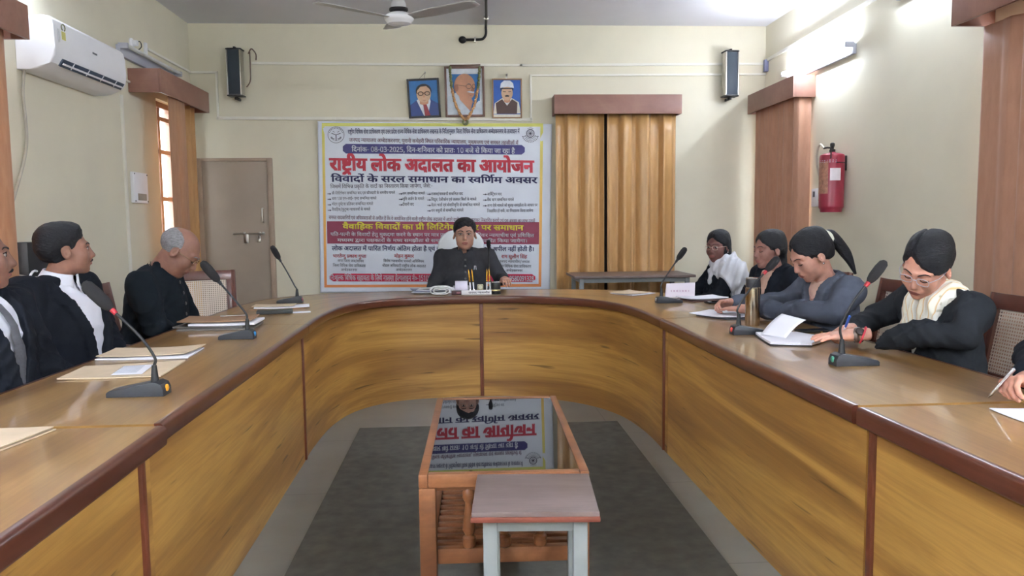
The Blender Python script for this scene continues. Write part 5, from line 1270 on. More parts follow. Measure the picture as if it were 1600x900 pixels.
['navy',26,62,63,-1,-1.3418,1.0374,[[20,0,0],[51,170,0],[8,234,0],[27,490,0],[17,681,0],[1,811,0],[20,876,0],[32,1045,0],[34,1252,0],[35,1402,0],[36,1467,0],[1,1609,0],[5,1674,0],[0,1738,0],[32,1841,0],[5,2048,0],[22,2113,0],[12,2252,0],[56,2432,0],[4,2432,0],[27,2642,0],[14,2834,0],[5,2834,0],[32,2898,0],[34,3041,0],[40,3255,0],[51,3388,0],[32,3453,0],[1,3595,0],[40,3725,0],[54,3858,0],[13,3923,0],[6,4061,0],[14,4200,0],[80,4265,0],[9,4388,0],[8,4557,0],[10,4692,0],[5,4812,0],[6,4877,0],[88,5016,0],[89,5213,0],[37,5476,0],[4,5565,0],[1,5710,0],[4,5775,0],[1,5920,0],[20,5984,0],[4,6154,0],[34,6364,0],[35,6514,0],[27,6578,0],[36,6770,0],[3,6912,0],[20,6976,0],[22,7211,0],[40,7350,0],[90,7482,0],[40,7612,0],[51,7745,0],[32,7810,0],[3,7952,0],[40,8082,0],[54,8214,0],[87,8214,0]]],
['red',19,46,49,-1,-1.3356,0.9651,[[57,0,0],[1,176,0],[0,240,0],[32,343,0],[10,485,0],[37,485,0],[68,575,0],[11,770,0],[8,912,0],[1,1102,0],[18,1167,0],[31,1402,0],[25,1543,0],[91,1543,0],[32,1620,0],[1,1762,0]]],
['ink',10,32,37,-1,-1.2906,0.9214,[[27,0,0],[36,191,0],[0,333,0],[5,500,0],[26,565,0],[20,750,0],[1,920,0],[26,1050,0],[26,1235,0],[70,1421,0],[9,1528,0],[5,1697,0],[39,1762,0],[6,1920,0]]],
['ink',10,32,40,-1,-1.3371,0.8731,[[5,0,0],[26,65,0],[20,250,0],[1,420,0],[5,550,0],[6,614,0],[5,753,0],[7,818,0],[8,972,0],[9,1227,0],[10,1396,0],[6,1396,0],[1,1535,0],[11,1665,0],[1,1807,0],[5,1872,0],[7,1936,0],[8,2090,0],[0,2281,0],[12,2383,0]]],
['ink',10,33,38,-1,-1.258,0.8276,[[27,0,0],[28,191,0],[29,278,0],[10,421,0],[30,421,0],[8,566,0],[0,756,0],[22,858,0],[31,997,0],[0,1138,0]]],
['red',19,47,50,-1,-0.7154,0.9566,[[34,0,0],[51,150,0],[40,214,0],[22,347,0],[8,551,0],[25,686,0],[34,741,0],[1,891,0],[0,956,0]]],
['ink',10,33,37,-1,-0.8255,0.9136,[[5,0,0],[6,65,0],[18,204,0],[10,374,0],[92,374,0],[37,583,0],[4,673,0],[1,818,0],[4,882,0],[1,1028,0],[7,1092,0],[3,1246,0],[18,1311,0],[36,1546,0],[1,1688,0],[67,1752,0],[9,1903,0],[51,2072,0],[27,2202,0],[5,2393,0],[7,2458,0],[5,2612,0],[22,2676,0],[4,2815,0],[34,2960,0]]],
['ink',10,34,40,-1,-0.8397,0.8647,[[22,0,0],[51,139,0],[30,204,0],[20,348,0],[27,582,0],[5,773,0],[7,838,0],[8,992,0],[1,1182,0],[0,1247,0],[3,1349,0],[0,1479,0],[1,1581,0],[2,1646,0],[3,1792,0],[4,1857,0],[20,2067,0],[51,2236,0],[8,2301,0],[27,2556,0],[17,2748,0],[1,2878,0],[20,2942,0],[32,3112,0]]],
['ink',10,33,38,-1,-0.7031,0.8194,[[27,0,0],[28,191,0],[29,278,0],[10,421,0],[30,421,0],[8,566,0],[0,756,0],[22,858,0],[31,997,0],[0,1138,0]]],
['red',19,49,52,-1,0.3786,0.9358,[[0,0,0],[1,102,0],[34,167,0],[9,382,0],[25,550,0],[20,550,0],[3,720,0],[22,785,0],[5,988,0],[9,1053,0],[14,1222,0],[40,1222,0]]],
['ink',10,35,38,-1,0.3529,0.8913,[[26,0,0],[22,186,0],[36,324,0],[17,466,0],[37,661,0],[4,751,0],[1,896,0],[4,960,0],[1,1106,0],[7,1170,0],[3,1324,0],[18,1389,0],[70,1559,0],[27,1666,0],[85,1857,0],[4,1948,0],[84,2092,0]]],
['ink',10,34,41,-1,0.3358,0.8426,[[5,0,0],[26,65,0],[20,250,0],[1,420,0],[5,550,0],[6,614,0],[5,753,0],[7,818,0],[8,972,0],[9,1227,0],[10,1396,0],[6,1396,0],[1,1535,0],[11,1665,0],[1,1807,0],[5,1872,0],[7,1936,0],[8,2090,0],[0,2281,0],[12,2383,0]]],
['ink',10,35,38,-1,0.4213,0.7963,[[27,0,0],[28,191,0],[29,278,0],[10,421,0],[30,421,0],[8,566,0],[0,756,0],[22,858,0],[31,997,0],[0,1138,0]]],
['white',22,45,80,-1,-1.3704,0.7351,[[5,0,0],[22,65,0],[52,204,0],[18,272,0],[25,442,0],[93,442,0],[8,566,0],[5,822,0],[6,887,0],[5,1026,0],[7,1090,0],[8,1244,0],[9,1500,0],[40,1669,0],[1,1802,0],[4,1866,0],[32,2011,0],[1,2154,0],[8,2284,0],[10,2419,0],[5,2539,0],[20,2604,0],[4,2773,0],[10,2918,0],[22,2983,0],[1,3122,0],[20,3187,0],[9,3356,0],[1,3525,0],[40,3655,0],[10,3788,0],[93,3788,0],[36,3913,0],[20,4055,0],[1,4224,0],[80,4289,0],[22,4412,0],[22,4616,0],[14,4754,0],[65,4754,0],[45,4892,0],[53,4977,0],[50,5115,0],[53,5252,0],[46,5390,0],[46,5528,0]]],
['white',32,46,70,-1,0.3473,0.7025,[[49,0,0],[94,138,0],[95,276,0],[38,413,0],[96,610,0],[50,748,0],[47,886,0],[46,1024,0],[46,1161,0],[96,1299,0],[53,1437,0],[48,1574,0],[49,1712,0],[47,1850,0]]],
]
PLATE_WIDTH = 6235
PLATE = [[26,0,0],[22,186,0],[36,324,0],[17,466,0],[37,661,0],[4,751,0],[1,896,0],[4,960,0],[1,1106,0],[7,1170,0],[3,1324,0],[18,1389,0]]
_gc = {}
def glyph_mesh(i, bold):
    """filled outline of one letter as (verts, tris)"""
    if (i, bold) in _gc:
        return _gc[(i, bold)]
    cu = bpy.data.curves.new('letter', 'CURVE')
    cu.dimensions = '2D'
    cu.fill_mode = 'BOTH'
    for c in GLYPHS[i]:
        n = len(c)//2
        sp = cu.splines.new('POLY')
        sp.points.add(n-1)
        for k in range(n):
            sp.points[k].co = (c[2*k]*.004, c[2*k+1]*.004, 0, 1)
        sp.use_cyclic_u = True
    ob = bpy.data.objects.new('letter', cu)
    me = ob.to_mesh()
    v = np.empty(len(me.vertices)*3); me.vertices.foreach_get('co', v)
    me.calc_loop_triangles()
    t = np.empty(len(me.loop_triangles)*3, dtype=int); me.loop_triangles.foreach_get('vertices', t)
    r = (v.reshape(-1, 3)[:, :2]*1000.0, t.reshape(-1, 3))
    ob.to_mesh_clear()
    bpy.data.objects.remove(ob); bpy.data.curves.remove(cu)
    _gc[(i, bold)] = r
    return r
def layout(glyphs, bold):
    """letters of a line; a heavier weight is the same outline struck again with small shifts"""
    V = []; F = []; n = 0
    sh_ = [(-bold, 0), (bold, 0)] if bold < 12 else [(-bold, -bold*.6), (bold, -bold*.6), (-bold, bold*.6), (bold, bold*.6), (0, 0)]
    for g, x, y in glyphs:
        v, t = glyph_mesh(g, 0)
        for a, b in sh_:
            V.append(v + np.array((x*4.0+a, y*4.0+b))); F.append(t+n); n += len(v)
    return np.concatenate(V), np.concatenate(F)

BY = 7.782
BTL, BTR, BBL, BBR = (-1.445, 2.330), (.912, 2.296), (-1.474, .608), (.878, .583)
def sag(x, z):
    """soft unevenness of the hung sheet, metres towards the room"""
    e = 0.004*np.sin(2.1*x+1.3*z) + 0.002*np.sin(5.2*x-2.0*z+1.0)
    c1 = np.hypot(x+1.445, z-2.33); c2 = np.hypot(x-.912, z-2.296)
    e = e + 0.003*np.exp(-(c1/.3)**2)*np.sin(9*np.arctan2(2.35-z, x+1.47)) + 0.003*np.exp(-(c2/.3)**2)*np.sin(9*np.arctan2(2.32-z, .94-x))
    return e
def bpos(x, z, lift):
    return (x, BY - .010 - float(sag(x, z)) - lift, z)
banner = thing('printed_banner', 'large white printed banner with red and navy lettering on the back wall', 'banner', (0, 0, 0))
def flexi(c):
    return mat('banner_print_%02x%02x%02x' % c, c, .42, var=.015, scale=3, spec=.4)
BM = dict(navy=flexi((44, 40, 92)), maroon=flexi((104, 40, 72)), white=flexi((232, 234, 240)), red=flexi((196, 44, 66)), ink=flexi((64, 58, 76)), yellow=flexi((236, 222, 70)),
          box=flexi((140, 48, 76)), sheet=flexi((222, 226, 236)), pillred=flexi((200, 36, 76)), pillnavy=flexi((58, 52, 118)))
sh = MB()
def bl(u, v):
    x = (BBL[0]*(1-u)+BBR[0]*u)*(1-v) + (BTL[0]*(1-u)+BTR[0]*u)*v
    z = (BBL[1]*(1-u)+BBR[1]*u)*(1-v) + (BTL[1]*(1-u)+BTR[1]*u)*v
    return x, z
sh.grid(140, 100, lambda u, v: bpos(*bl(u, v), 0))
sh.build('sheet', BM['sheet'], banner, angle=180, solid=.0015)
def px(x, y):
    """place on the sheet from its own 365 x 266 layout grid (origin at the top left corner)"""
    t = 190.5+.0137*(x-497.5); b = 457.0-.0055*(x-497.5)
    return bl((x-497.5)/363.0, 1-(y-t)/(b-t))
def shape(nm, poly, m, lift, sub=60, tilt=1.0):
    """flat printed shape following the sheet: outline given on the layout grid, cut into narrow upright strips"""
    xs = [p[0] for p in poly]; x0, x1 = min(xs), max(xs)
    mb = MB()
    def span(x):
        ys = []
        for a, b in zip(poly, poly[1:]+poly[:1]):
            if a[0] != b[0] and min(a[0], b[0])-1e-6 <= x <= max(a[0], b[0])+1e-6:
                ys.append(a[1] + (b[1]-a[1])*(x-a[0])/(b[0]-a[0]))
        return (min(ys), max(ys)) if ys else (0, 0)
    def fn(u, v):
        x = x0 + (x1-x0)*min(max(u, 1e-4), 1-1e-4)
        a, b = span(x)
        y = a+(b-a)*v
        return bpos(*px(x, y + tilt*(x-510)*(.0083-(y-210)*2.3e-5)), lift)
    mb.grid(sub, 8, fn)
    return mb.build(nm, m, banner, angle=180)
def pill(x0, y0, x1, y1, r=4):
    P = []
    for cx, cy, a in ((x1-r, y0+r, -90), (x1-r, y1-r, 0), (x0+r, y1-r, 90), (x0+r, y0+r, 180)):
        P += [(cx+r*math.cos(math.radians(a+t)), cy+r*math.sin(math.radians(a+t))) for t in (0, 30, 60, 90)]
    return P
def border_mat():
    m = NT('banner_border_print')
    v = m.coords('Object'); sx = m.n('SeparateXYZ'); m.l(v, sx.inputs[0])
    mr = m.n('MapRange'); mr.inputs[1].default_value = .6; mr.inputs[2].default_value = 2.35
    m.l(sx.outputs['Z'], mr.inputs[0])
    m.base(m.ramp(mr.outputs[0], [(0, (232, 140, 84)), (.45, (232, 178, 84)), (1, (216, 218, 110))])); m.set(Roughness=.42)
    return m.m
Mb = border_mat()
bd = [[(504, 193.3), (846.5, 194.6), (846.5, 199.4), (504, 198.3)], [(504, 444.5), (846.5, 443.2), (846.5, 447.5), (504, 448.8)],
      [(504, 198.5), (508, 198.5), (508, 444.6), (504, 444.6)], [(842.2, 198.5), (846.5, 198.5), (846.5, 443.3), (842.2, 443.3)]]
for b in bd:
    shape('border', b, Mb, .0022, tilt=0.0)
shape('title_strip', pill(535.5, 225.0, 818, 239.8), BM['pillnavy'], .0022)
shape('maroon_panel', [(509.5, 344.7), (842, 344.7), (842, 379.6), (509.5, 379.6)], BM['box'], .0022)
shape('helpline_strip', pill(512.5, 426.6, 837, 439.0), BM['pillred'], .0022)
for m, bold, sx, sz, sl, x0, z0, gl in LINES:
    V, F = layout(gl, bold)
    X = x0 + V[:, 0]*sx*1e-6
    Z = z0 + V[:, 1]*sz*1e-6 + V[:, 0]*sl*1e-6
    Y = BY - .010 - sag(X, Z) - .0042
    me = bpy.data.meshes.new('lettering')
    me.from_pydata(np.stack([X, Y, Z], 1).tolist(), [], F.tolist())
    link_mesh('lettering', me, BM[m], banner, smooth=False)
# list arrows
for x, ys in ((511, (302.2, 310.6, 319.2, 327.7)), (621.5, (302.4, 310.8, 319.4)), (665.5, (303, 311.9, 320.4, 328.9)), (753, (303.4, 312.2, 321))):
    for y in ys:
        ar = MB()
        for p in ([(x, y-.5), (x+3.6, y-.5), (x+3.6, y+.5), (x, y+.5)], [(x+3.4, y-1.5), (x+6, y), (x+3.4, y+1.5)]):
            ar.add([bpos(*px(a, b), .0042) for a, b in p], [tuple(range(len(p)))])
        ar.build('list_arrow', BM['ink'], banner, smooth=False)
def ring(mb, cx, cy, r0, r1, a0=0, a1=360, n=40):
    V = []
    for i in range(n+1):
        a = math.radians(a0+(a1-a0)*i/n)
        V += [bpos(*px(cx+r0*math.cos(a), cy+r0*math.sin(a)), .0042), bpos(*px(cx+r1*math.cos(a), cy+r1*math.sin(a)), .0042)]
    mb.add(V, [(2*i, 2*i+1, 2*i+3, 2*i+2) for i in range(n)])
def stroke(mb, pts, w):
    for a, b in zip(pts[:-1], pts[1:]):
        d = np.array(b)-np.array(a); L = np.linalg.norm(d)
        nn = np.array((-d[1], d[0]))/max(L, 1e-6)*w/2
        mb.add([bpos(*px(*(np.array(p)+q)), .0042) for p, q in ((a, nn), (b, nn), (b, -nn), (a, -nn))], [(0, 1, 2, 3)])
e = MB()
cx, cy = 525.5, 211.5
ring(e, cx, cy, 12.0, 12.7); ring(e, cx, cy, 8.9, 9.3, 20, 160)
for i in range(11):
    a = math.radians(200+i*14)
    stroke(e, [(cx+9.6*math.cos(a), cy+9.6*math.sin(a)), (cx+11.2*math.cos(a), cy+11.2*math.sin(a))], 1.1)
stroke(e, [(cx-7, cy-2.5), (cx-3.5, cy-1.2), (cx, cy+.2), (cx+3.5, cy-1.2), (cx+7, cy-2.5)], 1.0)
stroke(e, [(cx, cy), (cx, cy+9)], 1.3)
for s in (-1, 1):
    stroke(e, [(cx+s*7, cy+3.5), (cx+s*5, cy+6), (cx+s*2.4, cy+6.4)], 1.3)
    stroke(e, [(cx+s*7.2, cy+5.8), (cx+s*6.6, cy+2.6)], .8)
    stroke(e, [(cx+s*2, cy-4), (cx+s*5, cy-5.5)], .7)
e.build('round_emblem', BM['ink'], banner, smooth=False)
e = MB()
cx, cy = 826.5, 209.8
ring(e, cx, cy, 5.4, 6.6); ring(e, cx, cy, 0, 1.8); ring(e, cx, cy, 3.5, 3.9)
for i in range(16):
    a = 2*PI*i/16
    stroke(e, [(cx+1.5*math.cos(a), cy+1.5*math.sin(a)), (cx+5.5*math.cos(a), cy+5.5*math.sin(a))], .35)
ring(e, cx, cy, 8.0, 8.7, 25, 155); ring(e, cx, cy, 10.5, 11.0, 35, 145)
for i in range(13):
    a = math.radians(20+i*11.6)
    stroke(e, [(cx+12.3*math.cos(a), cy+12.3*math.sin(a)), (cx+13.9*math.cos(a), cy+13.9*math.sin(a))], 1.2)
for s in (-1, 1):
    stroke(e, [(cx+s*7, cy+3), (cx+s*10, cy+5), (cx+s*12.5, cy+5.2)], .9)
for i in range(7):
    a = math.radians(-120+i*10)
    stroke(e, [(cx+8*math.cos(a), cy+8*math.sin(a)), (cx+8.8*math.cos(a), cy+8.8*math.sin(a))], .9)
e.build('wheel_emblem', BM['ink'], banner, smooth=False)
# ------------------------------------------------------------------ microphones on the desks
mic('microphone with an orange button, nearest on the left desk', (-1.017, 2.431, ZT), 0, 'orange', (-1.193, 2.44, 1.12), [(-.985, 2.432, .88), (-1.03, 2.434, .95)], True, 1.13, .108, .021)
mic('microphone with a blue button before the grey-haired man', (-1.06, 3.623, ZT), 0, 'blue', (-1.233, 3.63, 1.127), [(-1.038, 3.624, .88), (-1.095, 3.626, .955)], False, 1.05, .11, .022)
mic('microphone with a pinkish button at the left end of the curved head desk', (-1.189, 5.284, ZT), 0, 'pink', (-1.322, 5.29, 1.155), [(-1.176, 5.285, .88), (-1.225, 5.286, .978)], False, 1.1, .095, .021)
mic('microphone with a white button beside the folded name card', (1.315, 4.866, ZT), 180, 'white', (1.448, 4.87, 1.12), [(1.284, 4.867, .879), (1.33, 4.868, .954)], False, 1.1, .085, .02)
mic('microphone with a red button beside the steel flask', (1.307, 3.445, ZT), 180, 'red', (1.467, 3.45, 1.119), [(1.275, 3.446, .882), (1.332, 3.447, .971)], True, 1.05, .075, .019)
mic('microphone with a green button, nearest on the right desk', (1.40, 2.654, ZT), 180, 'green', (1.531, 2.66, 1.139), [(1.367, 2.655, .903), (1.415, 2.656, .996)], True, 1.05, .088, .019)
mic('microphone standing behind the black cup on the head desk', (.198, 5.91, ZT), -90, 'grey', (.187, 5.86, 1.165), [(.191, 5.93, .93), (.190, 5.93, 1.03)], False, .9, .06, .017)

# ------------------------------------------------------------------ papers, folders and small things on the desks
M_manila = mat('manila_paper', (204, 182, 154), .7, var=.03, scale=12)
M_brown = mat('brown_file_board', (146, 112, 84), .65, var=.06, scale=12)
M_paper = mat('white_paper', (232, 230, 238), .75, var=.01)
M_greyfile = mat('grey_file_board', (108, 102, 98), .6, var=.06)
M_print = mat('grey_print_lines', (150, 156, 172), .7)
def sheet(poly, z, th, m, nm, parent, curl=0.0):
    """thin board with its outline given in the local XY plane; curl lifts the corners a little"""
    mb = MB().prism(poly, th, Matrix.Translation((0, 0, z)))
    if curl:
        mb.bm.verts.ensure_lookup_table()
        c = Vector((sum(p[0] for p in poly)/len(poly), sum(p[1] for p in poly)/len(poly)))
        R = max((Vector(p)-c).length for p in poly)
        bmesh.ops.subdivide_edges(mb.bm, edges=mb.bm.edges[:], cuts=3, use_grid_fill=True)
        for v in mb.bm.verts:
            v.co.z += curl*((Vector(v.co[:2])-c).length/R)**3
    return mb.build(nm, m, parent, angle=30)
def quad(cx, cy, w, l, a):
    c, s = math.cos(math.radians(a)), math.sin(math.radians(a))
    return [(cx+x*c-y*s, cy+x*s+y*c) for x, y in ((-w/2, -l/2), (w/2, -l/2), (w/2, l/2), (-w/2, l/2))]
def rel(poly, o):
    return [(x-o[0], y-o[1]) for x, y in poly]

r = thing('envelope', 'brown envelope with a white address label behind the orange-button microphone', 'envelope', (-1.26, 2.85, ZT))
sheet(rel([(-1.43, 2.70), (-1.08, 2.71), (-1.105, 3.02), (-1.45, 2.935)], (-1.26, 2.85)), .0005, .005, M_manila, 'paper', r, .003)
sheet(rel([(-1.262, 2.735), (-1.157, 2.74), (-1.19, 2.93), (-1.29, 2.91)], (-1.26, 2.85)), .008, .0008, M_paper, 'address_label', r)
k = MB()
for i in range(6):
    k.box((.03-.012*i*.4, -.075+.025*i, .0095), (.08, .006, .0006), (0, 0, math.radians(6)))
k.build('print_lines', M_print, r, smooth=False)
r = thing('paper_folder', 'tan paper folder with loose sheets before the man in a white shirt', 'folder', (-1.32, 3.22, ZT))
sheet(rel([(-1.485, 3.09), (-1.12, 3.085), (-1.14, 3.34), (-1.49, 3.30)], (-1.32, 3.22)), .0005, .004, M_paper, 'loose_sheets', r, .002)
sheet(rel([(-1.485, 3.10), (-1.15, 3.14), (-1.135, 3.35), (-1.50, 3.31)], (-1.32, 3.22)), .008, .003, M_manila, 'cover', r, .008)
r = thing('brown_folder', 'brown folder lying alone at the left end of the nearest left desk', 'folder', (-1.24, 1.93, ZT))
sheet(rel([(-1.40, 1.77), (-1.12, 1.80), (-1.08, 2.022), (-1.385, 2.03)], (-1.24, 1.93)), .0005, .0035, M_manila, 'back_cover', r, .001)
sheet(rel([(-1.40, 1.775), (-1.125, 1.80), (-1.085, 2.02), (-1.385, 2.03)], (-1.24, 1.93)), .0065, .0025, mat('worn_manila', (200, 178, 152), .7, var=.05), 'front_cover', r, .003)
k = MB()
for i in range(5):
    k.box((.02-.018*i, -.03-.012*i*.6+.0*i, .0125), (.02, .004, .0006), (0, 0, math.radians(40)))
k.build('print_line', M_print, r, smooth=False)
r = thing('file_stack', 'stack of dark files topped by papers and a pen before the grey-haired man', 'files', (-1.29, 4.08, ZT))
sheet(quad(0, -.02, .38, .27, 4), .0005, .008, M_greyfile, 'file', r)
sheet(quad(-.03, .0, .36, .26, -3), .010, .008, M_greyfile, 'file', r)
sheet(quad(.03, -.015, .33, .24, 2), .0195, .010, M_paper, 'papers', r, .003)
sheet(quad(-.02, .015, .37, .24, 5), .034, .006, M_brown, 'top_cover', r, .006)
pn = MB().cyl((-.03, .06, .047), (.10, .09, .047), .004)
pn.build('clip', M_chrome, r)
r = thing('paper_pile', 'flat pile of papers under the pinkish-button microphone', 'papers', (-1.20, 4.93, ZT))
sheet(quad(0, 0, .34, .15, 8), .0005, .006, M_brown, 'board', r)
sheet(quad(.02, .0, .34, .14, 12), .007, .006, M_paper, 'papers', r, .004)
sheet(quad(-.03, .01, .26, .13, 4), .017, .003, M_manila, 'cover', r, .003)
r = thing('black_notebook', 'slim black notebook beside the pile of papers at left', 'notebook', (-1.16, 4.66, ZT))
MB().box((0, 0, .011), (.21, .11, .021), (0, 0, math.radians(12)), bev=.003).build('cover', M_black, r)
sheet(quad(.15, .02, .12, .06, 12), .0005, .003, M_paper, 'slip', r)

# --- right-hand desks
r = thing('paper_sheets', 'loose sheets on the head desk before the folded name card', 'papers', (1.24, 5.50, ZT))
sheet(rel([(1.08, 5.56), (1.20, 5.34), (1.41, 5.50), (1.27, 5.70)], (1.24, 5.50)), .0005, .003, M_paper, 'lower_sheet', r, .003)
sheet(rel([(1.07, 5.58), (1.17, 5.36), (1.38, 5.50), (1.26, 5.71)], (1.24, 5.50)), .006, .002, M_manila, 'upper_sheet', r, .008)
r = thing('name_card', 'folded white name card standing before the woman in a white scarf', 'name card', (1.51, 5.22, ZT), rz=math.radians(-8))
cm_ = MB()
cm_.add([(-.10, -.03, .001), (.10, -.03, .001), (.108, .004, .102), (-.092, .004, .095), (-.10, .035, .001), (.10, .035, .001)], [(0, 1, 2, 3), (3, 2, 5, 4)])
cm_.build('card', mat('pale_pink_card', (236, 226, 236), .7, var=.01), r, smooth=False, solid=.0015)
k = MB()
for i in range(7):
    k.box((-.06+.02*i, -.0165, .045), (.012 if i % 3 else .006, .001, .012), (math.radians(-19), 0, 0))
k.build('faint_print', mat('faint_pink_print', (208, 178, 200), .7), r, smooth=False)
r = thing('open_folder', 'open folder with white sheets before the woman in a white scarf', 'folder', (1.62, 5.03, ZT))
sheet(quad(.0, -.03, .30, .22, 12), .0005, .006, mat('dark_maroon_file', (88, 54, 48), .5), 'cover', r)
sheet(quad(-.01, .0, .29, .20, 14), .010, .005, M_paper, 'sheets', r, .006)
def phone(label, x, y, a, w=.075, l=.155):
    r = thing('smartphone', label, 'phone', (x, y, ZT), rz=math.radians(a), group='phones on the right desks')
    MB().box((0, 0, .005), (w, l, .009), bev=.003, seg=3).build('case', M_black, r)
    MB().box((0, 0, .0097), (w-.006, l-.006, .0008)).build('screen', mat('phone_screen', (26, 27, 30), .08), r)
    return r
phone('dark phone lying beside the open folder near the white scarf', 1.64, 4.80, -80)
phone('dark phone lying behind the open notebook', 1.655, 3.475, -82)
r = thing('writing_papers', 'white sheets on a dark pad under the hand beside the steel flask', 'papers', (1.41, 4.12, ZT))
sheet(rel([(1.30, 4.16), (1.40, 3.95), (1.545, 3.95), (1.60, 4.25), (1.45, 4.32)], (1.41, 4.12)), .0005, .005, mat('dark_pad', (58, 58, 66), .5), 'pad', r)
sheet(rel([(1.268, 4.19), (1.38, 3.98), (1.52, 3.97), (1.59, 4.25), (1.43, 4.33)], (1.41, 4.12)), .007, .003, M_paper, 'sheets', r, .006)
# flask
r = thing('vacuum_flask', 'steel vacuum flask with a black lid on the right desk', 'flask', (1.456, 3.73, ZT))
M_flask = mat('flask_steel', (188, 176, 158), .22, metal=1.0, var=.03)
MB().lathe([(.034, 0), (.0365, .004), (.0365, .17), (.0365, .192), (.033, .196)], seg=36).build('body', M_flask, r)
MB().lathe([(.033, .196), (.034, .198), (.0345, .232), (.033, .240), (.028, .243)], seg=36).build('lid', mat('flask_lid', (54, 54, 60), .4), r)
MB().lathe([(.0335, .2375), (.0345, .2395), (.030, .2445), (.002, .246)], seg=36).build('lid_rim', M_chrome, r)
# open notebook with a raised page
r = thing('open_notebook', 'open notebook with one page standing up beside the red-button microphone', 'notebook', (1.44, 3.24, ZT))
sheet(rel([(1.335, 3.40), (1.285, 3.09), (1.45, 3.05), (1.52, 3.37)], (1.44, 3.24)), .0005, .003, mat('notebook_cover', (58, 50, 52), .5), 'cover', r)
sheet(rel([(1.34, 3.39), (1.29, 3.10), (1.45, 3.055), (1.60, 3.20), (1.53, 3.38)], (1.44, 3.24)), .0045, .010, M_paper, 'page_block', r, .003)
fl = MB()
def pg(u, v):
    a = Vector((1.332, 3.31, .778)).lerp(Vector((1.40, 3.20, .776)), u)
    b = Vector((1.437, 3.33, .868)).lerp(Vector((1.50, 3.22, .852)), u)
    p = a.lerp(b, v); p.z += .010*math.sin(PI*v)
    return (p.x-1.44, p.y-3.24, p.z-ZT)
fl.grid(8, 12, pg)
fl.build('raised_page', M_paper, r, solid=.0008, angle=180)
# --- head desk, in front of the seated man
r = thing('newspaper_pile', 'messy pile of papers left of the rolled white napkin on the head desk', 'papers', (-.275, 5.905, ZT))
for i, (x, y, w, l, a, z, m) in enumerate(((0, 0, .26, .30, 6, .0005, M_greyfile), (.01, .0, .25, .29, -8, .007, M_paper), (-.02, .01, .23, .26, 12, .014, mat('blue_grey_paper', (120, 124, 148), .7)), (.02, .0, .22, .26, -4, .021, M_paper), (.05, .02, .24, .16, 18, .028, mat('newsprint', (186, 184, 182), .8, var=.12, scale=60)))):
    sheet(quad(x, y, w, l, a), z, .005, m, 'sheet', r, .006)
r = thing('napkin', 'folded white napkin on the head desk', 'napkin', (-.185, 5.69, ZT), rz=math.radians(4))
nk = MB()
def roll(u, v):
    # a flat spiral roll seen from its side
    t = u*2.3*2*PI
    k = 1-.62*u
    return (.088*k*math.copysign(abs(math.cos(t))**.7, math.cos(t)), -.05+.10*v, .034+.032*k*math.copysign(abs(math.sin(t))**.8, math.sin(t)))
nk.grid(120, 6, roll)
nk.build('folded_cloth', mat('white_towel', (236, 236, 236), .9, bump=.4, bscale=500), r, angle=180, solid=.006)
r = thing('paper_roll', 'white paper roll lying between the napkin and the gold pens', 'paper roll', (-.028, 5.83, ZT+.047))
MB().lathe([(.012, -.048), (.044, -.048), (.046, -.046), (.046, .046), (.044, .048), (.012, .048)], (0, 0, 0), (1, 0, 0), 32).build('roll', mat('pale_lilac_paper', (222, 216, 232), .7), r)
for q in (-1, 1):
    MB().lathe([(.022, 0), (.022, .012), (.018, .016)], (q*.048, 0, -.012), (q, 0, 0), 20).build('holder_end', mat('grey_plastic', (150, 148, 152), .5), r)
r = thing('desk_box', 'small dark maroon box beside the napkin on the head desk', 'box', (-.065, 5.69, ZT))
MB().box((0, 0, .015), (.075, .06, .03), bev=.003).build('case', mat('maroon_box', (62, 28, 32), .4), r)
MB().box((.015, -.0305, .016), (.03, .002, .012)).build('label', mat('dull_pink_label', (140, 90, 96), .6), r)
r = thing('note_card', 'small white card propped against the paper roll', 'card', (-.095, 5.80, ZT))
MB().add([(-.04, .01, .058), (-.05, 0, .002), (.02, -.01, .002), (.005, .0, .04)], [(0, 1, 2, 3)]) if False else None
c_ = MB(); c_.add([(-.038, .012, .055), (-.045, 0, .002), (.028, -.008, .002), (.012, .004, .042)], [(0, 1, 2, 3)])
c_.build('card', M_paper, r, smooth=False, solid=.001)
# name plate with lettering
r = thing('name_plate', 'white name plate at the front edge of the head desk', 'name plate', (.085, 5.64, ZT), rz=math.radians(1))
MB().box((0, .01, .017), (.225, .03, .034), (math.radians(-8), 0, 0), bev=.002).build('plate', mat('plate_white', (236, 234, 236), .5), r)
adv, gl = PLATE_WIDTH, PLATE
V, F = layout(gl, 14)
me = bpy.data.meshes.new('lettering')
k_ = .16/adv
me.from_pydata([(-.06+a*k_, -.0073, .011+b*k_*.8) for a, b in V.tolist()], [], F.tolist())
lt = link_mesh('lettering', me, BM['ink'], r, smooth=False)
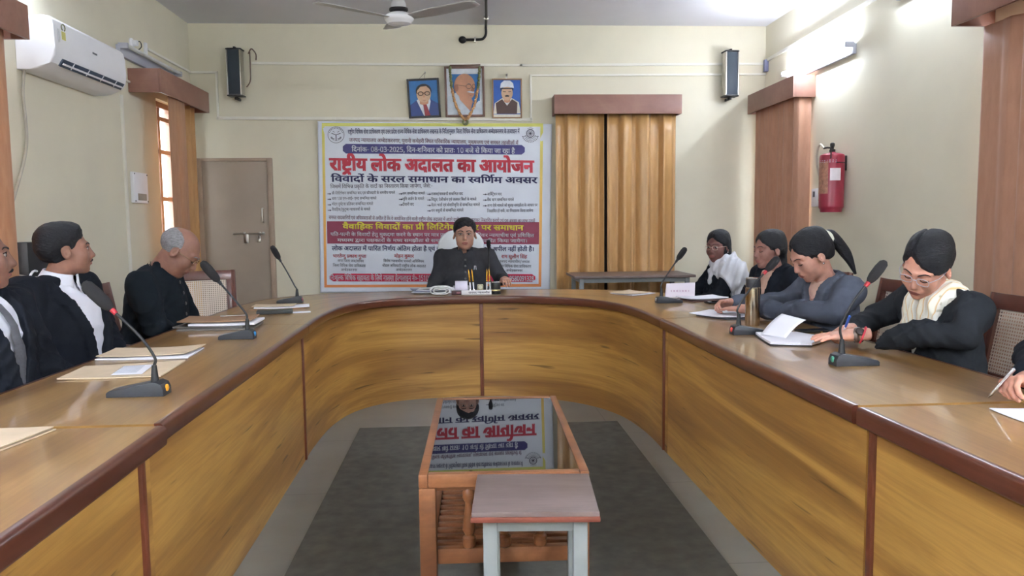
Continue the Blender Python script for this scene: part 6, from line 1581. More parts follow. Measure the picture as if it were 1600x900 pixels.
# pens in a stand
r = thing('pen_stand', 'pale pen stand with a little clock before the seated man', 'pen stand', (.105, 5.80, ZT))
MB().box((0, 0, .009), (.20, .06, .018), bev=.004).build('base', mat('pale_marble', (214, 210, 204), .3), r)
MB().box((.012, -.005, .042), (.046, .03, .048), bev=.006).build('clock_case', mat('gold_grey_clock', (176, 166, 132), .3, metal=.3), r)
MB().lathe([(.015, 0), (.015, .004)], (.012, -.02, .045), (0, -1, 0), 20).build('clock_face', mat('clock_face', (216, 212, 190), .4), r)
for x in (-.062, -.038, .062, .088):
    MB().lathe([(.007, 0), (.009, .004), (.007, .014)], (x, 0, .018), (0, 0, 1), 14).build('pen_socket', M_chrome, r)
M_gold = mat('gold_pen', (214, 160, 60), .25, metal=.8)
for i, (x, t, lb) in enumerate(((-.062, -.10, 'gold pen, leftmost of the four in the stand'), (-.038, -.09, 'gold pen, second from the left in the stand'), (.062, .02, 'gold pen, third from the left in the stand'), (.088, -.05, 'gold pen, rightmost of the four in the stand'))):
    p = thing('gold_pen', lb, 'pen', (.105+x, 5.80, ZT+.0325), group='gold pens in the pen stand', rot=(0, t, 0))
    MB().lathe([(.003, 0), (.0048, .006), (.0058, .05)], seg=12).build('lower_barrel', M_paper, p)
    MB().lathe([(.006, .05), (.006, .056)], seg=12).build('ring', M_dark, p)
    MB().lathe([(.0062, .056), (.0066, .09), (.005, .13), (.001, .152)], seg=12).build('cap', M_gold, p)
r = thing('black_cup', 'round black cup with a gold band on the head desk', 'cup', (.233, 5.70, ZT))
MB().lathe([(.036, 0), (.037, .003), (.037, .020), (.035, .022)], seg=32).build('foot', M_black, r)
MB().lathe([(.0345, .022), (.0355, .024), (.0355, .032), (.0345, .034)], seg=32).build('band', mat('gold_band', (220, 204, 150), .2, metal=.8), r)
MB().lathe([(.034, .034), (.0355, .038), (.0355, .082), (.034, .086)], seg=32).build('body', M_black, r)
MB().lathe([(.034, .086), (.036, .088), (.034, .094), (.012, .097), (.002, .097)], seg=32).build('lid', M_chrome, r)
# ------------------------------------------------------------------ people: smooth blended surfaces sampled on a grid
class Field:
    def __init__(s, lo, hi, h):
        s.lo, s.h = np.array(lo, np.float32), h
        n = [int(math.ceil((b-a)/h))+1 for a, b in zip(lo, hi)]
        ax = [np.arange(k, dtype=np.float32)*h + l for k, l in zip(n, lo)]
        s.X, s.Y, s.Z = np.meshgrid(*ax, indexing='ij')
        s.f = np.full(s.X.shape, 1.0, np.float32)
    @staticmethod
    def smin(a, b, k):
        if k <= 0:
            return np.minimum(a, b)
        t = np.clip(.5+.5*(b-a)/k, 0, 1)
        return b + (a-b)*t - k*t*(1-t)
    def add(s, d, k=.01):
        s.f = s.smin(s.f, d, k); return s
    def cut(s, d, k=.006):
        s.f = -s.smin(-s.f, d, k); return s
    def rc(s, a, b, ra, rb):
        a = np.array(a, float); b = np.array(b, float); ab = b-a; L = float(ab@ab)+1e-9
        px, py, pz = s.X-a[0], s.Y-a[1], s.Z-a[2]
        t = np.clip((px*ab[0]+py*ab[1]+pz*ab[2])/L, 0, 1)
        return np.sqrt((px-t*ab[0])**2+(py-t*ab[1])**2+(pz-t*ab[2])**2) - (ra+(rb-ra)*t)
    def loc(s, c, rot):
        px, py, pz = s.X-c[0], s.Y-c[1], s.Z-c[2]
        if rot is None:
            return px, py, pz
        R = np.array(Euler([math.radians(q) for q in rot]).to_matrix().inverted())
        return tuple(R[i, 0]*px+R[i, 1]*py+R[i, 2]*pz for i in range(3))
    def el(s, c, r, rot=None):
        x, y, z = s.loc(c, rot)
        k0 = np.sqrt((x/r[0])**2+(y/r[1])**2+(z/r[2])**2)
        k1 = np.sqrt((x/r[0]**2)**2+(y/r[1]**2)**2+(z/r[2]**2)**2)+1e-6
        return k0*(k0-1)/k1
    def bx(s, c, b, rot=None, rd=.005):
        x, y, z = s.loc(c, rot)
        q = [np.abs(v)-w+rd for v, w in zip((x, y, z), b)]
        return np.sqrt(sum(np.maximum(v, 0)**2 for v in q)) + np.minimum(np.maximum(np.maximum(q[0], q[1]), q[2]), 0) - rd
    def chain(s, pts, rs, k=.0):
        d = None
        for a, b, ra, rb in zip(pts[:-1], pts[1:], rs[:-1], rs[1:]):
            e = s.rc(a, b, ra, rb)
            d = e if d is None else (s.smin(d, e, k))
        return d
    def mesh(s, f=None):
        """surface of the zero level as (verts, quads)"""
        f = s.f if f is None else f
        f = f.copy()
        for ax in range(3):
            sl = [slice(None)]*3
            sl[ax] = 0; f[tuple(sl)] = np.maximum(f[tuple(sl)], s.h*.3)
            sl[ax] = -1; f[tuple(sl)] = np.maximum(f[tuple(sl)], s.h*.3)
        ins = f < 0
        n = np.array(f.shape)
        c = np.zeros(n-1, np.int8)
        for i in (0, 1):
            for j in (0, 1):
                for k in (0, 1):
                    c += ins[i:n[0]-1+i, j:n[1]-1+j, k:n[2]-1+k]
        cells = np.argwhere((c > 0) & (c < 8))
        if len(cells) == 0:
            return np.zeros((0, 3)), np.zeros((0, 4), int)
        idx = np.full(n-1, -1, np.int64)
        idx[tuple(cells.T)] = np.arange(len(cells))
        acc = np.zeros((len(cells), 3)); cnt = np.zeros(len(cells))
        for ax in range(3):
            o1, o2 = [q for q in range(3) if q != ax]
            for u in (0, 1):
                for v in (0, 1):
                    a = cells.copy(); a[:, o1] += u; a[:, o2] += v
                    b = a.copy(); b[:, ax] += 1
                    fa, fb = f[tuple(a.T)], f[tuple(b.T)]
                    m = (fa < 0) != (fb < 0)
                    t = np.where(m, fa/np.where(m, fa-fb, 1), 0)
                    p = a.astype(float); p[:, ax] += t
                    acc[m] += p[m]; cnt[m] += 1
        V = acc/np.maximum(cnt, 1)[:, None]*s.h + s.lo
        Q = []
        for ax in range(3):
            o1, o2 = (ax+1) % 3, (ax+2) % 3
            sl0 = [slice(None)]*3; sl1 = [slice(None)]*3
            sl0[ax] = slice(0, -1); sl1[ax] = slice(1, None)
            A, B = ins[tuple(sl0)], ins[tuple(sl1)]
            e = np.argwhere(A != B)
            e = e[(e[:, o1] > 0) & (e[:, o2] > 0) & (e[:, o1] < n[o1]-1) & (e[:, o2] < n[o2]-1)]
            flip = ins[tuple(e.T)]
            def cell(d1, d2):
                q = e.copy(); q[:, o1] += d1; q[:, o2] += d2
                return idx[tuple(q.T)]
            q = np.stack([cell(-1, -1), cell(0, -1), cell(0, 0), cell(-1, 0)], 1)
            q[~flip] = q[~flip][:, ::-1]
            Q.append(q)
        return V, np.concatenate(Q)
def wob(F, amp, sc, seed=0):
    """soft cloth wrinkles"""
    r = random.Random(seed)
    d = 0
    for k in range(5):
        a = [r.uniform(-1, 1) for _ in range(3)]
        L = math.sqrt(sum(q*q for q in a)); a = [q/L*sc*(1+.45*k) for q in a]
        b = [r.uniform(-1, 1)*sc*.5 for _ in range(3)]
        d = d + np.sin(a[0]*F.X+a[1]*F.Y+a[2]*F.Z + 1.3*np.sin(b[0]*F.X+b[1]*F.Y+b[2]*F.Z+k)+r.uniform(0, 6))/(1+.5*k)
    return amp*d*.5
def to_obj(nm, parts, mats, parent, M=None, paint=None, angle=180):
    """parts = [(V, Q, 4x4 or None, material slot)] joined as one mesh object"""
    VV = []; FF = []; MI = []; n = 0
    for V, Q, T, mi in parts:
        V = np.asarray(V, float)
        if T is not None:
            A = np.array(T); V2 = V@A[:3, :3].T + A[:3, 3]
        else:
            V2 = V
        m = np.full(len(Q), mi)
        if paint is not None and mi in paint:
            C = V[np.asarray(Q)].mean(1)
            for fn, k in paint[mi]:
                m[fn(C)] = k
        VV.append(V2); FF.append(np.asarray(Q)+n); MI.append(m); n += len(V)
    V = np.concatenate(VV); Q = np.concatenate(FF)
    me = bpy.data.meshes.new(nm)
    me.vertices.add(len(V)); me.vertices.foreach_set('co', V.astype(np.float32).ravel())
    me.loops.add(len(Q)*4); me.loops.foreach_set('vertex_index', Q.astype(np.int32).ravel())
    me.polygons.add(len(Q)); me.polygons.foreach_set('loop_start', np.arange(len(Q), dtype=np.int32)*4)
    me.update(calc_edges=True); me.validate()
    o = link_mesh(nm, me, mats, parent, True, angle)
    if len(me.polygons) == len(Q):
        me.polygons.foreach_set('material_index', np.concatenate(MI).astype(np.int32))
    return o
def rotm(yaw, pitch, roll=0):
    return Matrix.Rotation(math.radians(yaw), 4, 'Z') @ Matrix.Rotation(math.radians(-pitch), 4, 'X') @ Matrix.Rotation(math.radians(roll), 4, 'Y')

def skin_mat(name, c):
    m = NT(name)
    v = m.coords('Object')
    f = m.noise(v, 28, 4)
    m.base(m.ramp(f, [(.3, tuple(x*.93 for x in c)), (.7, tuple(min(255, x*1.05) for x in c))]))
    m.set(Roughness=.5)
    m.b.inputs['Subsurface Weight'].default_value = .12
    m.b.inputs['Subsurface Radius'].default_value = (.012, .005, .003)
    m.b.inputs['Specular IOR Level'].default_value = .35
    m.bump(m.noise(v, 300, 3), .08, .002)
    return m.m
def hair_mat(name, c, c2=None):
    m = NT(name)
    v = m.coords('Object', (1, .35, 1))
    f = m.noise(v, 160, 4, .7)
    m.base(m.ramp(f, [(.3, c), (.7, c2 or tuple(x*1.5 for x in c))]))
    m.set(Roughness=.55)
    m.b.inputs['Specular IOR Level'].default_value = .35
    m.bump(f, .8, .008)
    return m.m
M_hair = hair_mat('black_hair', (20, 20, 24))
M_greyhair = hair_mat('grey_hair', (104, 104, 108), (160, 160, 162))
M_lip = mat('lips', (150, 88, 82), .45); M_eyew = mat('eye_white', (176, 168, 162), .4); M_iris = mat('dark_iris', (34, 22, 18), .15)
M_lash = mat('dark_lashes', (30, 24, 24), .7)
M_suit = cloth('black_suiting', (28, 31, 38), .85)
M_coat = cloth('charcoal_coat', (54, 54, 58), .85)
M_coat2 = cloth('black_coat', (26, 32, 38), .85)
M_grey_blazer = cloth('grey_blazer_cloth', (78, 82, 94), .85)
M_shirt = cloth('white_shirt', (226, 226, 236), .8, var=.02)
M_trouser = cloth('dark_trousers', (30, 31, 36), .9)
M_shoe = mat('black_shoe', (24, 22, 22), .35)

def make_head(F, o):
    """face and neck in head space: +y to the front, +z up, eyes near z = 0.008"""
    w = o.get('wide', 1.0); fat = o.get('fat', 0.0); fem = o.get('fem', 0)
    F.add(F.el((0, -.016, .038), (.073*w, .094, .082)), .0)
    F.add(F.el((0, .028, -.012), (.060*w+fat*.5, .064, .084)), .03)
    F.add(F.el((0, .030, -.066), ((.054-.005*fem)*w+fat, .050, .040)), .03)
    F.add(F.el((0, .066, -.094), (.020-.003*fem, .018, .015)), .025)
    for sx in (-1, 1):
        F.add(F.el((sx*.038*w, .058, -.026), (.024+fat*.6, .022, .026)), .025)
        F.add(F.rc((sx*.012, .086, .030), (sx*.046*w, .070, .030), .009-.002*fem, .008), .016)
        F.cut(F.el((sx*.031, .101, .008), (.019, .017, .012)), .012)
        F.add(F.el((sx*.031, .0735, .008), (.0165, .0145, .0125)), .004)
        F.add(F.rc((sx*.010, .088, -.033), (sx*.012, .084, -.034), .0085, .008), .006)
    F.add(F.rc((0, .086, .020), (0, .1055-.002*fem, -.026), .0075, .0130-.003*fem), .014)
    F.add(F.el((0, .082, -.054), (.026, .016, .016)), .018)
    F.add(F.el((0, .0935, -.0565), (.021, .0085, .0048)), .004)
    F.add(F.el((0, .0915, -.0655), (.018, .0085, .0058)), .004)
    F.cut(F.rc((-.020, .098, -.0610), (.020, .098, -.0610), .0016, .0016), .003)
    for sx in (-1, 1):
        d = F.el((sx*.0765*w, -.008, -.002), (.010, .020, .032), (8, sx*-14, sx*-16))
        F.add(d, .006)
        F.cut(F.el((sx*.086*w, -.003, .0), (.006, .009, .016)), .005)
    nb = o['neck_local']
    F.add(F.rc((0, -.022, -.050), nb, .050+fat*.7-.006*fem, .056+fat*.7-.006*fem), .022)
    if o.get('jowl'):
        F.add(F.el((0, .035, -.098), (.050, .042, .026)), .03)
def front_y(F, x, z):
    i = int(round((x-F.lo[0])/F.h)); k = int(round((z-F.lo[2])/F.h))
    c = F.f[i, :, k]
    j = np.nonzero(c < 0)[0]
    if len(j) == 0:
        return .08
    j = j[-1]
    a, b = c[j], c[min(j+1, len(c)-1)]
    return float(F.lo[1] + F.h*(j + (a/(a-b) if a != b else 0)))

def make_hand(F, side, curls, spread=1.0, thumb=(35, -10, 10)):
    """hand in wrist space: +y to the fingertips, +z the back of the hand, thumb at x*side"""
    F.add(F.bx((0, .046, 0), (.040, .046, .0135), None, .012), 0)
    F.add(F.rc((0, -.06, .0), (0, .015, 0), .027, .026), .02)
    F.add(F.rc((side*.026, .016, -.006), (side*.036, .045, -.008), .016, .013), .012)
    for i, (x, ln, r) in enumerate(((.030, .068, .0088), (.0105, .076, .0092), (-.0095, .071, .0088), (-.0285, .056, .0078))):
        x *= side
        p = np.array((x, .086 - .003*abs(i-1.3), .001)); ang = math.radians(curls[i][0])
        az = math.radians(spread*(-side)*(1.2-i)*-4.0)
        pts = [p - np.array((0, .02, 0)), p]
        for j, q in enumerate((.45, .31, .24)):
            if j:
                ang += math.radians(curls[i][j])
            d = np.array((math.sin(az)*math.cos(ang), math.cos(az)*math.cos(ang), -math.sin(ang)))
            p = p + d*ln*q; pts.append(p)
        F.add(F.chain(pts, [r, r, r*.98, r*.9, r*.72], .003), .0045)
    a, el_, cu = [math.radians(t) for t in thumb]
    p = np.array((side*.034, .034, -.008)); pts = [np.array((side*.022, .012, -.006)), p]
    for q, e in ((.034, 0), (.026, cu)):
        d = np.array((side*math.sin(a-e)*math.cos(el_), math.cos(a-e)*math.cos(el_), math.sin(el_)))
        p = p + d*q; pts.append(p)
    F.add(F.chain(pts, [.014, .0115, .0105, .0078], .004), .008)
FLAT = [(6, 8, 6)]*4
GRIP = [(40, 50, 30), (48, 55, 30), (55, 60, 35), (60, 60, 40)]
REST = [(14, 18, 12), (18, 22, 14), (22, 24, 16), (26, 26, 18)]

def person(label, loc, rz, o):
    r = thing('person', label, 'person', (loc[0], loc[1], 0), math.radians(rz))
    g = o.get
    hd = Vector(g('head')); Mh = Matrix.Translation(hd) @ rotm(*g('turn', (0, 0, 0))) @ Matrix.Scale(g('hs', 1.0), 4)
    chest = Vector(g('chest', (0, .02, .84))); neck = Vector(g('neck', (0, .03, 1.035)))
    pelvis = Vector((0, 0, .535))
    bulk = g('bulk', 1.0); depth = g('depth', 1.0)
    skin = skin_mat('skin_tone', g('skin', (176, 128, 102)))
    # --- head and neck
    hh = g('hres', .0036)
    F = Field((-.105, -.125, -.235), (.105, .135, .135), hh)
    ho = dict(o); ho['neck_local'] = tuple(Mh.inverted() @ (neck + Vector((0, -.005, -.03))))
    make_head(F, ho)
    V, Q = F.mesh()
    body = [(V, Q, Mh, 0)]
    lipf = lambda C: (((C[:, 0]/.0225)**2 + ((C[:, 2]+.061)/.0105)**2 < 1) & (C[:, 1] > .083))
    # --- bare core of the trunk inside the clothes, and the hands
    sh = {s: Vector(g('shoulder', {}).get(s, (s*.185, .02, .985))) for s in (-1, 1)}
    elb = {s: Vector(g('elbow', {}).get(s, (s*.27, .06, .72))) for s in (-1, 1)}
    wri = {s: Vector(g('wrist', {}).get(s, (s*.13, .30, .62))) for s in (-1, 1)}
    T = Field((-.30, -.25, .40), (.30, .40, 1.10), .014)
    T.add(T.el(tuple(chest), (.15, .09, .20)), 0); T.add(T.el((0, 0, .60), (.14, .10, .15)), .06)
    T.add(T.rc(tuple(neck - Vector((0, 0, .10))), tuple(neck), .07, .05), .05)
    V, Q = T.mesh(); body.append((V, Q, None, 0))
    hands = g('hands', {})
    for s in (-1, 1):
        hp = hands.get(s)
        if hp is None:
            hp = dict(curl=REST, dir=None, back=(0, 0, 1))
        Hf = Field((-.075, -.075, -.085), (.075, .185, .04), g('handres', .0045))
        make_hand(Hf, -s, hp['curl'], hp.get('spread', 1.0), hp.get('thumb', (35, -10, 10)))
        y = Vector(hp['dir']) if hp.get('dir') else (wri[s]-elb[s])
        y.normalize(); z = Vector(hp.get('back', (0, 0, 1))); x = y.cross(z).normalized(); z = x.cross(y)
        Mw = Matrix(((x.x, y.x, z.x, wri[s].x), (x.y, y.y, z.y, wri[s].y), (x.z, y.z, z.z, wri[s].z), (0, 0, 0, 1))) @ Matrix.Scale(g('handscale', .95), 4)
        V, Q = Hf.mesh(); body.append((V, Q, Mw, 0))
    bo = to_obj('body', body, [skin, M_lip], r, paint={0: [(lambda C: np.zeros(len(C), bool), 0)]})
    # lips take their own colour
    me = bo.data
    n0 = len(body[0][1])
    C = body[0][0][np.asarray(body[0][1])].mean(1)
    mi = np.zeros(len(me.polygons), np.int32); mi[:n0][lipf(C)] = 1
    me.polygons.foreach_set('material_index', mi)
    # --- eyes, brows
    def hp_(p):
        return tuple(Mh @ Vector(p))
    hs = g('hs', 1.0)
    for sx in (-1, 1):
        if g('eyes', 'open') == 'open':
            e = MB().sphere((sx*.031, .0765, .008), (.0145, .0135, .0085), 16, 10)
            e.bm.transform(Mh); eo = e.build('eye', M_eyew, r, angle=180)
            i_ = MB().sphere((sx*.031 + g('gaze', 0)*.006, .0875, .008), (.0062, .0035, .0066), 14, 8); i_.bm.transform(Mh); i_.build('iris', M_iris, eo, angle=180)
            ls = MB().tube(catmull([(sx*.016, .0865, .010), (sx*.024, .0905, .0165), (sx*.034, .0895, .0175), (sx*.047, .0800, .0125)], 4), .0017, 6)
        else:
            ls = MB().tube(catmull([(sx*.017, .0870, .002), (sx*.026, .0890, -.001), (sx*.036, .0870, -.001), (sx*.046, .0800, .004)], 4), .0018, 6)
        ls.bm.transform(Mh); ls.build('eyelashes', M_lash, r, angle=180)
        bw = MB(); pts = []
        for x, z in ((.011, .0275), (.020, .032), (.031, .0345), (.042, .033), (.050, .0275)):
            pts.append((sx*x, front_y(F, sx*x, z)+.0005, z))
        bw.tube(catmull(pts, 3), [g('brow', .0034)*q for q in np.interp(np.linspace(0, 1, 13), [0, .25, .7, 1], [.7, 1, .85, .35])], 6)
        bw.bm.transform(Mh); bw.build('eyebrow', g('browmat', M_hair), r, angle=180)
    if g('moustache'):
        mo = MB(); pts = [(x, front_y(F, x, -.0475-.006*abs(x)/.025)+.001, -.0475-.008*abs(x)/.025) for x in (-.027, -.018, -.008, 0, .008, .018, .027)]
        mo.tube(catmull(pts, 3), [g('moustache')*q for q in np.interp(np.linspace(0, 1, 19), [0, .2, .5, .8, 1], [.3, .9, 1, .9, .3])], 8)
        mo.bm.transform(Mh); mo.build('moustache', g('browmat', M_hair), r, angle=180)
    if g('spectacles'):
        gm = g('spectacles'); sp_ = MB()
        for sx in (-1, 1):
            sp_.tube([(sx*.031+.0225*math.copysign(abs(math.cos(a))**.7, math.cos(a)), .099-.14*abs(.031+.0225*math.cos(a)*sx*sx-.031)*.4-(.006 if True else 0)*0, .004+.0155*math.copysign(abs(math.sin(a))**.7, math.sin(a))) for a in [i*PI/12 for i in range(24)]], .0014, 6, closed=True)
            sp_.tube([(sx*.0535, .096, .010), (sx*.074, .060, .011), (sx*.079, -.008, .008)], .0014, 6)
        sp_.tube([(-.009, .100, .008), (0, .103, .010), (.009, .100, .008)], .0014, 6)
        sp_.bm.transform(Mh); sp_.build('spectacles', gm, r, angle=180)
    # --- hair
    st = g('hair', 'short')
    if st != 'bald':
        H = Field((-.13, -.20, -.20), (.13, .15, .16), g('hairres', .0045))
        # scalp shell that thins out to nothing at the hairline
        Sk = H.smin(H.el((0, -.016, .038), (.073*g('wide', 1.0), .094, .082)), H.el((0, .028, -.012), (.060*g('wide', 1.0), .064, .084)), .03)
        ax = np.abs(H.X)
        fray = wob(H, .0030, 190, g('seed', 1)+2)
        ear = np.minimum(H.el((-.080, -.006, -.004), (.020, .023, .034)), H.el((.080, -.006, -.004), (.020, .023, .034)))
        if st == 'short':
            pt_ = g('part', 10)/10.0
            zh = .070 - .20*ax - .13*pt_*H.X - 2.2*ax**2
            yb = np.clip(.014 + .75*H.Z, .010, .052)
            gf = np.maximum(H.Z-zh, yb-H.Y)
            zl = np.interp(H.Y, [-.12, -.05, -.02, .01, .04], [-.088, -.082, -.045, -.030, -.026]).astype(np.float32)
            gg = np.minimum(np.minimum(gf, H.Z-zl), ear) + fray
            vol = g('vol', 1.0)
            tm = (.011 + .012*np.clip((H.Z-.05)/.05, 0, 1)*np.clip(.6+H.Y*4, .5, 1.1) + .006*np.clip(-H.Y/.08, 0, 1))*vol
            H.f = Sk - np.minimum(np.clip(gg*.55, -.006, 1), tm)
        elif st == 'fringe':
            H.add(H.el((0, -.022, .034), (.080, .100, .080)), 0)
            H.cut(H.el((0, .075, .060), (.090, .118, .105)), .012)
            H.cut(H.el((0, .118, -.030), (.085, .105, .098)), .012)
            H.cut(H.bx((0, .0, -.165), (.2, .3, .10), None, .002), .01)
            for sx in (-1, 1):
                H.cut(H.el((sx*.090, .004, -.016), (.030, .026, .038)), .008)
        else:
            hx = g('hpart', .008)
            zh = .083 - .55*np.abs(H.X-hx) - 4.0*ax**2
            yb = np.clip(.030 + .45*H.Z, .022, .055)
            gf = np.maximum(H.Z-zh, yb-H.Y)
            zl = np.interp(H.Y, [-.12, -.06, -.02, .015, .05], [-.075, -.070, -.030, .004, .012]).astype(np.float32)
            gg = np.minimum(gf, H.Z-zl) + fray
            tm = .010 + .010*np.clip((H.Z-.06)/.05, 0, 1) + .005*np.clip(-H.Y/.08, 0, 1) - .007*np.exp(-((H.X-hx)/.006)**2)*(H.Z > .06)
            H.f = Sk - np.minimum(np.clip(gg*.6, -.006, 1), tm*g('vol', 1.0))
            if st == 'bob':
                H.add(H.el((0, -.050, -.035), (.082, .066, .082)), .03)
                for sx in (-1, 1):
                    H.add(H.rc((sx*.074, -.010, .045), (sx*.072, -.030, -.10), .019, .016), .02)
                H.cut(H.el((0, .07, -.10), (.062, .075, .06)), .01)
            else:
                H.add(H.el((0, -.078, -.010), (.052, .036, .050)), .03)
            if st == 'bun':
                H.add(H.el((0, -.125, -.045), (.045, .036, .042)), .01)
            if st == 'low':
                H.add(H.rc((0, -.085, -.02), (0, -.100, -.17), .042, .028), .02)
        H.f = H.f + wob(H, .0016, 80, 3)
        V, Q = H.mesh(); to_obj('hair', [(V, Q, Mh, 0)], [g('hairmat', M_hair)], r)
    if st == 'pony':
        pt = MB().tube(catmull([hp_(q) for q in g('ponytail', [(0, -.085, .035), (0, -.125, .045), (.0, -.150, -.01), (.0, -.165, -.10), (0, -.16, -.20)])], 8), [.026*q for q in np.interp(np.linspace(0, 1, 33), [0, .1, .3, .7, 1], [.7, 1, 1.35, 1.1, .25])], 14)
        pt.build('ponytail', M_hair, r, angle=180)
        cl_ = MB().lathe([(.026, -.026), (.036, -.018), (.039, 0), (.037, .016), (.028, .026)], (0, -.112, .040), (0, -1, .15), 20)
        cl_.bm.transform(Mh); cl_.build('hair_band', mat('pale_hair_band', (214, 212, 196), .7), r)
    if g('earring'):
        er = MB()
        for sx in (-1, 1):
            er.sphere((sx*.084, .0, -.036), .005, 10, 8)
        er.bm.transform(Mh); er.build('earring', M_chrome, r, angle=180)
    # --- jacket
    res = g('res', .009)
    J = Field((-.42, -.28, .46), (.42, .50, 1.14), res)
    J.add(J.el(tuple(chest), (.175*bulk, .125*depth, .235)), 0)
    J.add(J.el((chest.x*.5, .02+chest.y*.3, .62), (.172*bulk, .145*depth, .19)), .07)
    J.add(J.el((0, 0, .54), (.19*bulk, .17, .10)), .06)
    J.add(J.rc(tuple(sh[-1]), tuple(sh[1]), .066, .066), .06)
    J.add(J.rc(tuple(neck - Vector((0, .0, .05))), tuple((sh[-1]+sh[1])/2), .075, .08), .06)
    cr = 34*(J.Z*.9 + np.abs(J.X)*.7 - J.Y*.5) + 2.2*np.sin(11*J.X+7*J.Y+g('seed', 1)) + 1.5*np.sin(17*J.Z-9*J.Y)
    W_ = wob(J, .0052, 26, g('seed', 1)) + wob(J, .0024, 70, g('seed', 1)+5) + .0045*(2*np.abs(np.sin(cr))-1.2)*np.clip(.5+.5*np.sin(6*J.X+5*J.Z+g('seed', 1)), 0, 1)
    base = J.f + W_
    for s in (-1, 1):
        J.add(J.rc(tuple(sh[s]), tuple(elb[s]), .070*g('arm', 1), .056*g('arm', 1)), .035)
        cuff = elb[s].lerp(wri[s], g('cuff', {}).get(s, .90))
        J.add(J.rc(tuple(elb[s]), tuple(cuff), .056*g('arm', 1), .040), .02)
        wd = (wri[s]-elb[s]).normalized()
        q = cuff + wd*.04
        J.cut(J.rc(tuple(cuff + wd*.052), tuple(cuff+wd*.10), .030, .034), .004)
    J.f = J.f + W_
    # neck hole
    J.cut(J.rc(tuple(neck + Vector((0, .012, -.02))), tuple(neck + Vector((0, .03, .16))), g('collar_r', .060), .09), .006)
    kind = g('top', 'suit')
    vz = g('vz', .74)
    lean = (chest.y-.0)
    vx = J.X - (neck.x + (chest.x-neck.x)*np.clip((neck.z-J.Z)/(neck.z-chest.z), 0, 2))
    cs, sn = math.cos(math.radians(g('vang', 17))), math.sin(math.radians(g('vang', 17)))
    vd = np.abs(vx)*cs - (J.Z-vz)*sn
    fr_ = (chest.y + .01 - J.Y)
    if kind == 'suit':
        lap = (vd > 0) & (vd < .050) & (fr_ < 0) & (J.Z > vz-.01)
        J.f = np.where(lap, J.f-.011, J.f)
        J.cut(np.maximum(vd, fr_), .003)
        Sx = np.maximum(base + .016, -(J.Z-.50))
        collar = J.rc(tuple(neck + Vector((0, .004, -.03))), tuple(neck + Vector((0, .012, .028))), .068, .062)
        hole = J.rc(tuple(neck + Vector((0, .004, -.03))), tuple(neck + Vector((0, .03, .12))), .058, .060)
        Sx = np.maximum(Sx, vd-.05)
        Sx = np.maximum(Sx, -(J.Y-chest.y+.03))
        Sx = np.maximum(Sx, J.Z-(neck.z-.004))
        V, Q = J.mesh(Sx)
        so = to_obj('shirt', [(V, Q, None, 0)], [g('shirt', M_shirt)], r)
        if g('shirt_collar', True):
            cb_ = MB(); R0 = .064+g('fat', 0)*.6
            def ringp(u, v):
                a = math.radians(100 + 340*u)
                rr = R0 + .006 - .008*v + .010*(1-v)
                return (neck.x + rr*math.cos(a), neck.y + .006 + .018*v + rr*1.02*math.sin(a), neck.z - .022 + .052*v - .022*max(0, math.sin(a))*(1-.2*v) + .012*max(0, -math.sin(a)))
            cb_.grid(40, 5, ringp)
            cb_.build('collar', g('shirt', M_shirt), so, angle=180, solid=.004)
            lf = MB()
            for q in (-1, 1):
                lf.add([(neck.x+q*.012, neck.y+.088, neck.z-.020), (neck.x+q*.058, neck.y+.060, neck.z-.006), (neck.x+q*.066, neck.y+.070, neck.z-.048), (neck.x+q*.034, neck.y+.096, neck.z-.074)], [(0, 1, 2, 3)])
            lf.build('collar_leaf', g('shirt', M_shirt), so, angle=180, solid=.004)
    else:
        collar = np.maximum(J.rc(tuple(neck + Vector((0, .0, -.05))), tuple(neck + Vector((0, .012, .022))), .074+g('fat', 0)*.6, .066+g('fat', 0)*.6), -J.rc(tuple(neck + Vector((0, .0, -.06))), tuple(neck + Vector((0, .02, .12))), .062+g('fat', 0)*.6, .060+g('fat', 0)*.6))
        gap = np.maximum(np.abs(J.X-neck.x)-.010, neck.y+.02-J.Y)
        collar = np.maximum(collar, -gap)
        J.f = np.minimum(J.f, collar)
        seam = np.maximum(np.abs(vx-.012)-.003, fr_)
        J.f = np.where((seam < 0), J.f+.0035, J.f)
    V, Q = J.mesh()
    to_obj('jacket', [(V, Q, None, 0)], [g('jacket', M_suit)], r)
    def chest_y(x, z):
        i = int(round((x-J.lo[0])/J.h)); k = int(round((z-J.lo[2])/J.h)); c = base[i, :, k]; j = np.nonzero(c < 0)[0]
        if len(j) == 0:
            return .15
        j = [q for q in j if J.lo[1]+q*J.h < .28][-1]
        return float(J.lo[1] + J.h*(j+.5))
    if kind == 'closed':
        for z in g('buttons', (.98, .92, .86, .80)):
            MB().lathe([(.0095, 0), (.0095, .003), (.006, .0045)], (chest.x*.6, chest_y(0, z)+.001, z), (0, 1, .1), 16).build('button', g('buttonmat', mat('dull_button', (74, 72, 74), .35)), r)
    if g('tie'):
        tp = [(0, chest_y(0, z)-.010+(.012 if z < 1.0 else .0), z) for z in np.linspace(neck.z-.035, vz-.01, 9)]
        tm = MB(); W = np.interp(np.linspace(0, 1, 9), [0, .06, .16, 1], [.016, .020, .015, .034])
        vs = []; fs = []
        for p, w in zip(tp, W):
            vs += [(p[0]-w, p[1]-.004, p[2]), (p[0], p[1]+.005, p[2]), (p[0]+w, p[1]-.004, p[2]), (p[0], p[1]-.009, p[2])]
        for i in range(8):
            for k in range(4):
                fs.append((4*i+k, 4*i+(k+1) % 4, 4*i+4+(k+1) % 4, 4*i+4+k))
        tm.add(vs, fs); tm.build('tie', g('tie'), r, angle=50)
    # --- legs, shoes
    L = Field((-.24, -.20, .06), (.24, .60, .66), .016)
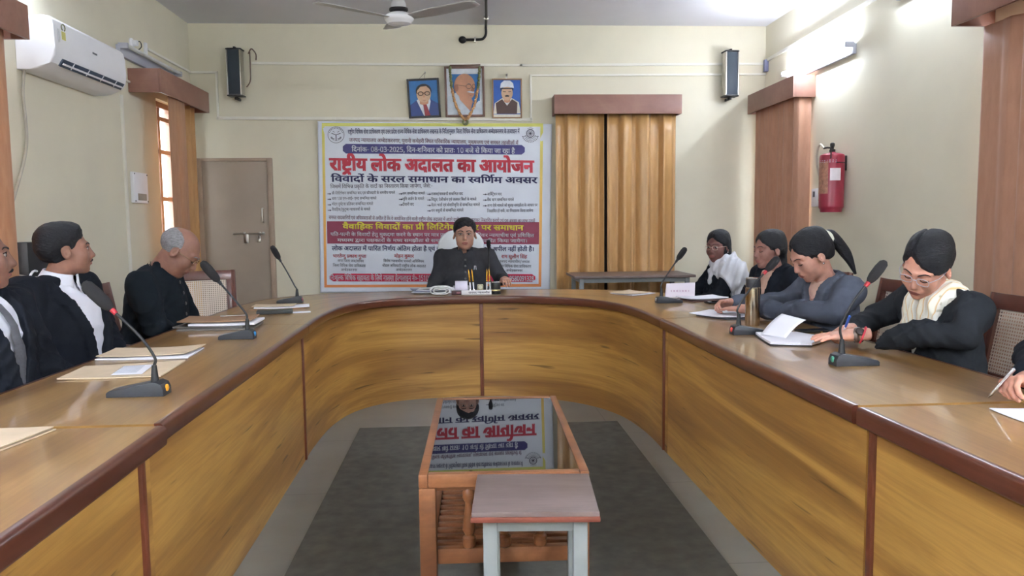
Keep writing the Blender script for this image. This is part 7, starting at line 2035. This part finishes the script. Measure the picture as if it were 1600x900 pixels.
    L.add(L.el((0, 0, .54), (.18*bulk, .155, .10)), 0)
    for s in (-1, 1):
        L.add(L.rc((s*.09, .02, .53), (s*.115, .40, .50), .085, .066), .04)
        L.add(L.rc((s*.115, .40, .50), (s*.115, .38, .10), .064, .052), .03)
    V, Q = L.mesh(); to_obj('trousers', [(V, Q, None, 0)], [g('trousers', M_trouser)], r)
    for s in (-1, 1):
        fo = Field((-.07, -.10, -.005), (.07, .22, .12), .008)
        fo.add(fo.el((0, .08, .035), (.045, .13, .036)), 0); fo.add(fo.rc((0, -.01, .05), (0, 0, .10), .045, .042), .02); fo.cut(.004-fo.Z, 0)
        V, Q = fo.mesh(); to_obj('shoe', [(V, Q, Matrix.Translation((s*.115, .39, 0)), 0)], [M_shoe], r)
    return r, Mh, J, base, chest_y, F
def scarf(r, J, base, region, m, lift=.016, extra=None, nm='scarf', fold=None):
    f = base - lift
    if fold is not None:
        f = f + fold
    f = np.maximum(f, region)
    if extra is not None:
        f = Field.smin(f, extra, .012)
    V, Q = J.mesh(f)
    return to_obj(nm, [(V, Q, None, 0)], [m], r)
# ------------------------------------------------------------------ the nine people round the desks
# man at the head desk
r, Mh, J, B, cy, F = person('person in a closed black coat seated at the head desk before the banner', (.005, 6.37), 180, dict(
    head=(0, .085, 1.168), turn=(0, 0, 0), hs=1.06, wide=1.06, fat=.004, part=14, neck=(.0, .03, 1.03), chest=(.0, .02, .83), skin=(172, 129, 111), hair='short', vol=1.15, hairres=.004, brow=.0036, spectacles=mat('thin_rimless_frame', (150, 132, 122), .3, metal=.5),
    top='closed', jacket=M_coat, bulk=1.08, buttons=(.965, .915, .865, .81), elbow={-1: (-.30, .05, .80), 1: (.262, .03, .74)}, wrist={-1: (-.318, .25, .81), 1: (.17, .22, .62)},
    hands={-1: dict(curl=REST, dir=(-.12, 1, -.10), back=(0, .10, 1))}, seed=2))
r.location.z = .03
pn = MB()
for x in (-.088, -.074):
    pn.box((x, cy(x, .90)+.004, .90), (.005, .003, .034), (0, .1 if x < -.08 else -.1, 0), bev=.001)
pn.build('chest_pin', M_paper, r)
# man cut off at the left edge
person('person in a black suit and grey tie cut off at the left edge', (-1.80, 2.85), -104, dict(
    head=(.0, .045, 1.185), turn=(44, -2, 0), depth=1.2, chest=(0, .05, .82), neck=(0, .01, 1.055), shoulder={-1: (-.185, .01, 1.0), 1: (.185, .01, 1.0)}, hs=1.02, skin=(136, 98, 84), hair='short', vol=1.2, hairres=.004, moustache=.005, top='suit', jacket=M_suit, vz=.72, vang=14, tie=mat('grey_tie', (84, 84, 90), .6, var=.1, scale=60),
    bulk=1.06, seed=4, res=.0065, elbow={1: (.27, .08, .74), -1: (-.235, .10, .74)}, wrist={1: (.16, .26, .62), -1: (-.13, .26, .62)}))
# man in a white open shirt
r, Mh, J, B, cy, F = person('person with thick black hair in a black suit and white shirt looking towards the banner', (-1.845, 3.50), -99, dict(
    head=(-.03, .055, 1.185), turn=(39, -4, 0), chest=(0, .065, .80), neck=(-.01, .01, 1.07), shoulder={-1: (-.19, .01, 1.012), 1: (.19, .01, 1.012)}, hs=.94, wide=1.06, fat=.006, skin=(146, 105, 88), hair='short', vol=1.5, part=2, hairres=.004, moustache=.004, top='suit', jacket=M_suit, vz=.62, vang=13.5, bulk=1.16, depth=1.22, seed=6, res=.0065,
    elbow={1: (.245, .08, .75), -1: (-.25, .08, .75)}, wrist={1: (.15, .24, .62), -1: (-.16, .26, .62)}))
# grey-haired man looking down
person('person with grey hair and spectacles in a black closed coat bending over files', (-1.80, 4.36), -90, dict(
    head=(0, .20, 1.150), turn=(8, 40, 0), hs=1.08, wide=1.05, fat=.006, jowl=True, skin=(142, 103, 88), hair='fringe', hairmat=M_greyhair, browmat=M_greyhair, eyes='closed', spectacles=mat('gold_frame', (200, 176, 140), .25, metal=.8),
    top='closed', jacket=M_coat2, bulk=1.22, depth=1.28, chest=(0, .06, .84), neck=(0, .085, 1.062), shoulder={-1: (-.19, .06, .985), 1: (.19, .06, .985)}, arm=1.15,
    elbow={1: (.255, .15, .765), -1: (-.26, .13, .76)}, wrist={1: (.06, .25, .655), -1: (-.07, .25, .655)}, seed=8))
# woman in the white scarf
r, Mh, J, B, cy, F = person('person in a black coat with a white scarf and spectacles near the side table', (1.985, 5.58), 90, dict(
    head=(-.01, .085, 1.095), turn=(42, 4, 0), hs=.97, fem=1, neck=(0, .03, .97), chest=(0, .02, .78), skin=(118, 80, 74), hair='bob', hairres=.005, spectacles=mat('pale_frame', (206, 176, 160), .3), brow=.0022,
    top='suit', jacket=M_suit, shirt=M_suit, shirt_collar=False, bulk=1.16, depth=1.05, shoulder={-1: (-.19, .02, .925), 1: (.18, .02, .925)}, elbow={-1: (-.235, .15, .745), 1: (.235, .15, .745)}, wrist={-1: (-.06, .235, .70), 1: (.06, .235, .70)}, seed=10, earring=True))
M_wscarf = cloth('white_scarf', (212, 212, 218), .9, var=.02, bump=.4)
nk = .985
loop = J.rc((-.05, .02, nk+.0), (.05, .05, nk+.0), .062, .062)
loop = np.maximum(np.sqrt((np.sqrt(J.X**2+(J.Y-.035)**2)-.070)**2 + ((J.Z-nk-.006-.25*(.035-J.Y))*.72)**2)-.034, 0*J.X-1)
reg = np.maximum(np.abs(J.Y-.02)-(.012+(J.Z-.71)*.55), np.maximum(.71-J.Z, J.X+.015))
reg2 = np.maximum(np.abs(J.X+.045-(nk-J.Z)*.1)-.032, np.maximum(.82-J.Z, .06-J.Y))
fold = .006*np.sin((J.Y*1.0+J.X*.4+J.Z*.30)*110)
scarf(r, J, np.minimum(B, J.f), np.minimum(reg, reg2), M_wscarf, .018, loop + fold, 'scarf', fold)
# woman behind the flask
r, Mh, J, B, cy, F = person('person with smooth black hair in a black blazer sitting behind the steel flask', (2.02, 4.74), 104, dict(
    head=(-.01, .085, 1.10), turn=(0, 4, 0), hs=.98, fem=1, neck=(0, .02, .975), chest=(0, .01, .79), skin=(152, 109, 98), hair='low', brow=.0024, eyes='closed',
    top='suit', jacket=M_suit, shirt=cloth('cream_pink_kurta', (206, 170, 152), .8), shirt_collar=False, vz=.74, vang=19, bulk=1.0, shoulder={-1: (-.175, .01, .93), 1: (.175, .01, .93)}, elbow={-1: (-.23, .07, .74), 1: (.23, .07, .74)}, wrist={-1: (-.10, .28, .62), 1: (.10, .28, .62)}, seed=12))
# woman in the grey blazer
r, Mh, J, B, cy, F = person('person with a ponytail in a grey blazer writing on sheets of paper', (1.965, 3.82), 90, dict(
    head=(-.02, .175, 1.105), turn=(4, 30, 0), hs=1.04, fem=1, fat=.003, neck=(0, .085, .985), chest=(0, .055, .79), skin=(186, 137, 120), hair='pony', eyes='closed', brow=.0024, earring=True, hairres=.004,
    top='suit', jacket=M_grey_blazer, shirt=cloth('pale_pink_kurta', (222, 184, 168), .8), shirt_collar=False, vz=.75, vang=21, bulk=1.08, depth=1.0, arm=1.0, shoulder={-1: (-.185, .05, .935), 1: (.185, .07, .93)},
    elbow={-1: (-.235, .15, .84), 1: (.29, .17, .84)}, wrist={-1: (.19, .45, .812), 1: (.34, .47, .830)}, hands={-1: dict(curl=FLAT, dir=(.75, .6, -.05), back=(0, 0, 1)), 1: dict(curl=GRIP, dir=(-.25, .95, -.05), back=(.55, .1, .8))}, seed=14, res=.007))
# woman with the patterned scarf
r, Mh, J, B, cy, F = person('person with spectacles and a patterned cream scarf writing at the right desk', (1.985, 2.93), 90, dict(
    head=(-.035, .150, 1.100), turn=(30, 32, -17), hpart=.034, hs=1.03, fem=1, fat=.004, neck=(-.005, .06, .985), chest=(0, .055, .79), skin=(206, 152, 132), hair='low', eyes='closed', brow=.0026, spectacles=mat('clear_frame', (196, 190, 200), .2), hres=.0032, hairres=.004,
    top='suit', jacket=cloth('black_blazer', (38, 40, 44), .85), shirt=cloth('cream_kurta', (226, 222, 212), .8), shirt_collar=False, vz=.70, vang=27, bulk=1.10, depth=.95, arm=.93, shoulder={-1: (-.170, .04, .935), 1: (.20, .07, .935)},
    elbow={-1: (-.225, .115, .848), 1: (.29, .17, .86)}, wrist={-1: (.045, .405, .820), 1: (.16, .35, .826)}, cuff={-1: .88, 1: .88}, handres=.0035, handscale=.97,
    hands={-1: dict(curl=[(4, 6, 5), (5, 6, 5), (6, 8, 6), (8, 8, 8)], dir=(.18, .95, -.06), back=(-.05, .06, 1), spread=1.2, thumb=(38, -6, 8)), 1: dict(curl=GRIP, dir=(-.35, .9, -.05), back=(.5, .2, .8))}, seed=16, res=.007))
def cream():
    m = NT('patterned_cream_scarf')
    v = m.coords('Object')
    w = m.n('TexWave', wave_type='BANDS'); w.inputs['Scale'].default_value = 5.5; w.inputs['Distortion'].default_value = 2.0
    m.l(v, w.inputs['Vector'])
    c = m.ramp(w.outputs['Fac'], [(.62, (232, 228, 218)), (.74, (214, 172, 104)), (.9, (232, 226, 210))])
    sp_ = m.noise(v, 26, 2)
    c = m.mix(c, (150, 140, 96), m.ramp(sp_, [(.66, (0, 0, 0)), (.72, (190, 190, 190))]))
    m.base(c); m.set(Roughness=.85)
    m.bump(m.noise(v, 400, 2), .2, .003)
    return m.m
M_cream = cream()
vx = np.abs(J.X)
reg = np.maximum(np.maximum(vx-(.10+(1.0-J.Z)*.16), .012-vx+(.94-J.Z)*-.05), np.maximum(.79-J.Z, .0-J.Y))
loop = np.sqrt((np.sqrt((J.X+.005)**2+(J.Y-.055)**2)-.070)**2 + ((J.Z-.975)*.7)**2)-.020
fold = .004*np.sin(J.X*120+J.Z*14)
scarf(r, J, B, reg, M_cream, .012, loop+fold, 'scarf', fold)
wt = MB()
wp = Vector((.045, .405, .820)); wd = Vector((.045+.225, .405-.115, .820-.848)).normalized()
c_ = wp - wd*.022
wt.lathe([(.030, -.009), (.0325, -.006), (.0325, .006), (.030, .009)], tuple(c_), tuple(wd), 24)
w_ = wt.build('watch_strap', mat('silver_brown_strap', (128, 112, 104), .3, metal=.6), r)
side = Vector((-.75, .1, .55)).normalized()
MB().lathe([(.017, 0), (.018, .004), (.016, .008), (.002, .009)], tuple(c_ + side*.027), tuple(side), 22).build('watch_case', mat('watch_case', (96, 86, 84), .25, metal=.7), w_)
MB().tube([tuple(wp - wd*.042 + .034*(Vector((-.65, .05, .75)).normalized()*math.cos(a) + wd.cross(Vector((-.65, .05, .75))).normalized()*math.sin(a))) for a in [i*PI/10 for i in range(20)]], .004, 8, closed=True).build('red_bangle', mat('red_thread', (206, 58, 74), .6), r)
MB().tube([tuple(wp + wd*.118 + Vector((.004, 0, 0)) + .0105*Vector((math.cos(a)*.3, 0, math.sin(a))) + Vector((math.cos(a)*.010, 0, 0))) for a in [i*PI/8 for i in range(16)]], .0016, 6, closed=True).build('finger_ring', M_gold, r)
# person at the right edge: only the writing hand is in the picture
person('person at the right edge whose hand holds a silver pen over paper', (2.0, 2.0), 90, dict(
    head=(0, .10, 1.15), turn=(0, 25, 0), neck=(0, .04, 1.02), skin=(196, 140, 120), hair='short', hairres=.007, hres=.006, top='suit', jacket=M_suit, elbow={-1: (-.26, .06, .80), 1: (.28, .18, .85)}, wrist={-1: (-.14, .20, .66), 1: (.05, .375, .828)},
    hands={1: dict(curl=GRIP, dir=(-.25, .95, -.02), back=(.35, .1, .9), thumb=(20, -25, 15)), -1: dict(curl=FLAT)}, handres=.0035, seed=20, res=.012))
def pen(label, a, b, m1, m2, rr=.0045):
    p = thing('pen', label, 'pen', a, group='pens held over paper')
    a, b = Vector(a), Vector(b); d = b-a
    L = d.length
    MB().lathe([(.0008, 0), (rr*.9, .012), (rr, .02), (rr, L*.62)], (0, 0, 0), tuple(d), 12).build('barrel', m1, p)
    MB().lathe([(rr*1.1, L*.62), (rr*1.15, L*.64), (rr*1.1, L*.98), (rr*.6, L)], (0, 0, 0), tuple(d), 12).build('cap', m2, p)
    return p
pen('white pen with a blue cap in the writing hand beside the wrist watch', (1.565, 3.05, .772), (1.545, 2.93, .905), M_paper, mat('blue_pen_cap', (54, 96, 190), .4))
pen('silver pen in the hand at the right edge', (1.505, 2.06, .772), (1.552, 2.02, .865), M_chrome, M_chrome)
r = thing('paper_slip', 'white paper under the hand at the right edge', 'paper', (1.50, 1.90, ZT))
sheet(rel([(1.44, 1.80), (1.445, 1.97), (1.60, 1.96), (1.62, 1.76)], (1.50, 1.90)), .0005, .002, M_paper, 'sheet', r, .006)
